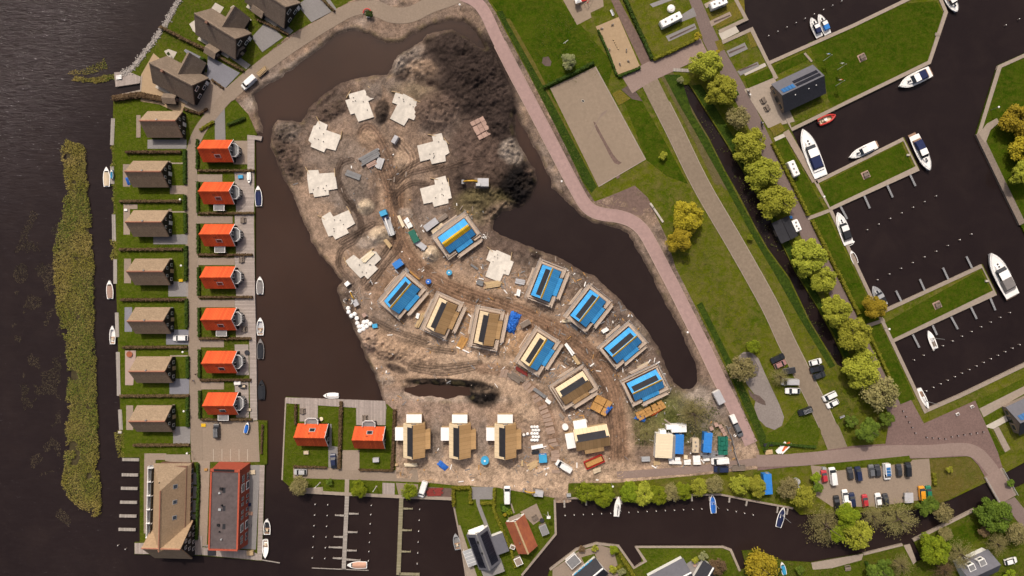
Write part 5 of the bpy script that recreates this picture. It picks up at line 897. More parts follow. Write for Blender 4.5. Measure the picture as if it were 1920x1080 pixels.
flatshed(961, 1026, -20, 1.3, 1.0, 1.6, 'timber', 'timber_old', 'tiny wooden hutch left of the red-roofed house')
x, y = g(1262, 1092, 6); t = thing('garden_house', 'white-trimmed house cut off by the bottom edge in the middle', 'house', (x, y, 0), rd(28)); gable_shell(t, 12, 7, 2.8, 6, 'white', 'grey_roof', .3, .3, .2, ridge='white')
x, y = g(1328, 1082, 5); t = thing('garden_house', 'small dark-roofed house with pale frame at the bottom edge', 'house', (x, y, 0), rd(60)); gable_shell(t, 6, 5, 2.6, 5, 'white', 'slate', .3, .3, .2, ridge='white')
x, y = g(1846, 1072, 6); t = thing('dormer_house', 'grey-roofed house with two white dormers in the bottom right corner', 'house', (x, y, 0), rd(25)); ra, rb = gable_shell(t, 10, 7, 2.8, 6.2, 'white', 'grey_roof', .3, .3, .2)
for k in (-2.6, 1.0): dm = MB().box(k, 2.2, 3.2, 2.1, 2.0, 2.0).build('dormer', 'white', ra); window_part(dm, k, 3.2, 4.4, 0, 1, 1.6, 1.1); MB().box(k, 2.2, 5.2, 1.7, 1.6, .1).build('dormer_roof', 'grey_mid', dm)
x, y = g(1108, 1085, 5); t = thing('solar_house', 'blue-framed glazed house roof cut off by the bottom edge', 'house', (x, y, 0), rd(40)); ra, rb = gable_shell(t, 9, 6, 2.6, 5, 'white', 'slate', .3, .3, .2, ridge='white'); [MB().box(-3+k*1.5, 3.4, 2.7, 1.2, .3, .1).build('gutter', 'cyan', ra) for k in range(5)]
# lean-to by the lane
x, y = g(1473, 430, 3); t = thing('lean_to', 'dark double lean-to shed beside the brick lane', 'shed', (x, y, 0), rd(-65)); MB().box(0, 0, -.2, 6.4, 5.2, 2.7).build('wall', 'dark_wood', t)
a_ = MB().slab4((3.5, 0, 3.3), (3.5, 2.9, 2.5), (-3.5, 2.9, 2.5), (-3.5, 0, 3.3), .15).build('roof', 'bitumen', t); MB().slab4((-3.5, 0, 3.3), (-3.5, -2.9, 2.5), (3.5, -2.9, 2.5), (3.5, 0, 3.3), .15).build('roof', 'bitumen', t); MB().box(0, -2.62, 0, 2.0, .08, 2.0).build('door', 'timber_old', t); MB().tube([(-3.5, 0, 3.33), (3.5, 0, 3.33)], .1, 5).build('ridge_cap', 'black', a_)
# ------------------------------------------------------------------ building site
HOUSES = []
def site_house(ix, iy, deg, lit, dark, label, scaffold=True, yellow=True, black=True, boxes=False, wide=False, flip=1):
    x, y = g(ix, iy, 6.5); t = thing('unfinished_house', label, 'house', (x, y, .05), rd(deg), 'houses under construction')
    L, W, ze, zr = 10.2, 6.2, 3.5, 6.4; sl_ = (zr-ze)/(W/2)
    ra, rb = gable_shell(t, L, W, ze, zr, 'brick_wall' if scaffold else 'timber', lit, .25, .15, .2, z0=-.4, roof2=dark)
    n = Vector((0, (zr-ze), W/2)).normalized(); u = Vector((0, -W/2, zr-ze)).normalized()
    def on(roof, sgn, x0, x1, y0, y1, off, mtl, name):
        nn = Vector((0, sgn*n.y, n.z)); q = [Vector((xx, sgn*yy, zr + .12 - yy*sl_)) + nn*off for xx, yy in ((x1, y0), (x1, y1), (x0, y1), (x0, y0))]
        if sgn < 0: q.reverse()
        return MB().slab4(*q, .05).build(name, mtl, roof)
    if black:
        on(ra, 1, -4.5, 4.3, .3, 1.9, .05, 'bitumen', 'bitumen_strip'); on(ra, 1, -5.1, 5.1, -.02, .32, .06, 'slate', 'ridge_board') if not yellow else None
    if yellow: on(ra, 1, -5.15, 5.15, .0, .12, .07, 'foil_yellow', 'ridge_membrane'); on(rb, -1, -5.15, 5.15, .02, .42 if not wide else 1.1, .06, 'foil_yellow', 'ridge_membrane')
    if wide: on(ra, 1, -5.15, 5.15, .14, .7, .06, 'foil_yellow', 'ridge_membrane')
    # side extension with a lower roof
    MB().box(.2, -3.8, -.4, 5.6, 1.7, 3.0).build('extension', 'brick_wall' if scaffold else 'timber', t); MB().slab4((3.2, -2.9, 3.45), (-2.8, -2.9, 3.45), (-2.8, -4.9, 2.5), (3.2, -4.9, 2.5), .16).build('extension_roof', dark, t)
    for sx in (-1, 1):
        window_part(t, sx*L/2, -1.3, 1.5, sx, 0, 1.3, 1.9, 'dark_wood', 'glass'); window_part(t, sx*L/2, 1.3, 1.5, sx, 0, 1.3, 1.9, 'dark_wood', 'glass'); window_part(t, sx*L/2, 0, 4.4, sx, 0, 1.4, 1.2, 'dark_wood', 'glass')
    window_part(t, -2.5, W/2, 1.6, 0, 1, 1.2, 1.6, 'dark_wood', 'glass')
    if boxes:
        for (bx, by, lx, ly, nm) in ((6.6*flip, .1, 2.5, 4.6, 'porch'), (1.9*flip - (.9 if flip < 0 else 0), 4.6, 3.9, 2.5, 'side_porch')):
            p_ = MB().box(bx, by, -.4, lx, ly, 3.2).build(nm, 'timber', t); MB().box(bx, by, 2.82, lx+.15, ly+.15, .18).build('flat_roof', 'white', p_)
    if scaffold:
        t.scale = (.95, .91, 1); HOUSES.append((ix, iy)); rs_ = random.Random(int(ix)); Z0 = 2.55
        sc_ = thing('scaffold', '', '', (0, 0, 0)); 
        for k in ('label', 'category'):
            if k in sc_: del sc_[k]
        sc_.parent = t
        for nm, x0, x1, y0, y1, zz, mtl in (('deck', -6.6, 6.6, 3.75, 5.1, Z0, 'scaf'), ('deck', -6.7, -5.5, -3.6, 3.7, Z0+.1, 'scaf_x'), ('deck', 5.5, 6.8, -3.6, 3.7, Z0+.1, 'scaf_x'), ('deck', -6.4, -3.0, -4.9, -3.65, Z0, 'scaf'), ('deck', 3.5, 6.6, -4.9, -3.65, Z0, 'scaf'), ('deck', -3.4, 5.8, -6.5, -5.25, 1.8, 'scaf'), ('deck', -2.5, 3.5, 5.25, 6.1, 1.9, 'scaf')):
            b = MB(); wid = (y1-y0) if mtl == 'scaf' else (x1-x0); k = 4; 
            for q in range(k):
                a, c = (q + .04)/k*wid, (q+.96)/k*wid; j0, j1 = rs_.uniform(-.6, .35), rs_.uniform(-.35, .6); dz = rs_.uniform(0, .12)
                if rs_.random() < .1: continue
                if mtl == 'scaf': b.box((x0+x1+j0+j1)/2, y0+(a+c)/2, zz+dz, x1-x0+j1-j0, c-a, .07)
                else: b.box(x0+(a+c)/2, (y0+y1+j0+j1)/2, zz+dz, c-a, y1-y0+j1-j0, .07)
            b.build(nm, mtl, sc_)
        for xx, yy, top in [(sx*6.7, sy, 3.8) for sx in (-1, 1) for sy in (-4.9, -1.7, 1.7, 5.05)] + [(q, 5.1, 3.8) for q in (-3.3, 0, 3.3)] + [(q, -6.5, 3.2) for q in (-3.3, 0, 3, 5.7)]:
            MB().tube([(xx, yy, -.3), (xx, yy, top)], .05, 5).build('upright', 'galv', sc_)
        rl = MB()
        for zz in (3.1, 3.6):
            rl.tube([(-6.7, 5.12, zz), (6.7, 5.12, zz)], .04, 4); rl.tube([(-6.72, -4.9, zz), (-6.72, 5.1, zz)], .04, 4); rl.tube([(6.78, -4.9, zz), (6.78, 5.1, zz)], .04, 4)
        rl.build('guard_rail', 'galv', sc_)
    return t
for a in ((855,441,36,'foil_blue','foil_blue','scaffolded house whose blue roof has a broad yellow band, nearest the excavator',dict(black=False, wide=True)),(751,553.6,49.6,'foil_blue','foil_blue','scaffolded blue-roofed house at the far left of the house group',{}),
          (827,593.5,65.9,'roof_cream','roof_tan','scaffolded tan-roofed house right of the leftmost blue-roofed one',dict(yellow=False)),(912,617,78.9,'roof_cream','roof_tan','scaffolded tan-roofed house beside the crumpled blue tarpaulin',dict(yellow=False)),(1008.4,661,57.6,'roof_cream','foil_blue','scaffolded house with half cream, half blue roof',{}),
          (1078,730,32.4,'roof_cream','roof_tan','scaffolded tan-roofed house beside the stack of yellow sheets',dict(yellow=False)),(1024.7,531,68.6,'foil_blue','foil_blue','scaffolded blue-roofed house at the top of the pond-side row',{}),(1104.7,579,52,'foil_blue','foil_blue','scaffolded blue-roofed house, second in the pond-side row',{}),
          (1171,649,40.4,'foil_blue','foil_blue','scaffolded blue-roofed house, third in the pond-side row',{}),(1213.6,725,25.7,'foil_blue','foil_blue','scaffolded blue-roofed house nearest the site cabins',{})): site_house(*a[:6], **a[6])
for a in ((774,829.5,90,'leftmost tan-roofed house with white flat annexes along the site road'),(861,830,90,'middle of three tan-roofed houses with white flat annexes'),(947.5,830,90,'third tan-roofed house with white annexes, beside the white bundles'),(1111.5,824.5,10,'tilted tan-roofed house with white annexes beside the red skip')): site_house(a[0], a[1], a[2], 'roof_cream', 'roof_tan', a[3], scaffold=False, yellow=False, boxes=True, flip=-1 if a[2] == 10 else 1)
# concrete foundation slabs
def zz(o, s, pts): return [(o[0]+a/s, o[1]+b/s) for a, b in pts]
A_, B_, D_, E_, F_ = ((480,120),5.144),((540,290),5.144),((700,120),5.144),((620,470),5.143),((840,460),5.143)
SL = [(A_,[(895,295),(1050,252),(1055,265),(1115,245),(1140,335),(1085,362),(1140,515),(990,560),(955,480),(915,490),(865,355),(910,340)],'top left foundation slab of the ring'),
      (A_,[(1350,275),(1415,300),(1425,290),(1555,360),(1545,400),(1582,418),(1525,545),(1475,525),(1430,600),(1295,530),(1365,395),(1315,375)],'foundation slab right of the narrow dark heap'),
      (A_,[(605,548),(695,590),(680,640),(825,690),(770,838),(680,815),(660,855),(530,800),(540,770),(510,740),(560,600),(580,595)],'foundation slab nearest the north-west shore'),
      (B_,[(190,155),(295,150),(305,185),(455,175),(480,330),(395,345),(398,390),(258,412),(245,370),(210,375),(190,230)],'foundation slab left of the curved wheel tracks'),
      (D_,[(565,690),(660,670),(680,740),(705,745),(735,860),(695,885),(700,940),(565,968),(550,920),(455,945),(425,790),(580,750)],'foundation slab just left of the brick pallet pile'),
      (B_,[(1410,235),(1520,205),(1535,265),(1550,265),(1580,420),(1545,430),(1550,470),(1410,505),(1395,460),(1310,478),(1275,330),(1420,290)],'foundation slab left of the yellow excavator'),
      (B_,[(325,605),(410,550),(440,600),(590,535),(650,665),(570,715),(590,755),(460,820),(435,780),(395,790),(335,650)],'foundation slab left of the upper pale sand heap'),
      (E_,[(145,100),(225,40),(280,85),(385,0),(440,10),(490,80),(425,140),(460,175),(360,275),(325,240),(290,265),(180,150)],'foundation slab with long cream timber laid across it'),
      (F_,[(405,40),(460,55),(470,45),(610,105),(600,145),(635,160),(585,290),(535,275),(500,355),(360,300),(410,160),(368,140)],'isolated foundation slab among the houses below the pond')]
for (o, s), pts, l in SL:
    P = zz(o, s, pts); cx = sum(p[0] for p in P)/len(P); cy = sum(p[1] for p in P)/len(P); c = g(cx, cy); b = MB(); b.prism([(x-c[0], y-c[1]) for x, y in gp(P)], -.4, .42)
    t = thing('foundation_slab', 'pale concrete ' + l, 'foundation', (c[0], c[1], .12), 0, 'concrete foundation slabs'); b.build('slab', 'slab_white', t); rs_ = random.Random(int(cx))
    for k in range(5):
        q = P[rs_.randrange(len(P))]; f = rs_.uniform(.3, .8); w = g(cx + (q[0]-cx)*f*.8, cy + (q[1]-cy)*f*.8); MB().cyl(w[0]-c[0], w[1]-c[1], .4, .13, .35, 7).build('pipe_stub', 'black', t)
    for k in range(2):
        q = P[k*3 % len(P)]; d = rs_.uniform(0, 3); w = g(q[0], q[1]); MB().box(w[0]-c[0], w[1]-c[1], -.2, 2.6, .16, .75, d).build('edge_board', 'timber', t)
# simple builders for loose site things
def item(name, label, cat, ix, iy, deg, parts, z=0, group=None):
    """parts: (part name, material, kind, args) in local metres"""
    x, y = g(ix, iy, z); t = thing(name, label, cat, (x, y, soil_z(x, y)), rd(deg), group)
    for nm, mtl, fn in parts: b = MB(); fn(b); b.build(nm, mtl, t)
    return t
def bx_(*a, **k): return lambda b: b.box(*a, **k)
def cy_(*a, **k): return lambda b: b.cyl(*a, **k)
def tb_(*a, **k): return lambda b: b.tube(*a, **k)
def container(ix, iy, deg, L, W, h, body, roof, label, name='site_container', ribs=True, cat='container'):
    x, y = g(ix, iy, h); t = thing(name, label, cat, (x, y, soil_z(x, y)), rd(deg)); MB().box(0, 0, -.1, L, W, h+.1).build('body', body, t); r = MB().box(0, 0, h, L+.06, W+.06, .1).build('roof', roof, t)
    if ribs:
        for k in range(int(L/.9)): MB().box(-L/2+.5+k*.9, 0, h+.1, .12, W*.96, .05).build('roof_rib', roof, r)
    d = MB().box(L/2+.03, -.4, .1, .08, .9, min(2., h*.85)).build('door', 'galv', t); MB().box(L/2+.1, -.1, 1.0, .05, .1, .15).build('handle', 'black', d); window_part(t, 0, W/2, h*.6, 0, 1, 1.1, .8); return t
container(1245, 836, 87, 7.4, 5.2, 2.8, 'white', 'cream', 'wide cream site office made of two joined cabins'); container(1259, 837, 87, 6.6, 2.4, 2.6, 'white', 'grey_mid', 'white site cabin with a dark grey roof beside the cream office'); container(1274, 833, 88, 5.9, 2.5, 2.6, 'blue_box', 'blue_box', 'blue site container next to the grey-roofed cabin')
container(1327, 830, 86, 6.0, 2.5, 2.6, 'blue_box', 'blue_box', 'right-hand blue site container beside the stacked fences'); container(1273, 803, 2, 4.6, 2.4, 2.4, 'white', 'plastic_white', 'pale flat container above the blue site container'); container(1255, 801, 3, 1.8, 1.3, 2.3, 'white', 'white', 'small white toilet cabin left of the pale flat container'); container(1243, 812, 4, 1.9, 1.9, 2.4, 'white', 'plastic_white', 'small white cabin on top edge of the cream office')
container(1440, 908, 94, 6.2, 2.4, 2.6, 'blue_box', 'blue_box', 'lone blue container standing by the canal landing'); container(776, 443, -62, 3.9, 2.0, 2.3, 'green_box', 'green_box', 'dark green container left of the yellow-banded roof'); container(788, 459, -35, 4.0, 1.6, 1.4, 'foil_grey', 'foil_grey', 'low grey skip right of the dark green container', ribs=False)
container(746, 495, 35, 2.9, 2.1, 2.2, 'blue_box', 'blue_box', 'small blue shed above the leftmost scaffolded house'); container(1018, 860, 4, 2.4, 2.4, 2.0, 'blue_box', 'cyan', 'square blue bin below the white pipe bundles'); container(740, 261, 60, 2.4, 1.2, 2.1, 'white', 'foil_grey', 'small white and blue generator cabin near the ring centre'); container(808, 421, 36, 4.6, 2.0, 2.1, 'grey_mid', 'foil_grey', 'dark container with grey roof left of the yellow-banded roof'); container(985, 607, 30, 3.0, 1.6, 1.8, 'white', 'timber_old', 'open tool container below the crumpled blue tarpaulin')
def caravan(ix, iy, deg, L, W, label, body='plastic_white', drawbar=True, name='caravan'):
    x, y = g(ix, iy, 1.5); t = thing(name, label, 'caravan', (x, y, soil_z(x, y)), rd(deg)); rings = []
    for xx, k, z1 in ((-L/2, .86, 2.1), (-L/2+.25, .97, 2.45), (0, 1, 2.5), (L/2-.35, .97, 2.45), (L/2, .84, 1.9)):
        w = W/2*k; rings.append([(xx, -w, .4), (xx, w, .4), (xx, w, z1-.25), (xx, w*.86, z1), (xx, -w*.86, z1), (xx, -w, z1-.25)])
    MB().loft(rings).build('body', body, t)
    for k, xx in enumerate((-L*.28, 0, L*.25)): MB().box(xx, .15*(-1)**k, 2.5, .55, .5, .1).build('roof_hatch', 'grey_canvas', t)
    for s in (-1, 1): MB().cyl(0, 0, 0, .33, .2, 12).build('wheel', 'rubber', t).matrix_local = Matrix.Translation((-.3, s*W*.46, .33)) @ Matrix.Rotation(PI/2, 4, 'X'); window_part(t, .3, s*W/2, 1.5, 0, s, 1.6, .7, 'glass', 'glass')
    if drawbar: MB().tube([(L/2-.1, .4, .5), (L/2+1.0, 0, .5), (L/2-.1, -.4, .5)], .05, 5).build('drawbar', 'steel', t)
    return t
caravan(1303, 835, 88, 4.6, 2.2, 'beige caravan trailer between the two blue site containers', 'beige'); caravan(1258, 38, 27, 7.2, 2.4, 'large white caravan on the grass pitch'); caravan(1347, 7, 22, 5.4, 2.3, 'white caravan on the yellow pitch at the top edge'); caravan(1487, 317, -66, 5.2, 2.3, 'white camper behind the lane hedge by the big yacht'); caravan(1492, 424, -66, 3.9, 2.2, 'white camper standing against the dark lean-to shed')
item('round_tent', 'round white dome beside the large white caravan', 'tank', 1258, 17, 0, [('dome', 'plastic_white', lambda b: b.loft([[(r*math.cos(a*.5236), r*math.sin(a*.5236), z) for a in range(12)] for r, z in ((1.25, 0), (1.25, .5), (1.0, .8), (.4, 1.0))])), ('lid', 'white', cy_(0, 0, 1.0, .42, .06))])
for k, (yy, l) in enumerate(((901,'upper'),(913,'lower'))): item('storage_tank', f'{l} of two round grey tanks left of the car park', 'tank', 1491.5 + k, yy, 0, [('tank', 'galv', cy_(0, 0, 0, .95, 1.6, 20)), ('lid', 'foil_grey', cy_(0, 0, 1.6, .8, .12, 20, r2=.5))])
# excavators
def excavator(ix, iy, deg, label, s=1., body='cat_yellow', name='excavator'):
    x, y = g(ix, iy, 1); t = thing(name, label, 'excavator', (x, y, soil_z(x, y)), rd(deg)); t.scale = (s, s, s)
    for q in (-1, 1):
        tr = MB().loft([[(xx, q*1.25-.35, z) for xx, z in PR] for PR in ([(-2.2, .3), (-1.9, 0), (1.9, 0), (2.2, .3), (2.2, .6), (1.9, .9), (-1.9, .9), (-2.2, .6)],)] + [[(xx, q*1.25+.35, z) for xx, z in [(-2.2, .3), (-1.9, 0), (1.9, 0), (2.2, .3), (2.2, .6), (1.9, .9), (-1.9, .9), (-2.2, .6)]]]); tr.build('track', 'timber_old', t)
    MB().box(0, 0, .8, 1.6, 1.6, .3).build('slew_ring', 'black', t); MB().box(-.6, 0, 1.1, 3.6, 2.6, 1.3, tx=.1, ty=.08).build('engine_house', 'foil_grey', t); MB().box(-2.1, 0, 1.1, .7, 2.5, 1.1, tx=.1).build('counterweight', body, t)
    c = MB().box(.9, .75, 1.1, 1.6, 1.0, 1.9, tx=.12, ty=.06).build('cab', 'galv', t); MB().box(.9, .75, 2.1, 1.5, .98, .6, tx=.05).build('cab_window', 'glass', c); MB().tube([(.8, -.3, 1.7), (2.4, -.3, 3.6), (4.3, -.3, 3.4)], [.3, .3, .22], 6).build('boom', body, t)
    MB().tube([(4.2, -.3, 3.5), (5.3, -.3, 2.6), (5.7, -.3, 1.5)], [.2, .18, .13], 6).build('arm', body, t); MB().loft([[(5.4, yy, 1.6), (6.1, yy, 1.4), (6.2, yy, .5), (5.5, yy, .3), (5.1, yy, .9)] for yy in (-.95, .35)]).build('bucket', 'steel', t); return t
excavator(903, 344, 180, 'large yellow excavator digging peat beside the black heap'); excavator(666, 566, 118, 'small yellow excavator on the left shore near white bags', .62); excavator(1008, 924, 172, 'yellow mini digger parked on the site road beside the white van', .75)
# crane lorry
x, y = g(728, 422, 1.5); t = thing('crane_lorry', 'long lorry with blue cab and folded crane boom', 'lorry', (x, y, soil_z(x, y)), rd(111)); MB().box(0, 0, .6, 6.4, 2.2, .35).build('chassis', 'steel', t); c = MB().box(3.9, 0, .5, 1.9, 2.3, 2.2, tx=.15, ty=.08).build('cab', 'cyan', t); MB().box(4.75, 0, 1.6, .2, 2.0, .8).build('windscreen', 'glass', c); MB().box(-.5, 0, .95, 4.6, 2.0, .5).build('load_bed', 'foil_grey', t)
MB().tube([(2.3, 0, 1.2), (2.0, 0, 2.8), (-3.6, .2, 2.6)], [.25, .25, .16], 6).build('crane_boom', 'white', t); MB().box(2.3, 0, .9, .8, 1.8, 1.1).build('crane_base', 'navy', t); MB().box(-2.2, -.3, 1.45, 2.6, 1.2, .5).build('load', 'galv', t)
for xx in (3.6, -1.0, -2.2):
    for s in (-1, 1): MB().cyl(0, 0, -.15, .5, .3, 12).build('wheel', 'rubber', t).matrix_local = Matrix.Translation((xx, s*1.0, .5)) @ Matrix.Rotation(PI/2, 4, 'X')
# stacks, bundles, bags
def stack(ix, iy, deg, L, W, h, n, mtl, label, name='timber_stack', cat='timber', piece='board', jit=.12, rows=1, group=None):
    x, y = g(ix, iy, h); t = thing(name, label, cat, (x, y, soil_z(x, y)), rd(deg), group); rs_ = random.Random(int(ix*7+iy))
    for r in range(rows):
        for k in range(n): MB().box((-.5+(r+.5)/rows)*L + rs_.uniform(-jit, jit), (-.5 + (k+.5)/n)*W, rs_.uniform(-.05, .02), L/rows*rs_.uniform(.88, .98), W/n*.93, h*rs_.uniform(.8, 1.05), rs_.uniform(-.03, .03)).build(piece, mtl, t)
    return t
stack(1127, 760, -28, 5.4, 5.0, 1.6, 2, 'orange_wood', 'yellow sheet stack held with blue wrap beside the dirt road', piece='sheet_pack', rows=3); stack(1220, 770, 27, 9.5, 2.6, 1.3, 3, 'orange_wood', 'long heap of orange-brown insulation below the last blue roof', piece='insulation_roll', rows=9, jit=.25); stack(902, 240, -62, 6.2, 4.6, 1.1, 3, 'brick_pile', 'pile of pale brick pallets on the dark peat', 'brick_pallets', 'bricks', 'brick_pallet', rows=4)
stack(693, 295, 28, 7.0, 2.6, .7, 5, 'grey_mid', 'fan of dark grey beams at the ring centre', 'steel_stack', 'beams', 'beam', .5); stack(697, 308, 28, 3.4, 1.4, .6, 3, 'brick_pile', 'pale pink block pallet beside the grey beams', 'block_pallet', 'blocks', 'block_row'); stack(712, 306, 70, 3.6, 2.2, .5, 4, 'steel', 'grey panel stack at the right end of the beam fan', 'panel_stack', 'panels', 'panel')
stack(662, 328, -20, 5.0, 1.9, .5, 2, 'grey_mid', 'two dark trench boxes on the grey gravel', 'trench_box', 'trench box', 'box_frame', .05); stack(752, 415, -66, 4.2, .9, .7, 2, 'cream', 'cream beam bundle right of the crane lorry'); stack(765, 418, -60, 3.2, 1.6, .9, 2, 'white', 'white wrapped packs above the dark green container', 'wrapped_packs', 'packs', 'pack', rows=2); stack(780, 425, -65, 9.0, .35, .3, 1, 'timber_old', 'single long beam leaning right of the green container')
stack(727, 456, -52, 3.4, 1.2, .8, 3, 'timber', 'short timber pile left of the blue shed')

stack(924, 533, 8, 5.2, 2.0, .6, 6, 'timber', 'loose pale timber below the isolated foundation slab', jit=.5); stack(900, 530, -20, 2.4, 1.6, .8, 2, 'grey_mid', 'grey crate stack left of the loose pale timber', 'crate_stack', 'crates', 'crate'); stack(889, 500, -35, 2.8, .6, .5, 2, 'grey_mid', 'dark beam pair left of the isolated slab', 'beam_pair', 'beams', 'beam')
stack(972, 549, 78, 2.2, 1.2, 1.2, 2, 'plastic_white', 'white insulation pack left of the top pond-side house', 'insulation_pack', 'packs', 'pack'); stack(975, 528, -12, 3.2, 1.6, .6, 3, 'foil_grey', 'grey sheets beside the top pond-side house', 'sheet_stack', 'sheets', 'sheet'); stack(788, 600, 62, 5.5, 1.4, .7, 3, 'timber', 'orange timber planks between the first blue and tan houses'); stack(783, 592, 75, 1.8, 1.0, 1.2, 2, 'plastic_white', 'white packs between the first blue and tan houses', 'insulation_pack', 'packs', 'pack')
stack(866, 643, 62, 4.2, 2.4, .4, 3, 'orange_wood', 'orange board stack between the two middle tan houses'); stack(868, 656, -25, 4.6, .35, .4, 1, 'plastic_white', 'single white beam below the orange board stack', 'beam', 'beam', 'beam_body'); stack(1068, 655, -54, 4.4, 1.1, 1.0, 2, 'plastic_white', 'half-wrapped white roll on the dirt road edge', 'roll', 'roll', 'roll_body'); stack(1080, 675, -55, 3.2, 1.1, .6, 2, 'timber', 'pale pallet row below the half-wrapped white roll', 'pallet_row', 'pallets', 'pallet')
stack(1012, 737, -36, 4.8, 1.0, 1.0, 3, 'grey_mid', 'dark rolls in white wrap on the haul road corner', 'roll', 'roll', 'roll_body'); stack(1028, 753, -36, 1.8, 1.2, .9, 1, 'plastic_white', 'torn white bag at the end of the dark rolls', 'bag', 'bag', 'bag_body'); stack(978, 696, -32, 4.6, 1.0, .6, 3, 'red_dark', 'red pipes stacked below the half cream roof', 'pipe_stack', 'pipes', 'pipe', .3); stack(967, 708, -35, 5.0, 2.2, .6, 4, 'timber_old', 'scaffold tubes heap below the red pipes', 'tube_heap', 'tubes', 'tube', .6)
stack(1135, 619, 30, 2.2, 1.2, .9, 2, 'plastic_white', 'white packs between second and third pond-side houses', 'insulation_pack', 'packs', 'pack', .2); stack(1205, 685, 28, 4.0, .7, .7, 1, 'beige', 'pale pipe roll above the last pond-side house', 'roll', 'roll', 'roll_body'); stack(1063, 602, 0, 3.2, .9, .8, 2, 'cream', 'pale sacks on the dirt road by the second pond-side house', 'sack_row', 'sacks', 'sack', .2, 3); stack(1078, 612, -38, 2.6, 1.4, .5, 3, 'grey_mid', 'grey pallet at the corner of the second pond-side house', 'pallet', 'pallet', 'slat')
stack(770, 872, 0, 4.4, 1.0, 1.0, 2, 'cream', 'cream insulation below the leftmost tan house', 'insulation_pack', 'packs', 'pack'); stack(1000, 872, 30, 3.6, 2.0, .5, 4, 'timber', 'loose planks left of the square blue bin', jit=.5); stack(979, 869, 88, 2.0, .7, .6, 2, 'timber', 'two short boards right of the third tan house'); stack(1053, 780, -50, 2.2, 1.0, .6, 2, 'timber_grey', 'small block stack on the haul road bend', 'block_pallet', 'blocks', 'block'); stack(1120, 882, 20, 2.6, 1.4, .9, 2, 'beige', 'pale rubble bags below the red skip', 'bag', 'bags', 'bag_body', .2, 2)
stack(1356, 836, 90, 5.6, 3.0, 1.3, 4, 'green_box', 'row of dark green fence panels beside the right blue container', 'fence_stack', 'fences', 'fence_panel', .1, 4); stack(1336, 852, 0, 7, 2.2, .8, 4, 'steel', 'heap of scaffold frames below the right blue container', 'frame_heap', 'frames', 'frame', .4, 3); stack(1265, 864, 2, 3.6, 2.0, 1.1, 2, 'plastic_white', 'larger white wrapped pack row along the site road', 'wrapped_packs', 'packs', 'pack', .1, 2); stack(1289, 867, 2, 2.2, 1.5, 1., 2, 'plastic_white', 'middle white wrapped packs along the site road', 'wrapped_packs', 'packs', 'pack')
stack(1307, 863, 3, 2.4, 2.8, 1.2, 4, 'plastic_white', 'tall grey-white wrapped packs left of the white van', 'wrapped_packs', 'packs', 'pack'); stack(1325, 862, 4, 2.0, .8, .9, 1, 'plastic_white', 'single white wrapped pack touching the site road edge', 'wrapped_packs', 'packs', 'pack'); stack(1211, 861, 3, 2.8, 1.5, .9, 2, 'galv', 'grey twin tank left of the wrapped packs', 'tank_pair', 'tanks', 'tank', .02); stack(1232, 868, 10, 2.2, 1.3, .4, 4, 'timber', 'wooden pallets on the site road edge', 'pallet', 'pallet', 'slat'); stack(1286, 857, 90, 1.3, 1.2, 1.0, 1, 'cream', 'cream crate above the middle wrapped packs', 'crate', 'crate', 'crate_body')

for k, (ix, iy) in enumerate(((1334,804),(1343,797),(1352,800),(1356,807),(1359,814))): stack(ix, iy, 25, 1.2, 1.2, 1.1, 1, 'brick_pile', f'square pale block pallet, {ORD[k]} from the left in the arc above the fences', 'block_pallet', 'blocks', 'block', group='block pallets above the fences')
stack(1252, 791, -35, 2.8, .5, .3, 2, 'timber_grey', 'grey plank on the rough grass above the cabins'); stack(1442, 848, 6, 2.6, 1.4, .5, 2, 'timber', 'beige pallet by the barrier boards', 'pallet', 'pallet', 'slat'); stack(1470, 840, 45, 4.6, 2.2, .6, 5, 'white', 'orange and white barrier boards tumbled beside the hedge', 'barrier_heap', 'barrier', 'barrier_board', .8); stack(1474, 838, 60, 3.2, 1.0, .7, 3, 'orange_paint', 'orange barrier pieces on the barrier heap', 'barrier_heap', 'barrier', 'barrier_board', .6); stack(1443, 834, 6, 3.6, .9, .9, 1, 'slate', 'low dark bench box at the hedge end', 'bench_box', 'box', 'box_body')
stack(815, 923, 3, 5.0, 2.4, .5, 4, 'red_dark', 'rusty scaffold pile right of the tilted white van', 'scaffold_pile', 'scaffold', 'frame', .5, 2)
stack(1268, 868, 0, 3.4, .8, 1.0, 1, 'white', 'white plank pack in front of the larger wrapped row', 'wrapped_packs', 'packs', 'pack'); stack(700, 285, 30, 3.6, .5, .8, 2, 'foil_grey', 'light grey beams at the back of the beam fan', 'steel_stack', 'beams', 'beam', .3)
stack(690, 481, 42, 4.6, 1.6, .9, 4, 'cream', 'cream timber laid across the slab left of the blue shed', jit=.3); stack(776, 515, -40, 5.0, .5, .5, 2, 'orange_wood', 'orange beam pair along the leftmost scaffolded house'); stack(763, 506, -45, 1.8, .8, .7, 1, 'grey_mid', 'grey crate at the corner of the leftmost scaffolded house', 'crate', 'crate', 'crate_body'); stack(820, 428, 38, 4.4, 1.2, 1.6, 3, 'beige', 'beige rubble skip left of the yellow-banded roof', 'skip_load', 'rubble', 'rubble_row', .1, 2); stack(830, 408, 36, 3.4, 1.4, .8, 5, 'timber_grey', 'comb-like grey formwork at the yellow-banded house', 'formwork', 'formwork', 'board')
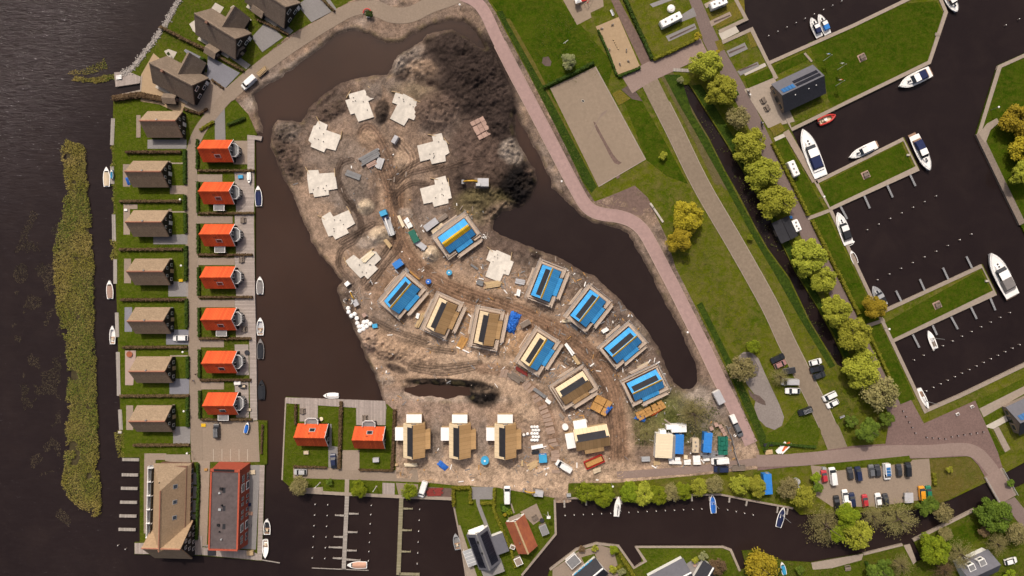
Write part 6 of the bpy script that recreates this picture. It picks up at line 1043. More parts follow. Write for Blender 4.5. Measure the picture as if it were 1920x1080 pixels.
# white bags on the left shore and pipe bundles
def blob(b, x, y, z, r, h, rs_, n=8):
    b.loft([[(x+r*k*rs_.uniform(.88, 1.1)*math.cos(2*PI*j/n), y+r*k*rs_.uniform(.88, 1.1)*math.sin(2*PI*j/n), z+h*q) for j in range(n)] for k, q in ((.75, 0), (1, .3), (.95, .7), (.55, 1))])
rs_ = random.Random(9)
for k, (ix, iy) in enumerate(((655,585),(660,592),(666,589),(670,597),(671,606),(674,612),(680,611),(683,604),(689,603),(695,607),(675,620),(682,617),(688,612),(654,578))):
    b = MB(); blob(b, 0, 0, 0, .75, .9, rs_); t = b.build('bulk_bag', 'plastic_white', None, site(ix, iy)); tag(t, 'white bulk bag in the heap on the left shore of the site', 'bag', 'white bags on the left shore')
container(703, 611, 10, 1.5, 1.2, 1.0, 'cyan', 'cyan', 'small light blue box right of the white bag heap', 'plastic_box', False, 'box'); container(683, 591, 30, 1.2, 1.1, 1.0, 'brick_pile', 'brick_pile', 'small pink pallet above the white bag heap', 'block_pallet', False, 'blocks'); container(651, 532, 40, 1.4, 1.2, 1.2, 'p_rose', 'white', 'small pale cabin machine at the shore bend', 'compressor', False, 'machine')
for k, (cx, cy) in enumerate([(998+q*5.2+(r % 2)*2.4-1, 800+r*6.2) for r in range(5) for q in range(3)] + [(982,815),(989,813)]):
    b = MB(); blob(b, 0, 0, 0, .5, .85, rs_, 10); t = b.build('white_roll', 'plastic_white', None, site(cx, cy)); tag(t, f'white roll, {("left", "middle", "right")[k % 3]} in the {ORD[k // 3]} row of the block beside the third tan house' if k < 15 else f'white roll, {("outer", "inner")[k-15]} of two left of the roll block', 'roll', 'white wrapped rolls')
stack(1007, 838, 9, 4.2, 1.2, .8, 1, 'plastic_white', 'long white pack with dark holes below the wrapped rolls', 'wrapped_packs', 'packs', 'pack'); stack(1004, 848, 5, 2.4, 1.0, .9, 2, 'dark_canvas', 'black bags above the square blue bin', 'bag', 'bags', 'bag_body')
def tarp(ix, iy, deg, L, W, h, mtl, label, seed):
    x, y = g(ix, iy); n = 16; rs2 = np.random.default_rng(seed); u, v = np.meshgrid(np.linspace(-1, 1, n), np.linspace(-1, 1, n)); r = np.maximum(abs(u), abs(v)); zz_ = h*(1-r**3)*(.8+.5*rs2.random((n, n))) + .05
    X = u*L/2*(1+.12*rs2.normal(size=(n, n))*.6); Y = v*W/2*(1+.12*rs2.normal(size=(n, n))*.6); o = grid_mesh('tarpaulin', X, Y, zz_, np.ones_like(X, bool), mtl); o.data.polygons.foreach_set('use_smooth', [False]*len(o.data.polygons)); o.location = (x, y, soil_z(x, y)); o.rotation_euler = (0, 0, rd(deg)); tag(o, label, 'tarpaulin'); return o
tarp(961, 605, 70, 6.5, 3.4, 1.3, 'blue_tarp', 'crumpled bright blue tarpaulin beside the tan-roofed house', 1); tarp(966, 595, 40, 2.6, 2.4, 1.1, 'blue_tarp', 'smaller crumpled blue tarpaulin above the larger one', 2); tarp(1137, 768, 50, 3.6, 2.0, 1.5, 'blue_tarp', 'blue wrap at the lower corner of the yellow sheet stack', 3); tarp(1201, 783, -20, 3.4, 2.0, .9, 'blue_tarp', 'blue wrap at the left end of the orange insulation heap', 4)
tarp(830, 873, -40, 3.4, 1.8, .7, 'blue_tarp', 'blue sheet lying between the first two tan houses', 5); tarp(1232, 771, 30, 5.0, .9, .8, 'orange_paint', 'orange sheet along the edge of the insulation heap', 6); tarp(1112, 764, -30, 2.0, 1.2, .7, 'blue_tarp', 'small blue flap left under the yellow sheet stack', 7); tarp(240, 340, 110, 2.6, .9, .5, 'blue_tarp', 'blue cover beside the second thatched cottage', 8)
# round pools, cones and other small things
def ring_pool(ix, iy, r, mtl, label):
    x, y = g(ix, iy, 1.5); t = thing('cable_drum', label, 'drum', (x, y, soil_z(x, y))); MB().cyl(0, 0, 0, r, .2, 18).build('flange', mtl, t); MB().cyl(0, 0, .2, r*.45, 1.2, 14).build('core', 'navy', t); f = MB().cyl(0, 0, 1.4, r, .2, 18).build('flange', mtl, t); MB().cyl(0, 0, 1.6, r*.25, .1, 12).build('hub', 'white', f); return t
ring_pool(909, 864, 1.25, 'cyan', 'light blue cable drum between the second and third tan houses'); ring_pool(842, 511, .85, 'cyan', 'pale blue cable drum below the yellow-banded house'); ring_pool(803, 528, .8, 'blue_tarp', 'dark blue drum at the right corner of the leftmost scaffolded house'); ring_pool(1060, 801, .95, 'plastic_white', 'white ring-shaped drum left of the tilted tan house')
# red skip
x, y = g(1114, 866, 1); t = thing('red_skip', 'long red skip filled with brown sand', 'skip', (x, y, soil_z(x, y)), rd(24)); b = MB()
for sx, sy, lx, ly in ((0, 1.15, 6.2, .14), (0, -1.15, 6.2, .14), (3.05, 0, .14, 2.2), (-3.05, 0, .14, 2.2)): MB().box(sx, sy, 0, lx, ly, 1.5).build('side_wall', 'red', t)
MB().box(0, 0, 0, 6.0, 2.2, .2).build('floor', 'red_dark', t); MB().box(0, 0, .2, 5.9, 2.15, .85, tx=.3, ty=.3).build('sand_load', 'orange_wood', t)
# steel plates of the haul road
pl = catmull([(940,698),(975,712),(1003,738),(1022,775),(1033,815),(1040,850),(1042,885)], 5); hr = struct(MB().box(*g(1000, 735), -.5, .2, .2, .3).build('haul_road', 'dirt')); pm = MB().box(0, 0, 0, 2.6, 1.05, .16).mesh('road_plate', 'road_plate')
for i in range(len(pl)-1):
    a, b2 = g(*pl[i]), g(*pl[i+1]); ang = math.atan2(b2[1]-a[1], b2[0]-a[0]); L_ = math.dist(a, b2)
    for k in range(max(1, int(L_/1.1))):
        f = (k+.5)/max(1, int(L_/1.1)); x, y = a[0]+(b2[0]-a[0])*f, a[1]+(b2[1]-a[1])*f
        if R.random() < .1: continue
        o = bpy.data.objects.new('road_plate', pm); C.objects.link(o); o.parent = hr; o.location = (x + R.uniform(-.2, .2), y + R.uniform(-.2, .2), soil_z(x, y) + .02); o.rotation_euler = (R.uniform(-.02, .02), R.uniform(-.02, .02), ang + PI/2 + R.uniform(-.05, .05))
# debris: uncountable
b = MB(); rs_ = random.Random(4)
for cx, cy, sp, n_ in [(hx + 52*math.cos(q), hy + 52*math.sin(q), 10, 9) for hx, hy in HOUSES for q in (0, .9, 1.8, 2.7, 3.6, 4.5, 5.4)] + [(1140,610,14,40),(950,535,22,60),(905,510,16,40),(1100,690,25,40),(980,700,16,50),(760,420,22,40),(700,300,30,40),(1080,780,14,40),(1230,700,18,30),(660,560,14,60),(820,480,30,40),(870,610,20,40),(1000,860,25,70),(1290,850,60,110),(1350,830,24,50),(850,875,60,60),(650,400,60,40),(1180,600,25,50),(1075,520,20,60),(730,730,40,50),(1100,620,60,60),(900,660,40,50),(1030,700,30,50),(840,700,60,40),(1070,860,50,50)]:
    for k in range(n_):
        x, y = g(rs_.gauss(cx, sp), rs_.gauss(cy, sp*.7)); z = soil_z(x, y)
        if z > .01: b.box(x, y, z-.03, rs_.choice((.3, .5, .8, 1.6)), rs_.uniform(.12, .35), rs_.uniform(.08, .3), rs_.uniform(0, 3.1), rs_.choice((0, 0, 0, 0, 2, 2, 3, 0, 1)))
tag(b.build('site_debris', ['timber_grey', 'plastic_white', 'grey_mid', 'orange_wood']), 'scraps of wood, foil and stone strewn over the building site', 'debris', kind='stuff')
# ------------------------------------------------------------------ vehicles
CAR = dict(hatch=(4.0,1.76,1.48,.95,.75,.45), saloon=(4.6,1.8,1.45,1.15,.8,.95), estate=(4.7,1.82,1.5,1.15,.8,.4), suv=(4.6,1.9,1.75,1.05,.65,.3), van=(5.3,2.0,2.15,.75,.75,.08), minivan=(4.5,1.85,1.85,.7,.75,.15))
WHEEL = MB().cyl(0, 0, -.11, .33, .22, 14).mesh('wheel', 'rubber'); RIM = MB().cyl(0, 0, .1, .2, .03, 10).mesh('rim', 'steel')
def make_car(kind, paint_):
    L, W, Hh, hood, ws, rear = CAR[kind]; w = W/2; belt = .95 if kind not in ('van', 'minivan') else 1.15; t = thing('car', '', '', (0, 0, 0)); f = L/2
    rings = []
    for x, k, zb, zt in ((-f, .86, .45, belt*.86), (-f+.2, .97, .28, belt), (-f*.4, 1, .25, belt), (f-hood-.1, 1, .25, belt), (f-hood*.45, .98, .25, belt*.93), (f-.12, .9, .3, belt*.78), (f, .74, .42, belt*.62)):
        a = w*k; rings.append([(x, -a, zb), (x, a, zb), (x, a*1.0, zt-.18), (x, a*.9, zt), (x, -a*.9, zt), (x, -a, zt-.18)])
    MB().loft(rings).build('body', paint_, t, smooth=False)
    x0, x1 = -f+.12, f-hood; b = MB(); top0, top1 = x0+rear, x1-ws
    b.loft([[(x0, -w*.86, belt-.02), (x1, -w*.86, belt-.02), (x1, w*.86, belt-.02), (x0, w*.86, belt-.02)], [(top0, -w*.74, Hh-.06), (top1, -w*.74, Hh-.06), (top1, w*.74, Hh-.06), (top0, w*.74, Hh-.06)]]); b.build('windows', 'glass', t)
    MB().loft([[(top0-.06, -w*.77, Hh-.09), (top1+.06, -w*.77, Hh-.09), (top1+.06, w*.77, Hh-.09), (top0-.06, w*.77, Hh-.09)], [(top0+.02, -w*.68, Hh), (top1-.02, -w*.68, Hh), (top1-.02, w*.68, Hh), (top0+.02, w*.68, Hh)]]).build('roof', paint_, t)
    if kind == 'van':
        MB().box((x0+top1-.5)/2-.05, 0, belt-.05, (top1-.5)-x0+.1, W*.9, Hh-belt-.02, ty=.08).build('cargo_body', paint_, t)
    for sx in (-1, 1):
        for sy in (-1, 1):
            o = bpy.data.objects.new('wheel', WHEEL); C.objects.link(o); o.parent = t; o.matrix_local = Matrix.Translation((sx*L*.31, sy*(w-.1), .33)) @ Matrix.Rotation(-sy*PI/2, 4, 'X'); r = bpy.data.objects.new('rim', RIM); C.objects.link(r); r.parent = o
    for sy in (-1, 1):
        MB().box(f-.1, sy*w*.58, belt*.5, .14, .34, .16).build('headlight', 'galv', t); MB().box(-f+.04, sy*w*.66, belt*.6, .1, .24, .2).build('tail_light', 'red', t); MB().box(x1-.3, sy*(w+.08), belt, .14, .2, .14).build('mirror', paint_, t)
    return t
PROTO = {}
def car(ix, iy, deg, kind, paint_, label, group=None, cat=None):
    key = (kind, paint_)
    if key not in PROTO: t = PROTO[key] = make_car(*key)
    else: t = copy_tree(PROTO[key])
    x, y = g(ix, iy, .8); nm = 'van' if kind in ('van', 'minivan') else 'car'; t.name = 'parked_' + nm
    place(t, (x, y, soil_z(x, y) + .12), rd(deg), label, group); t['category'] = cat or nm
    if group is None and 'group' in t: del t['group']
    return t
CP = 'cars in the car park'
for a in ((467,155,221,'van','p_white','white van with ladder trailer on the top left lane'),(338,634,180,'estate','p_white','white estate car on the blue drive of the fifth thatched cottage'),(563,885,180,'hatch','p_silver','silver hatchback at the left end of the southern quay road'),(625,864,95,'saloon','p_navy','dark blue car beside the left southern orange-roofed house'),
          (793,917,252,'van','p_white','tilted white van on the southern quay beside the green tree'),(951,927,90,'van','p_white','white van parked above the red-roofed house garden'),(1057,874,149,'van','p_white','white van crossing the haul road end'),(1349,864,185,'van','p_white','white van in front of the scaffold frames'),(1352,880,180,'suv','p_navy','dark blue car pulling the open flat trailer'),
          (1384,806,-64,'estate','p_grey','grey car pulling a white trailer on the pink path'),(1458,672,25,'saloon','p_black','black car at the top of the roadside grass'),(1463,683,25,'hatch','p_rose','dusty pink hatchback beside the top black car'),(1480,716,180,'van','p_silver','silver grey van on the roadside grass'),(1486,733,180,'saloon','p_white','white saloon below the silver grey van'),(1510,771,200,'suv','p_black','black off-roader with roof rack at the road edge'),
          (1529,679,15,'hatch','p_white','white hatchback topmost on the right side of the grey road'),(1532,692,12,'saloon','p_black','black car between white hatchback and dark hatchback'),(1536,704,20,'hatch','p_dark','dark hatchback lowest of the three on the right roadside'),(1555,743,206,'minivan','p_white','upper of two white cars on the right roadside grass'),(1561,757,206,'hatch','p_white','lower of two white cars on the right roadside grass'),
          (406,808,92,'suv','p_dark','dark off-roader with roof ladder on the cottage car park'),(1895,1052,15,'hatch','p_white','white car in the bottom right corner')): car(*a)
for a in ((1545.5,893,97,'hatch','p_red','crimson hatchback at the left end of the upper car park row'),(1561,892,97,'van','p_white','white van second from left in the upper car park row'),(1594,887.5,98,'hatch','p_dark','dark hatchback left of the navy van in the upper car park row'),(1609,888,98,'minivan','p_navy','navy van in the upper car park row'),(1634,883,97,'hatch','p_grey','grey hatchback in the middle of the upper car park row'),
          (1645.5,882.5,97,'hatch','p_dark','dark car left of the camper with blue roof panels'),(1662,884,275,'van','p_white','white camper van with blue roof panels'),(1685.5,882,94,'hatch','p_dark','dark car right of the camper, second from right in the upper row'),(1702,880,92,'minivan','p_black','black van at the right end of the upper car park row'),
          (1569,943,96,'estate','p_black','black car at the left end of the lower car park row'),(1598,937.5,97,'estate','p_navy','navy car right of the white lorry'),(1622,939,97,'hatch','p_red','bright red hatchback in the lower car park row'),(1647,938,97,'saloon','p_white','white saloon in the lower car park row'),(1660.5,937,98,'hatch','p_dark','dark car right of the white saloon in the lower row'),
          (1728,924.6,95,'minivan','p_orange','orange van at the right end of the lower row'),(1741,922.5,95,'hatch','p_green','green car beside the orange van')): car(*a, group=CP)
for o in list(C.objects):
    l = o.get('label', '')
    if 'blue roof panels' in l and o.parent is None and o['category'] == 'van': [MB().box(-1.2+k*.95, 0, 2.14, .85, 1.3, .06).build('roof_panel', 'solar_blue', o) for k in range(3)]
    if 'roof ladder' in l or 'with roof rack' in l:
        rk = MB(); rk.box(-.4, .55, 1.8, 2.6, .06, .06); rk.box(-.4, -.55, 1.8, 2.6, .06, .06); [rk.box(-1.6+k*.4, 0, 1.82, .08, 1.2, .05) for k in range(7)]; rk.build('roof_rack', 'galv', o)
# lorry with tan cargo
x, y = g(1587, 940, 1.2); t = thing('lorry', 'white lorry with rust-stained tan cargo box in the lower row', 'lorry', (x, y, .1), rd(97)); cb = make_car('hatch', 'p_white'); 
for ch in list(cb.children):
    if ch.name.split('.')[0] in ('body', 'windows', 'roof', 'mirror', 'headlight', 'wheel'): ch.parent = t; ch.location.x += 1.6
    else: bpy.data.objects.remove(ch)
bpy.data.objects.remove(cb)
MB().box(-2.0, 0, .5, 4.2, 2.1, 1.7).build('cargo_box', 'white', t); MB().box(-1.6, -.35, 2.2, 3.0, 1.2, .12).build('cargo_cover', 'timber', t); [MB().cyl(0, 0, -.15, .36, .3, 12).build('wheel', 'rubber', t).__setattr__('matrix_local', Matrix.Translation((-2.4, s*.95, .36)) @ Matrix.Rotation(PI/2, 4, 'X')) for s in (-1, 1)]
def trailer(ix, iy, deg, L, W, h, mtl, label, cover=None, load=None):
    x, y = g(ix, iy, .8); t = thing('trailer', label, 'trailer', (x, y, soil_z(x, y) + .1), rd(deg)); MB().box(0, 0, .4, L, W, .15).build('bed', 'timber_old', t)
    for sx, sy, lx, ly in ((0, W/2, L, .07), (0, -W/2, L, .07), (L/2, 0, .07, W-.1), (-L/2, 0, .07, W-.1)): MB().box(sx, sy, .5, lx, ly, .35 if not cover else h-.5).build('side_board', mtl, t)
    if cover: MB().box(0, 0, h-.03, L+.08, W+.08, .12, tx=.06, ty=.06).build('cover', cover, t)
    if load: [MB().box(.1*k, -W/3+k*W/4, .6, L*.9, .22, .2, .02*k).build('load', load, t) for k in range(3)]
    for s in (-1, 1): MB().cyl(0, 0, -.1, .32, .2, 12).build('wheel', 'rubber', t).matrix_local = Matrix.Translation((-.1, s*(W/2+.12), .32)) @ Matrix.Rotation(PI/2, 4, 'X')
    MB().tube([(L/2, .35, .45), (L/2+1.1, 0, .5), (L/2, -.35, .45)], .05, 5).build('drawbar', 'steel', t); return t
trailer(492, 134, 221, 3.6, 1.5, .9, 'timber', 'open trailer loaded with long planks behind the white van', load='timber'); trailer(1374, 785, -66, 2.6, 1.5, 1.8, 'white', 'white box trailer behind the grey car on the pink path', cover='plastic_white'); trailer(1346, 744, 117, 4.2, 2.2, 2.3, 'white', 'large white box trailer standing beside the pink path', cover='foil_grey'); trailer(1385, 877, 182, 4.0, 1.8, .9, 'timber_grey', 'open flat trailer with tools behind the dark blue car'); trailer(1479, 695, 190, 3.6, 1.7, 1.5, 'grey_mid', 'dark gridded trailer left of the bare willow', cover='bitumen'); trailer(1703, 933, 92, 3.0, 2.6, 1.2, 'galv', 'flat grey trailer at the lower right of the car park', cover='foil_grey')
# ------------------------------------------------------------------ boats
def hull_w(t, st, bow): return (st + (1-st)*min(1, t/.35)**.7) if t < .35 else max(0.02, 1 - ((t-.35)/.65)**bow)
def make_boat(kind, L, W, hullm='white', inner='grey_canvas', deckm='white', extra=None, cover=None, h=.75, st=.82, bow=2.9, extra2=None):
    t = thing('boat', '', '', (0, 0, 0)); n = 14; f = lambda k: -L/2 + L*k; rings = []; rim = []
    for i in range(n+1):
        k = i/n; w = W/2*hull_w(k, st, bow); zt = h*(1+.3*k*k); x = f(k); rings.append([(x, -w, zt), (x-.06*k*L*.3, -w*.82, zt*.35), (x-.1*k*L*.3, 0, -.35), (x-.06*k*L*.3, w*.82, zt*.35), (x, w, zt)]); rim.append((x, w, zt))
    MB().loft(rings, closed=False, caps=False).add([r for r in rings[0]], [(0, 1, 2, 3, 4)]).build('hull', hullm, t)
    ins = min(.22, W*.1); fr = .66 if kind in ('launch', 'rib') else 1.1; b = MB()
    inn = [(x if 0 < i < n else x + (ins if i == 0 else -ins), max(.01, w-ins), z) for i, (x, w, z) in enumerate(rim)]
    for s in (1, -1): b.loft([[(x, s*w, z), (X, s*w2, z+.03)] for (x, w, z), (X, w2, _) in zip(rim, inn)], closed=False, caps=False)
    b.add([(rim[0][0], -rim[0][1], rim[0][2]), (inn[0][0], -inn[0][1], rim[0][2]+.03), (inn[0][0], inn[0][1], rim[0][2]+.03), (rim[0][0], rim[0][1], rim[0][2])], [(0, 1, 2, 3)]); b.build('gunwale', deckm, t)
    if kind in ('launch', 'rib'):
        b = MB(); b.loft([[(x, w, z+.03), (x, w*.9, .15), (x, -w*.9, .15), (x, -w, z+.03)] for x, w, z in inn], closed=False, caps=False); b.add([(inn[0][0], -inn[0][1], inn[0][2]), (inn[0][0], -inn[0][1]*.9, .15), (inn[0][0], inn[0][1]*.9, .15), (inn[0][0], inn[0][1], inn[0][2])], [(0, 1, 2, 3)]); b.build('interior', inner, t)
        q = [p for i, p in enumerate(inn) if i/n >= .72]; MB().loft([[(x, w, z+.04), (x, -w, z+.04)] for x, w, z in q], closed=False, caps=False).build('foredeck', deckm, t)
        for k in (.12, .42): i = int(k*n); x, w, z = inn[i]; MB().box(x, 0, .35, .45, w*1.8, .12).build('bench', 'teak', t)
        MB().box(f(.28), 0, .15, .8, .6, .55).build('engine_box', 'beige', t)
    else:
        MB().loft([[(x, w, z+.03), (x, w*.5, z+.1), (x, -w*.5, z+.1), (x, -w, z+.03)] for x, w, z in inn], closed=False, caps=False).build('deck', inner if kind == 'sail' else deckm, t)
    if cover:
        q = [p for i, p in enumerate(inn) if i/n <= (.78 if kind != 'sail' else .9)]; MB().loft([[(x, w*1.04, z+.05), (x, w*.5, z+.3), (x, 0, z+.42), (x, -w*.5, z+.3), (x, -w*1.04, z+.05)] for x, w, z in q], caps=True).build('cover', cover, t)
    if kind == 'sail':
        MB().box(f(.56), 0, h, L*.26, W*.5, .4, tx=.25, ty=.12).build('cabin', deckm, t); MB().box(f(.26), 0, h+.06, L*.26, W*.42, .08).build('cockpit', inner if not extra else extra, t)
        m_ = MB().tube([(f(.6), 0, h), (f(.6), 0, h+L*1.15)], [.1, .06], 6).build('mast', 'galv', t); MB().tube([(f(.6), 0, h+1.2), (f(.12), 0, h+1.15)], .09, 6).build('boom', 'dark_canvas' if cover is None else cover, t)
    if kind == 'cruiser':
        c = MB(); 
        for (x0, x1, z0, z1, k0, k1) in ((.36, .80, h, h+.75, .74, .45),):
            c.loft([[(f(x0), -W/2*k0, z0), (f(x1), -W/2*k1*.9, z0), (f(x1), W/2*k1*.9, z0), (f(x0), W/2*k0, z0)], [(f(x0+.02), -W/2*k0*.84, z1), (f(x1-.1), -W/2*k1*.8, z1), (f(x1-.1), W/2*k1*.8, z1), (f(x0+.02), W/2*k0*.84, z1)]])
        cab = c.build('cabin', deckm, t); b = MB(); b.loft([[(f(.40), -W/2*.72, h+.74), (f(.64), -W/2*.66, h+.74), (f(.64), W/2*.66, h+.74), (f(.40), W/2*.72, h+.74)], [(f(.42), -W/2*.62, h+1.5), (f(.57), -W/2*.56, h+1.5), (f(.57), W/2*.56, h+1.5), (f(.42), W/2*.62, h+1.5)]]); b.build('windscreen', 'glass', cab)
        MB().box(f(.49), 0, h+1.48, L*.16, W*.62, .1).build('wheelhouse_roof', deckm, cab); MB().box(f(.24), 0, h+.1, L*.24, W*.72, .5, tx=.1).build('cockpit', inner, t)
        if extra: MB().loft([[(f(.16), -W*.38, h+.6), (f(.41), -W*.38, h+.7), (f(.41), W*.38, h+.7), (f(.16), W*.38, h+.6)], [(f(.19), -W*.31, h+1.35), (f(.41), -W*.31, h+1.5), (f(.41), W*.31, h+1.5), (f(.19), W*.31, h+1.35)]]).build('canopy', extra, t)
        for k in (.68, .74): MB().box(f(k), 0, h+.76, .5, .5, .08).build('hatch', 'glass', cab)
        MB().box(f(.0)-.35, 0, .2, .8, W*.7, .12).build('swim_platform', extra2 or 'teak', t)
        rl = MB(); rl.tube([(x, w*1.02, z+.55) for x, w, z in inn[6:]] + [(x, -w*1.02, z+.55) for x, w, z in reversed(inn[6:])], .04, 4); [rl.tube([(x, s*w, z), (x, s*w*1.02, z+.55)], .03, 4) for x, w, z in inn[6::2] for s in (-1, 1)]; rl.build('bow_rail', 'galv', t)
        for s in (-1, 1): [MB().box(f(q), s*W/2*.6, h+.35, .8, .06, .25).build('porthole', 'glass', cab) for q in (.45, .56)]
    if kind == 'rib':
        for s in (-1, 1): MB().tube([(x, s*w, z) for x, w, z in rim], .26, 8).build('float_tube', hullm, t)
        MB().box(f(.4), 0, .3, .9, .7, .9).build('console', 'white', t); MB().box(f(0)-.2, 0, .2, .6, .5, 1.0).build('outboard_motor', 'black', t)
    return t
def boat(ix, iy, deg, label, *a, z=WATER, group=None, name='boat', cat='boat', **k):
    t = make_boat(*a, **k); x, y = g(ix, iy, .4); t.name = name; place(t, (x, y, z), rd(deg), label, group); t['category'] = cat; return t
for a, k in (((199,331,90,'beige covered sloop beside the second thatched cottage','launch',6.2,2.2),dict(cover='beige', hullm='teak')),((205,543,92,'white sloop with pale cover beside the fourth thatched cottage','launch',5.8,2.2),dict(cover='brick_pile')),((210,628,90,'slim white sailing dinghy beside the fifth thatched cottage','launch',5.8,1.9),dict(inner='white')),((484,367,92,'white boat with navy cover beside the second orange-roofed house','launch',6.4,2.3),dict(cover='navy')),
             ((487,535,90,'white launch with grey deck beside the fourth orange-roofed house','launch',5.6,2.3),dict(cover='grey_canvas')),((487.5,612,90,'white launch with grey deck beside the fifth orange-roofed house','launch',5.6,2.3),dict(inner='foil_grey')),((488,654,90,'black covered boat beside the gap above the sixth orange-roofed house','launch',6.4,2.3),dict(cover='dark_canvas', hullm='dark_canvas', deckm='grey_canvas')),((490,731,90,'black covered boat between the two lowest orange-roofed houses','launch',6.2,2.3),dict(cover='dark_canvas', hullm='dark_canvas', deckm='dark_canvas')),
             ((500,988,90,'white launch with dark interior at the red apartments','launch',5.0,2.2),dict(inner='dark_canvas', st=.9)),((497,1030,270,'white rowing boat at the lower corner of the red apartments','launch',5.8,2.0),dict(inner='white')),((620,742,180,'white covered boat at the deck of the left southern house','launch',4.8,1.9),dict(cover='plastic_white')),((669,1060,180,'white boat with pink deck at the end of the left jetty','launch',6.2,2.3),dict(cover='pink_deck', st=.9)),
             ((856,1016,100,'grey open boat beside the dark house','launch',5.2,2.2),dict(hullm='galv', inner='grey_mid', deckm='galv')),((1158,950,84,'white sailing boat moored among the canal bank trees','sail',6.4,2.0),dict(inner='white')),((1337,945,95,'bright blue covered sailing boat on the southern canal','sail',6.0,2.0),dict(cover='blue_tarp')),((1465,970,75,'sailing boat with navy cover left of the bare willow','sail',6.6,2.2),dict(cover='navy')),
             ((1748,637,113,'white sailing boat below the third grass pier','sail',6.2,2.1),dict(inner='white', extra='timber_grey')),((1733,748,-64,'slim white sailing boat in the lowest harbour corner','sail',7.0,1.8),dict(inner='white', extra='teak')),((1601,482,113,'small white rowing boat below the cabin cruiser at the quay','launch',4.4,1.9),dict(inner='brick_pile')),((1595,456,25,'grey dinghy hung behind the cabin cruiser at the quay','launch',2.9,1.4),dict(inner='grey_mid')),
             ((1551,223,24,'red rescue boat beside the clubhouse lawn','rib',5.6,2.2),dict(hullm='red', inner='beige', deckm='red')),((1469,1066,105,'turquoise boat at the bottom edge beside the golden tree','launch',4.2,1.6),dict(cover='cyan'))): boat(*a, **k)
for a, k in (((1521,287,112,'big white motor yacht with navy canopy at the wide quay','cruiser',16.0,4.8),dict(extra='navy', inner='white', h=1.3, extra2='navy')),((1618,283,206,'long white motor boat along the second grass pier','cruiser',9.6,2.8),dict(inner='white', h=.9, extra='plastic_white')),((1728,287,-66,'white cruiser with teak deck at the tip of the second pier','cruiser',12.0,3.6),dict(extra='navy', inner='teak', h=1.1)),
             ((1715,148,206,'white cruiser with navy canopy beside the flag lawn','cruiser',11.0,3.8),dict(extra='navy', inner='teak', h=1.1)),((1529,51,115,'left boat of the white pair with blue canopy at the top quay','cruiser',6.6,2.5),dict(extra='navy', inner='white', h=.8)),((1544,45,116,'right boat of the white pair with blue canopy at the top quay','cruiser',6.8,2.5),dict(extra='blue_box', inner='white', h=.8)),((1784,4,-60,'white boat with pink aft deck at the top edge','cruiser',7.0,3.0),dict(extra='pink_deck', inner='white', h=.9)),
             ((1581,428,110,'white cabin cruiser with black canopy at the long quay','cruiser',10.6,3.4),dict(extra='dark_canvas', inner='grey_canvas', h=1.0)),((1876,515,118,'largest white yacht with grey flybridge at the third pier tip','cruiser',15.2,5.0),dict(extra='grey_canvas', inner='grey_canvas', deckm='plastic_white', hullm='white', h=1.5)),((1648,555,120,'pontoon boat with dark roof half under the golden tree','cruiser',7.2,3.0),dict(extra='dark_canvas', inner='dark_canvas', deckm='galv', h=.8))): boat(*a, name='motor_boat', bow=3.8, st=.88, **k)
boat(211, 327, 88, 'light blue kayak lying on the landing stage', 'launch', 2.8, .9, z=.1, cover='cyan', hullm='cyan', name='kayak'); boat(468, 334, -88, 'upturned white dinghy on the boardwalk', 'launch', 3.4, 1.3, z=.2, cover='plastic_white', name='dinghy'); boat(464, 801, 75, 'blue covered dinghy on its trailer in the cottage car park', 'launch', 3.6, 1.4, z=.35, cover='blue_tarp', hullm='blue_box', name='dinghy'); boat(455, 724, 180, 'black rubber dinghy on the lowest deck', 'launch', 2.4, 1.2, z=.15, hullm='dark_canvas', inner='grey_mid', deckm='dark_canvas', name='dinghy')
# ------------------------------------------------------------------ jetties, finger piers, mooring posts
def pier(p0, p1, w, label, mtl='jetty', group=None, top=.05, posts=True, name='jetty', taper=1.0):
    a, b_ = g(*p0), g(*p1); L = math.dist(a, b_); ang = math.atan2(b_[1]-a[1], b_[0]-a[0]); t = thing(name, label, 'jetty', ((a[0]+b_[0])/2, (a[1]+b_[1])/2, 0), ang, group)
    b = MB(); n = max(1, int(L/1.2))
    for i in range(n): k = 1 - (1-taper)*(i+.5)/n; b.box(-L/2+(i+.5)*L/n, 0, top-.14, L/n*.985, w*k, .14)
    b.build('decking', mtl, t)
    if posts:
        for i in range(max(2, int(L/4)+1)):
            for s in (-1, 1): MB().tube([(-L/2+.2+(L-.4)*i/max(1, int(L/4)), s*w*.36, -2), (-L/2+.2+(L-.4)*i/max(1, int(L/4)), s*w*.36, top-.15)], .1, 6).build('pile', 'timber_old', t)
    return t
for i, (x0, x1, y) in enumerate(((229,261,862),(228,259,890.6),(226.5,258,916),(225,257,942),(223.5,256,967.7),(222,254.5,993))): pier((x1, y), (x0, y-.5), .95, f'{ORD[i]} short grey landing stage from the top beside the thatched apartments', group='landing stages at the thatched apartments')
pier((651,926), (644.5,1068), 1.3, 'long left jetty of the southern harbour'); pier((752.6,931), (747,1078), 1.3, 'long right jetty of the southern harbour', 'jetty_moss'); pier((749,1076), (787,1077), .9, 'mossy cross arm at the foot of the right southern jetty', 'jetty_moss'); pier((585,1065), (691,1069.5), .25, 'thin floating boom at the end of the left southern jetty', posts=False)
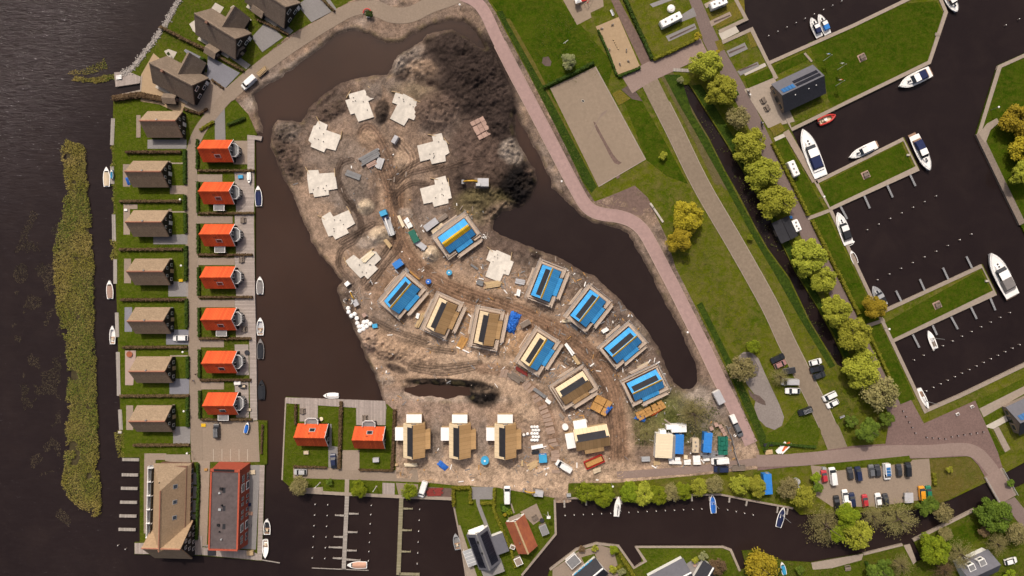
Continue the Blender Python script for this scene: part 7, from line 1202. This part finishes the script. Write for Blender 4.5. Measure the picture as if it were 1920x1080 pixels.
for i, (p0, p1, l) in enumerate((((654,963),(672.5,963.5),'top right finger of the left southern jetty'),((646,966.7),(628,966),'top left finger of the left southern jetty'),((652,997.6),(670.5,998),'second right finger of the left southern jetty'),((644,1007),(625.5,1006.5),'second left finger of the left southern jetty'),((642,1026.7),(616,1026),'long third left finger of the left southern jetty'),((650.5,1032),(669,1032.5),'third right finger of the left southern jetty'),((641,1047),(624,1046.5),'lowest left finger of the left southern jetty'),((649,1049),(676,1050.5),'lowest right finger beside the pink-decked boat'),
      ((756,953.5),(774,954),'top finger of the right southern jetty'),((754,994),(772,994.5),'middle finger of the right southern jetty'),((752,1034),(770.5,1034.5),'lowest finger of the right southern jetty'))): pier(p0, p1, .62, l, 'jetty' if i < 8 else 'jetty_moss', 'finger piers of the southern jetties', posts=True, taper=.6)
for i, (p0, p1, l) in enumerate((((1705,324.4),(1716.6,348.7),'finger pier nearest the tip under the second grass pier'),((1663,345.8),(1673.9,370),'second finger pier from the tip under the second grass pier'),((1620.4,367),(1631,390.5),'third finger pier from the tip under the second grass pier'),((1576,387),(1588.5,410.5),'finger pier beside the cabin cruiser with black canopy'),((1822.8,503),(1812,480.7),'finger pier nearest the tip above the third grass pier'),((1779,525.4),(1768,502),'second finger pier from the tip above the third grass pier'),((1735,546.8),(1724.6,523.5),'third finger pier from the tip above the third grass pier'),
      ((1691.5,568),(1680,545),'finger pier right of the pontoon boat'),((1855.8,556.5),(1866.5,581.8),'finger pier nearest the tip below the third grass pier'),((1820,575),(1831.5,598),'second finger pier from the tip below the third grass pier'),((1783.4,594),(1796,617),'third finger pier from the tip below the third grass pier'),((1748.6,610),(1757,628),'finger pier touching the white sailing boat below the third grass pier'),((1711.6,627.5),(1724,651.8),'leftmost finger pier below the third grass pier'))): pier(p0, p1, .62, l, 'grey_pier', 'finger piers of the marina')
for i, (p0, p1, l) in enumerate((((1058,938),(1058.4,952),'leftmost short canal landing stage'),((1099,934),(1099,948),'short landing stage half under the leftmost bank tree'),((1165,932),(1165,946),'short landing stage beside the white sailing boat'),((1264,928),(1264,941),'short landing stage under the middle bank trees'),((1296.5,927),(1297.5,940),'short landing stage at the right end of the bank trees'),((1330,927),(1331,939),'short landing stage left of the blue covered boat'),((1368.5,929),(1367,942.5),'short landing stage right of the blue covered boat'),((1401.5,936),(1398.6,949),'short landing stage right of the footpath gap'),((1459,946),(1457,962),'left landing stage of the navy covered boat'),((1478,949),(1475,965),'right landing stage of the navy covered boat'))): pier(p0, p1, .6, l, 'jetty', 'short landing stages on the canal', taper=.7)
pier((489,1049.5), (525,1055.5), .3, 'thin mooring boom right of the red apartments', posts=False)
PM = MB().tube([(0, 0, -2), (0, 0, 1.0)], [.13, .12], 8).mesh('pole', 'timber_grey'); PC = MB().cyl(0, 0, 1.0, .16, .12, 8, r2=.1).mesh('cap', 'white')
NTH = ORD + ['eighth', 'ninth', 'tenth', 'eleventh', 'twelfth', 'thirteenth', 'fourteenth', 'fifteenth', 'sixteenth']
def posts(pts, label, group):
    for i, (ix, iy) in enumerate(pts):
        t = thing('mooring_post', label if len(pts) < 2 else f'{NTH[i]} {label}, from the {"top" if "jett" in label else "left" if pts[0][0] < pts[-1][0] else "right"}', 'mooring post', (*g(ix, iy), WATER), 0, group)
        for nm, me in (('pole', PM), ('cap', PC)): o = bpy.data.objects.new(nm, me); C.objects.link(o); o.parent = t
def lin(a, b, n): return [(a[0]+(b[0]-a[0])*i/(n-1), a[1]+(b[1]-a[1])*i/(n-1)) for i in range(n)]
posts(lin((1754.5,367.6),(1625.7,430.8),7), 'mooring post in the row below the second grass pier', 'posts below the second pier'); posts(lin((1820.8,439),(1645,524.4),9), 'mooring post in the row above the third grass pier', 'posts above the third pier'); posts(lin((1892.8,586),(1713.5,674.7),11), 'mooring post in the row below the third grass pier', 'posts below the third pier'); posts(lin((1911,646),(1736,732.8),14), 'mooring post in the row along the lowest harbour quay', 'posts along the lowest quay')
posts(lin((1440.8,67.5),(1577.5,2.5),9), 'mooring post in the row across the top harbour basin', 'posts in the top basin'); posts(lin((1059.5,966),(1315.5,953.7),16), 'mooring post in the long row off the canal bank trees', 'posts off the bank trees'); posts(lin((1363.8,955.5),(1411.7,965),4), 'mooring post in the short row right of the blue covered boat', 'posts right of the blue boat')
posts([(591.5-i*1.1, 945+i*20.1) for i in range(6)], 'mooring post in the outer row left of the southern jetties', 'outer southern posts'); posts([(615-i*1.1, 946+i*20.1) for i in range(6)], 'mooring post in the inner row left of the left southern jetty', 'inner southern posts'); posts([(696.5-i*.9, 947+i*17.3) for i in range(7)], 'mooring post in the row between the two southern jetties', 'posts between the jetties'); posts([(787-i*.9, 954.5+i*20.4) for i in range(6)], 'mooring post in the row right of the right southern jetty', 'posts right of the jetties')
posts([(1910,36)], 'right lone mooring post in the upper right basin', None); posts([(1885,47.5)], 'left lone mooring post in the upper right basin', None); posts([(222,1022)], 'upper lone mooring post off the thatched apartments', None); posts([(236,1029)], 'lower lone mooring post off the thatched apartments', None)
# ------------------------------------------------------------------ bridge, kerbs, street furniture
c = g(1875, 911); ang = math.atan2(-(936-890), (1890-1864)); t = thing('bridge', 'pale concrete bridge over the canal in the right bottom corner', 'bridge', (c[0], c[1], 0), ang); Lb = math.dist(g(1864,889), g(1890,937)) + .6
MB().box(0, 0, -.35, Lb, 5.0, .6).build('deck', 'road_brick', t)
for s in (-1, 1):
    MB().box(0, s*2.75, -.35, Lb, .7, .66).build('footway', 'timber_grey', t); r = MB().box(0, s*3.05, .95, Lb, .12, .1).build('railing', 'galv', t); [MB().box(-Lb/2+.4+k*(Lb-.8)/5, s*3.05, .3, .1, .1, .65).build('rail_post', 'galv', r) for k in range(6)]
for k in (-.3, .3): MB().box(k*Lb, 0, -2.5, .6, 5.4, 2.2).build('pier', 'concrete', t)
def edges(path, w, ew, layer, mtl, name='kerb', top=None):
    p = gp(catmull(path)); L, Rr = ribbon(p, w/6)
    for side in (L, Rr):
        q = [((x)*6+960, 540-y*6) for x, y in side]; strip(name, q, ew, layer, mtl, smooth=False, top=top)
edges([(1241,198),(1268,252),(1316,350),(1380,460),(1434,556),(1456,600),(1475,642),(1508,708),(1534,760),(1550,795)], 32, 1.3, 4, 'concrete', top=.14)
edges([(937,82),(965,137),(1000,203),(1035,270),(1060,318),(1080,355),(1096,382),(1112,396),(1132,402),(1160,406),(1185,415),(1205,432),(1222,460),(1243,500),(1270,552),(1294,600),(1316,643),(1347,708),(1383,778)], 23.5, 1.1, 6, 'brick_kerb', top=.2)
edges([(366,690),(362,550),(359,420),(358,330),(362,280)], 22, 1.0, 4, 'concrete', top=.13)
strip('footbridge', [(1262,131),(1300,133)], 6, 6, 'jetty', False, z0=-.1)
slab('court_stain', [(1112,228),(1116,229),(1128,252),(1138,270),(1150,290),(1160,302),(1166,305),(1160,309),(1152,306),(1143,292),(1130,266),(1118,244)], 3.4, 'dirt'); slab('court_stain', [(1154,330),(1160,327),(1163,331),(1157,336)], 3.4, 'dirt'); slab('court_stain', [(1100,262),(1128,212),(1140,205),(1136,212),(1126,220)], 3.3, 'court_dark')
item('manhole', 'small dark manhole box in the middle of the sand court', 'manhole', 1093, 189.5, -28, [('frame', 'concrete_light', bx_(0, 0, 0, .95, .75, .16)), ('cover', 'black', bx_(0, 0, .16, .7, .5, .05))])
slab('gravel_stain', [(1402,728),(1412,738),(1424,742),(1434,752),(1436,760),(1428,758),(1416,752),(1406,742)], 2.6, 'bare_earth'); slab('gravel_stain', [(1388,664),(1408,662),(1424,690),(1420,706),(1404,706),(1396,690)], 2.5, 'gravel_dark')
slab('earth_patch', [(1018,108),(1028,106),(1034,116),(1032,124),(1022,124),(1016,118)], 2, 'bare_earth')
def picnic(ix, iy, deg, label, pad=True):
    x, y = g(ix, iy); t = thing('picnic_table', label, 'picnic table', (x, y, .05), rd(deg))
    if pad: MB().box(0, 0, -.1, 2.4, 2.3, .16).build('pad', 'brick_pile', t)
    MB().box(0, 0, .72, 1.8, .75, .07).build('table_top', 'timber_old', t)
    for s in (-1, 1): MB().box(0, s*.72, .42, 1.8, .28, .06).build('bench', 'timber_old', t); MB().box(s*.65, 0, .05, .1, 1.6, .68).build('leg', 'timber_old', t)
    return t
picnic(1616, 108, 25, 'picnic table on the flag lawn'); picnic(1623, 328, 25, 'picnic table on the second grass pier'); picnic(1757, 572, 25, 'picnic table on the third grass pier'); picnic(1430, 189, -60, 'upper picnic table on the clubhouse terrace', False); picnic(1437, 203, -60, 'lower picnic table on the clubhouse terrace', False)
picnic(568, 770, 90, 'pale table on the deck of the left southern orange-roofed house', False); picnic(685, 783, 90, 'pale table on the deck of the right southern orange-roofed house', False); picnic(457, 413, 90, 'table on the deck right of the third orange-roofed house', False); picnic(454, 487, 90, 'table on the deck right of the fourth orange-roofed house', False); picnic(459, 617, 90, 'table on the deck right of the fifth orange-roofed house', False); picnic(1588, 1064, 8, 'pale garden table by the bottom canal wall', False); picnic(1003, 970, 30, 'white garden table on the paved yard of the red-roofed house', False)
for (bx, by, l, m1, m2, m3) in ((1544,114,'left upper flagpole with blue and white flag','blue_box','white','navy'),(1570,131,'right flagpole with pale grey flag','foil_grey','white','galv'),(1567,161,'lowest flagpole with red and white flag','red','white','foil_grey')):
    x, y = g(bx, by); t = thing('flagpole', l + ' on the clubhouse lawn', 'flagpole', (x, y, 0)); MB().tube([(0, 0, 0), (0, 0, 6)], [.09, .06], 6).build('pole', 'white', t); MB().cyl(0, 0, 6, .1, .15, 8).build('finial', 'galv', t); fl = MB(); n = 8
    for r_, mm in enumerate((0, 1, 2)):
        for k in range(6): a0, a1 = -.06-k*.3, -.06-(k+1)*.3; w0, w1 = .12*math.sin(k*1.1), .12*math.sin((k+1)*1.1); z1 = 5.9-r_*.5; fl.add([(a0*.8, w0-a0*.35, z1), (a1*.8, w1-a1*.35, z1-.05), (a1*.8, w1-a1*.35+.3, z1-.55), (a0*.8, w0-a0*.35+.3, z1-.5)], [(0, 1, 2, 3)], mm)
    fl.build('flag', [m1, m2, m3], t)
def lamp(ix, iy, label, h=3.6):
    x, y = g(ix, iy, h); t = thing('lamp_post', label, 'lamp post', (x, y, 0)); MB().tube([(0, 0, -.1), (0, 0, h)], [.07, .05], 6).build('pole', 'grey_mid', t); MB().loft([[(r*math.cos(a*PI/4), r*math.sin(a*PI/4), z) for a in range(8)] for r, z in ((.08, h), (.3, h+.12), (.32, h+.3), (.12, h+.42))]).build('lamp_head', 'white', t); return t
for a in ((338,374,'white globe lamp in the garden above the third thatched cottage'),(340,498,'white globe lamp in the garden of the fourth thatched cottage'),(343,660,'white globe lamp above the sixth thatched cottage'),(345,771,'white globe lamp beside the lowest thatched cottage'),(351,850,'white lamp at the upper corner of the thatched apartments'),(1149,912,'white lamp on the canal bank left of the white sailing boat'),(1872,201,'white lamp on the right-hand island'),(1053,340,'white lamp beside the pink path near the pond'),(862,9,'white lamp on the inside of the top path bend'),(1289,623,'white lamp beside the lower pink path'),(1667,617,'white lamp on the corner of the third grass pier'),(1545,369,'white lamp at the root of the second grass pier')): lamp(*a)
for k, (bx, by) in enumerate(lin((1735,819),(1770,822),4) + lin((1782,818),(1841,809),6) + lin((1691,770),(1714,811),5)): 
    t = thing('bollard', f'{NTH[k]} small dark bollard from the left in the row across the brick plaza' if k < 10 else f'{NTH[k-10]} small dark bollard from the top beside the plaza thicket', 'bollard', (*g(bx, by), .15), 0, 'bollards on the plaza'); MB().cyl(0, 0, 0, .13, .8, 8, r2=.11).build('post', 'black', t); MB().cyl(0, 0, .8, .13, .08, 8).build('cap', 'galv', t)
for k, (bx, by, l) in enumerate(((1821,762,'right white planter on the brick plaza'),(1794,776,'left white planter on the brick plaza'))): item('planter', l, 'planter', bx, by, 25, [('box', 'white', bx_(0, 0, .15, 1.0, .7, .5)), ('soil', 'bare_earth', bx_(0, 0, .66, .8, .5, .04))])
for k, (bx, by) in enumerate(lin((1222,386),(1241,414),6)): item('concrete_block', f'{ORD[k]} block from the top in the line of pale blocks by the dirt patch', 'block', bx, by, -55, [('block', 'concrete_light', bx_(0, 0, 0, 1.1 if k else 1.9, .6, .5)), ('lifting_eye', 'steel', bx_(0, 0, .5, .2, .08, .1))], group='pale concrete blocks')
item('play_tower', 'play tower with white roof and red slide on the playground', 'play tower', 1082, 6, 20, [('deck', 'timber', bx_(0, 0, 1.2, 1.5, 1.5, .12)), ('roof', 'white', lambda b: b.box(0, 0, 2.6, 1.9, 1.9, .5, tx=.7, ty=.7)), ('slide', 'red', lambda b: b.slab4((.7, -.35, 1.3), (3.2, -.35, .2), (3.2, .35, .2), (.7, .35, 1.3), .1))] + [('post', 'timber_old', bx_(sx*.7, sy*.7, 0, .12, .12, 2.7)) for sx in (-1, 1) for sy in (-1, 1)])
item('swing', 'red and grey swing frame on the playground', 'swing', 1104, 3, 60, [('frame', 'steel', tb_([(-1.5, -.8, 0), (-1.5, 0, 2.2), (-1.5, .8, 0)], .06)), ('frame', 'steel', tb_([(1.5, -.8, 0), (1.5, 0, 2.2), (1.5, .8, 0)], .06)), ('crossbar', 'red', tb_([(-1.5, 0, 2.2), (1.5, 0, 2.2)], .07)), ('seat', 'red_dark', bx_(.5, 0, .5, .5, .2, .06)), ('seat', 'red_dark', bx_(-.6, 0, .5, .5, .2, .06))])
for k, (bx, by, l) in enumerate(((1128,54,'upper left'),(1148,47,'topmost'),(1142,94,'left middle'),(1174,95,'right middle'),(1162,121,'lower left'),(1178,115,'lower right'))): item('play_animal', f'{l} small play device in the sandy play pit', 'play device', bx, by, 30*k, [('seat', 'timber_old', bx_(0, 0, .4, .9, .3, .18)), ('spring', 'steel', cy_(0, 0, 0, .12, .4, 8)), ('handle', 'galv', bx_(.3, 0, .55, .06, .5, .3))])
for k in range(5): item('stepping_stump', f'{ORD[k]} small wooden stump from the top in the play pit', 'stump', 1150+k*2.2, 75+k*4.2, 0, [('stump', 'trunk', cy_(0, 0, 0, .2, .35, 8)), ('top', 'timber', cy_(0, 0, .35, .17, .03, 8))], group='stumps in the play pit')
item('goal_frame', 'thin white bar frame on the park lawn', 'frame', 1060, 82, 35, [('crossbar', 'white', tb_([(-.9, 0, 1.9), (.9, 0, 1.9)], .06)), ('post', 'white', tb_([(0, 0, 0), (0, 0, 1.9)], .06))])
item('ring_monument', 'red ring with a white plinth on the roundabout planting', 'monument', 689, 25, 0, [('ring', 'red', lambda b: b.tube([(1.2*math.cos(a*.3307), 1.2*math.sin(a*.3307), .6) for a in range(0, 11)], .22, 6)), ('plinth', 'white', bx_(.3, -.9, 0, .9, 1.0, .6)), ('stone', 'white', bx_(0, .2, 0, .6, .5, .5))])
item('park_bench', 'grey bench at the top of the sandy play pit', 'bench', 1147, 25, -65, [('seat', 'galv', bx_(0, 0, .4, 2.0, .5, .08)), ('backrest', 'galv', bx_(0, .3, .5, 2.0, .08, .5)), ('leg', 'grey_mid', bx_(-.8, 0, 0, .1, .5, .4)), ('leg', 'grey_mid', bx_(.8, 0, 0, .1, .5, .4))])
item('park_bench', 'pale blue bench on the grass right of the two white roadside cars', 'bench', 1578, 781, 20, [('seat', 'foil_grey', bx_(0, 0, .4, 1.6, .6, .08)), ('backrest', 'galv', bx_(0, .3, .5, 1.6, .08, .4)), ('leg', 'grey_mid', bx_(-.6, 0, 0, .1, .5, .4)), ('leg', 'grey_mid', bx_(.6, 0, 0, .1, .5, .4))])
for k, (dx, dy) in enumerate(((0, 0), (0, 2.6), (0, 5.2))): item('sun_lounger', f'{("upper", "middle", "lower")[k]} white lounger on the wooden lake deck', 'lounger', 224+dx, 143+dy, 5, [('seat', 'plastic_white', bx_(-.2, 0, .35, 1.3, .32, .08)), ('backrest', 'plastic_white', bx_(.65, 0, .45, .6, .32, .12)), ('leg', 'galv', bx_(-.6, 0, .1, .06, .28, .26)), ('leg', 'galv', bx_(.5, 0, .1, .06, .28, .26))])
for bx, by, l, m, w, h_ in ((452,332,'pale blue box on the deck of the second orange-roofed house','cyan',1.5,.7),(1066,927,'pale grey cabinet on the canal bank','galv',1.3,1.3),(1083,922,'round black bin beside the pale grey cabinet','black',1.1,1.1),(1480,408,'blue pallet box beside the dark lean-to shed','blue_box',1.3,.9),(1543,877,'grey electricity cabinet at the car park corner','galv',1.1,1.2),(575,848,'pale garden chest below the left southern orange-roofed house','beige',1.5,.8),(706,861,'grey garden pavilion box below the right southern orange-roofed house','foil_grey',1.9,1.4),(446,717,'white bench box between the lowest orange-roofed houses','white',2.0,.6),(468,768,'pale canvas cover on the lowest deck','beige',1.2,.6),(237,394,'white lounger box beside the third thatched cottage','white',1.0,.5),(340,526,'yellow bench on the lane-side lawn of the fourth thatched cottage','yellow',1.2,.5),(382,797,'low yellow bar on the cottage car park','yellow',1.4,.3),
    (226,810,'pale block on the lowest landing stage of the cottages','concrete_light',1.1,.5),(1757,65,'pale slab with blue lid at the tip of the flag lawn','concrete',1.4,.4),(1702,291,'white service post slab at the tip of the second grass pier','concrete_light',.9,.5),(1849,527,'white service post slab at the tip of the third grass pier','concrete_light',.9,.5),(744,871,'pale cube beside the brown hedge end','timber',.9,.7),(387,880,'orange bench in the hedge patio of the thatched apartments','orange_wood',1.0,.6),(474,885,'beige lounge set on the red apartments terrace','beige',1.8,.6),(467,945,'navy covered table on the red apartments terrace','navy',1.3,.7),(470,962,'pink lounge set on the red apartments terrace','pink_deck',1.4,.6),(468,985,'grey lounge set on the red apartments terrace','grey_canvas',1.4,.6),(471,1035,'wooden pergola frame on the southern terrace of the red apartments','timber',2.0,1.2),(398,1035,'dark blue planter at the foot of the red apartments','slate',2.4,.7)):
    item('garden_box', l, 'box', bx, by, R.uniform(-4, 4), [('body', m, lambda b, w=w, h_=h_: b.box(0, 0, 0, w, w*.68, h_*.85, tx=.03, ty=.03)), ('lid', m, lambda b, w=w, h_=h_: b.box(0, 0, h_*.85, w*1.04, w*.72, h_*.15, tx=.05, ty=.05))])
for bx, by, r_, l, m in ((244,664,.9,'round fire pit on the pink terrace of the sixth thatched cottage','copper_red'),(464,661,.75,'dark oval fire bowl on the sixth deck','slate'),(402,20,.7,'round pale garden table on the middle villa terrace','concrete_light'),(603,785,.6,'pale garden chairs beside the left southern house','cream'),(1302,1059,.5,'small garden pot by the bottom house','brick_pile'),(1016,975,.7,'dark garden pot on the paved yard edge','slate')): item('garden_bowl', l, 'bowl', bx, by, 0, [('bowl', m, lambda b, r_=r_: b.cyl(0, 0, 0, r_*.7, .45, 14, r2=r_)), ('rim', m, lambda b, r_=r_: b.cyl(0, 0, .45, r_*1.05, .06, 14))])
item('sign_mast', 'tall white signal mast with a box on the canal garden', 'mast', 1027, 960, 0, [('mast', 'white', tb_([(0, 0, 0), (0, 0, 5.5)], .1)), ('box', 'white', bx_(0, 0, 5.0, 1.1, .7, .6)), ('stay', 'galv', tb_([(0, 0, 4.5), (-1.5, -.6, 0)], .03))])
for k, (bx, by, l) in enumerate(((600,905,'white gangway pole on the southern quay'),(706,912,'bare white pole beside the right of the jetty foot'))): item('pole', l, 'pole', bx, by, 0, [('pole', 'white', tb_([(0, 0, 0), (0, 0, 6.0)], .1)), ('base', 'concrete', bx_(0, 0, 0, .5, .5, .2))])
for k, (bx, by, dg, l) in enumerate(((371,164,60,'left bicycle'),(374,168,60,'middle bicycle'),(377,161,60,'right bicycle'))):
    item('bicycle', f'{l} leaning together at the lower villa gable', 'bicycle', bx, by, dg, [('wheel', 'rubber', lambda b: b.tube([(.55+.33*math.cos(a*.698), 0, .36+.33*math.sin(a*.698)) for a in range(10)], .05, 4)), ('wheel', 'rubber', lambda b: b.tube([(-.55+.33*math.cos(a*.698), 0, .36+.33*math.sin(a*.698)) for a in range(10)], .05, 4)), ('frame', 'black', tb_([(-.55, 0, .36), (-.15, 0, .85), (.4, 0, .85), (0, 0, .36), (-.15, 0, .85)], .05)), ('handlebar', 'black', tb_([(.4, -.3, 1.0), (.45, 0, .98), (.4, .3, 1.0)], .04)), ('saddle', 'black', bx_(-.2, 0, .9, .3, .16, .08))])
# fallen fence along the cabins, garden stones
item('site_fence', 'row of thin grey mesh fence panels on the rough ground by the pink path', 'fence', 1373, 835, -72, [('panel', 'galv', lambda b, k=k: b.box(-5.2+k*2.6, .25*math.sin(k*1.4), .1, 2.5, .06, 1.6)) for k in range(5)] + [('foot', 'concrete', lambda b, k=k: b.box(-6.5+k*2.6, .25*math.sin(k*1.4), 0, .3, .7, .15)) for k in range(6)])
# ------------------------------------------------------------------ people
def skin_obj(name, verts, edges_, rad, mtl, parent, root=0):
    me = bpy.data.meshes.new(name); me.from_pydata(verts, edges_, []); o = bpy.data.objects.new(name, me); C.objects.link(o); o.parent = parent; me.materials.append(MATS[mtl])
    m = o.modifiers.new('skin', 'SKIN')
    for i, r in enumerate(rad): me.skin_vertices[0].data[i].radius = (r, r*.85 if name != 'body' else r); me.skin_vertices[0].data[i].use_root = (i == root)
    s = o.modifiers.new('sub', 'SUBSURF'); s.levels = 1; s.render_levels = 1; return o
def person(loc, deg, label, top, legs, seated=False, head='trunk', stride=.2):
    t = thing('person', label, 'person', loc, rd(deg))
    if not seated: J = dict(pel=(0, 0, .95), sp=(0, 0, 1.2), ch=(.02, 0, 1.4), nk=(.02, 0, 1.55), hd=(.04, 0, 1.68), lh=(0, .1, .9), rh=(0, -.1, .9), lk=(stride*.6, .11, .5), rk=(-stride*.3, -.11, .5), lf=(stride, .11, .08), rf=(-stride, -.11, .08), lt=(stride+.18, .12, .04), rt=(-stride+.18, -.12, .04), ls=(0, .2, 1.43), rs=(0, -.2, 1.43), le=(-.08, .26, 1.15), re=(.08, -.26, 1.15), lw=(.05, .27, .92), rw=(.2, -.27, .95))
    else: J = dict(pel=(0, 0, .8), sp=(.0, 0, 1.05), ch=(.04, 0, 1.25), nk=(.07, 0, 1.4), hd=(.1, 0, 1.53), lh=(.05, .1, .78), rh=(.05, -.1, .78), lk=(.45, .16, .75), rk=(.45, -.16, .75), lf=(.4, .15, .35), rf=(.4, -.15, .35), lt=(.55, .15, .32), rt=(.55, -.15, .32), ls=(.03, .2, 1.28), rs=(.03, -.2, 1.28), le=(.2, .28, 1.08), re=(.2, -.28, 1.08), lw=(.5, .25, 1.05), rw=(.5, -.25, 1.05))
    K = list(J); E = [('pel','sp'),('sp','ch'),('ch','nk'),('nk','hd'),('pel','lh'),('pel','rh'),('lh','lk'),('rh','rk'),('lk','lf'),('rk','rf'),('lf','lt'),('rf','rt'),('ch','ls'),('ch','rs'),('ls','le'),('rs','re'),('le','lw'),('re','rw')]
    rad = dict(pel=.13, sp=.12, ch=.14, nk=.055, hd=.105, lh=.09, rh=.09, lk=.06, rk=.06, lf=.045, rf=.045, lt=.04, rt=.04, ls=.07, rs=.07, le=.045, re=.045, lw=.035, rw=.035)
    def sub(keys, f, nm, mtl, root): ks = [k for k in K if k in keys]; skin_obj(nm, [J[k] for k in ks], [(ks.index(a), ks.index(b)) for a, b in E if a in ks and b in ks], [rad[k]*f for k in ks], mtl, t, ks.index(root))
    sub(K, 1.0, 'body', 'skin', 'pel'); sub(('pel','sp','ch','ls','rs','le','re','lw','rw'), 1.2, 'jacket', top, 'ch'); sub(('pel','lh','rh','lk','rk','lf','rf'), 1.15, 'trousers', legs, 'pel')
    h = J['hd']; MB().loft([[(h[0]-.02+r*math.cos(a*.785), h[1]+r*math.sin(a*.785), h[2]+z) for a in range(8)] for r, z in ((.125, .0), (.13, .06), (.09, .13), (.02, .16))]).build('hair' if head == 'trunk' else 'helmet', head, t); return t
person((*g(369.5, 701), .1), 200, 'person in dark clothes walking on the lane, upper of the two', 'cloth_dark', 'cloth_dark'); person((*g(364.5, 713), .1), 210, 'person in dark clothes walking on the lane, lower of the two', 'cloth_dark', 'cloth_blue')
person((*site(1026, 612)[:2], site(1026, 612)[2]), 60, 'worker standing on the dirt road above the half cream roof', 'orange_paint', 'cloth_dark')
def scooter(ix, iy, deg, label, mtl, top, helm):
    x, y = g(ix, iy, .8); t = thing('motor_scooter', label, 'scooter', (x, y, .06), rd(deg)); MB().loft([[(xx, -w, z0), (xx, w, z0), (xx, w, z1), (xx, -w, z1)] for xx, w, z0, z1 in ((-.85, .1, .35, .65), (-.5, .2, .25, .78), (.1, .18, .2, .74), (.3, .16, .18, .35), (.5, .2, .25, 1.0), (.75, .1, .35, .9))]).build('body', mtl, t)
    for xx in (-.6, .68): w = MB().cyl(0, 0, -.07, .26, .14, 12).build('wheel', 'rubber', t); w.matrix_local = Matrix.Translation((xx, 0, .26)) @ Matrix.Rotation(PI/2, 4, 'X')
    MB().tube([(.5, -.35, 1.05), (.55, 0, 1.08), (.5, .35, 1.05)], .03, 5).build('handlebar', 'black', t); MB().box(-.85, 0, .75, .4, .45, .35).build('top_box', mtl, t); MB().box(-.15, 0, .74, .7, .32, .08).build('seat', 'black', t)
    person((x, y, .1), deg, f'rider in {"blue" if top == "cloth_blue" else "dark"} jacket on the {"lower" if iy > 200 else "upper"} scooter of the brick lane', top, 'cloth_dark', True, helm); return t
scooter(1404, 173, 118, 'upper dark and white scooter on the brick lane', 'p_white', 'cloth_dark', 'black'); scooter(1429, 232, 100, 'lower dark scooter on the brick lane with helmeted rider', 'p_dark', 'cloth_blue', 'white')
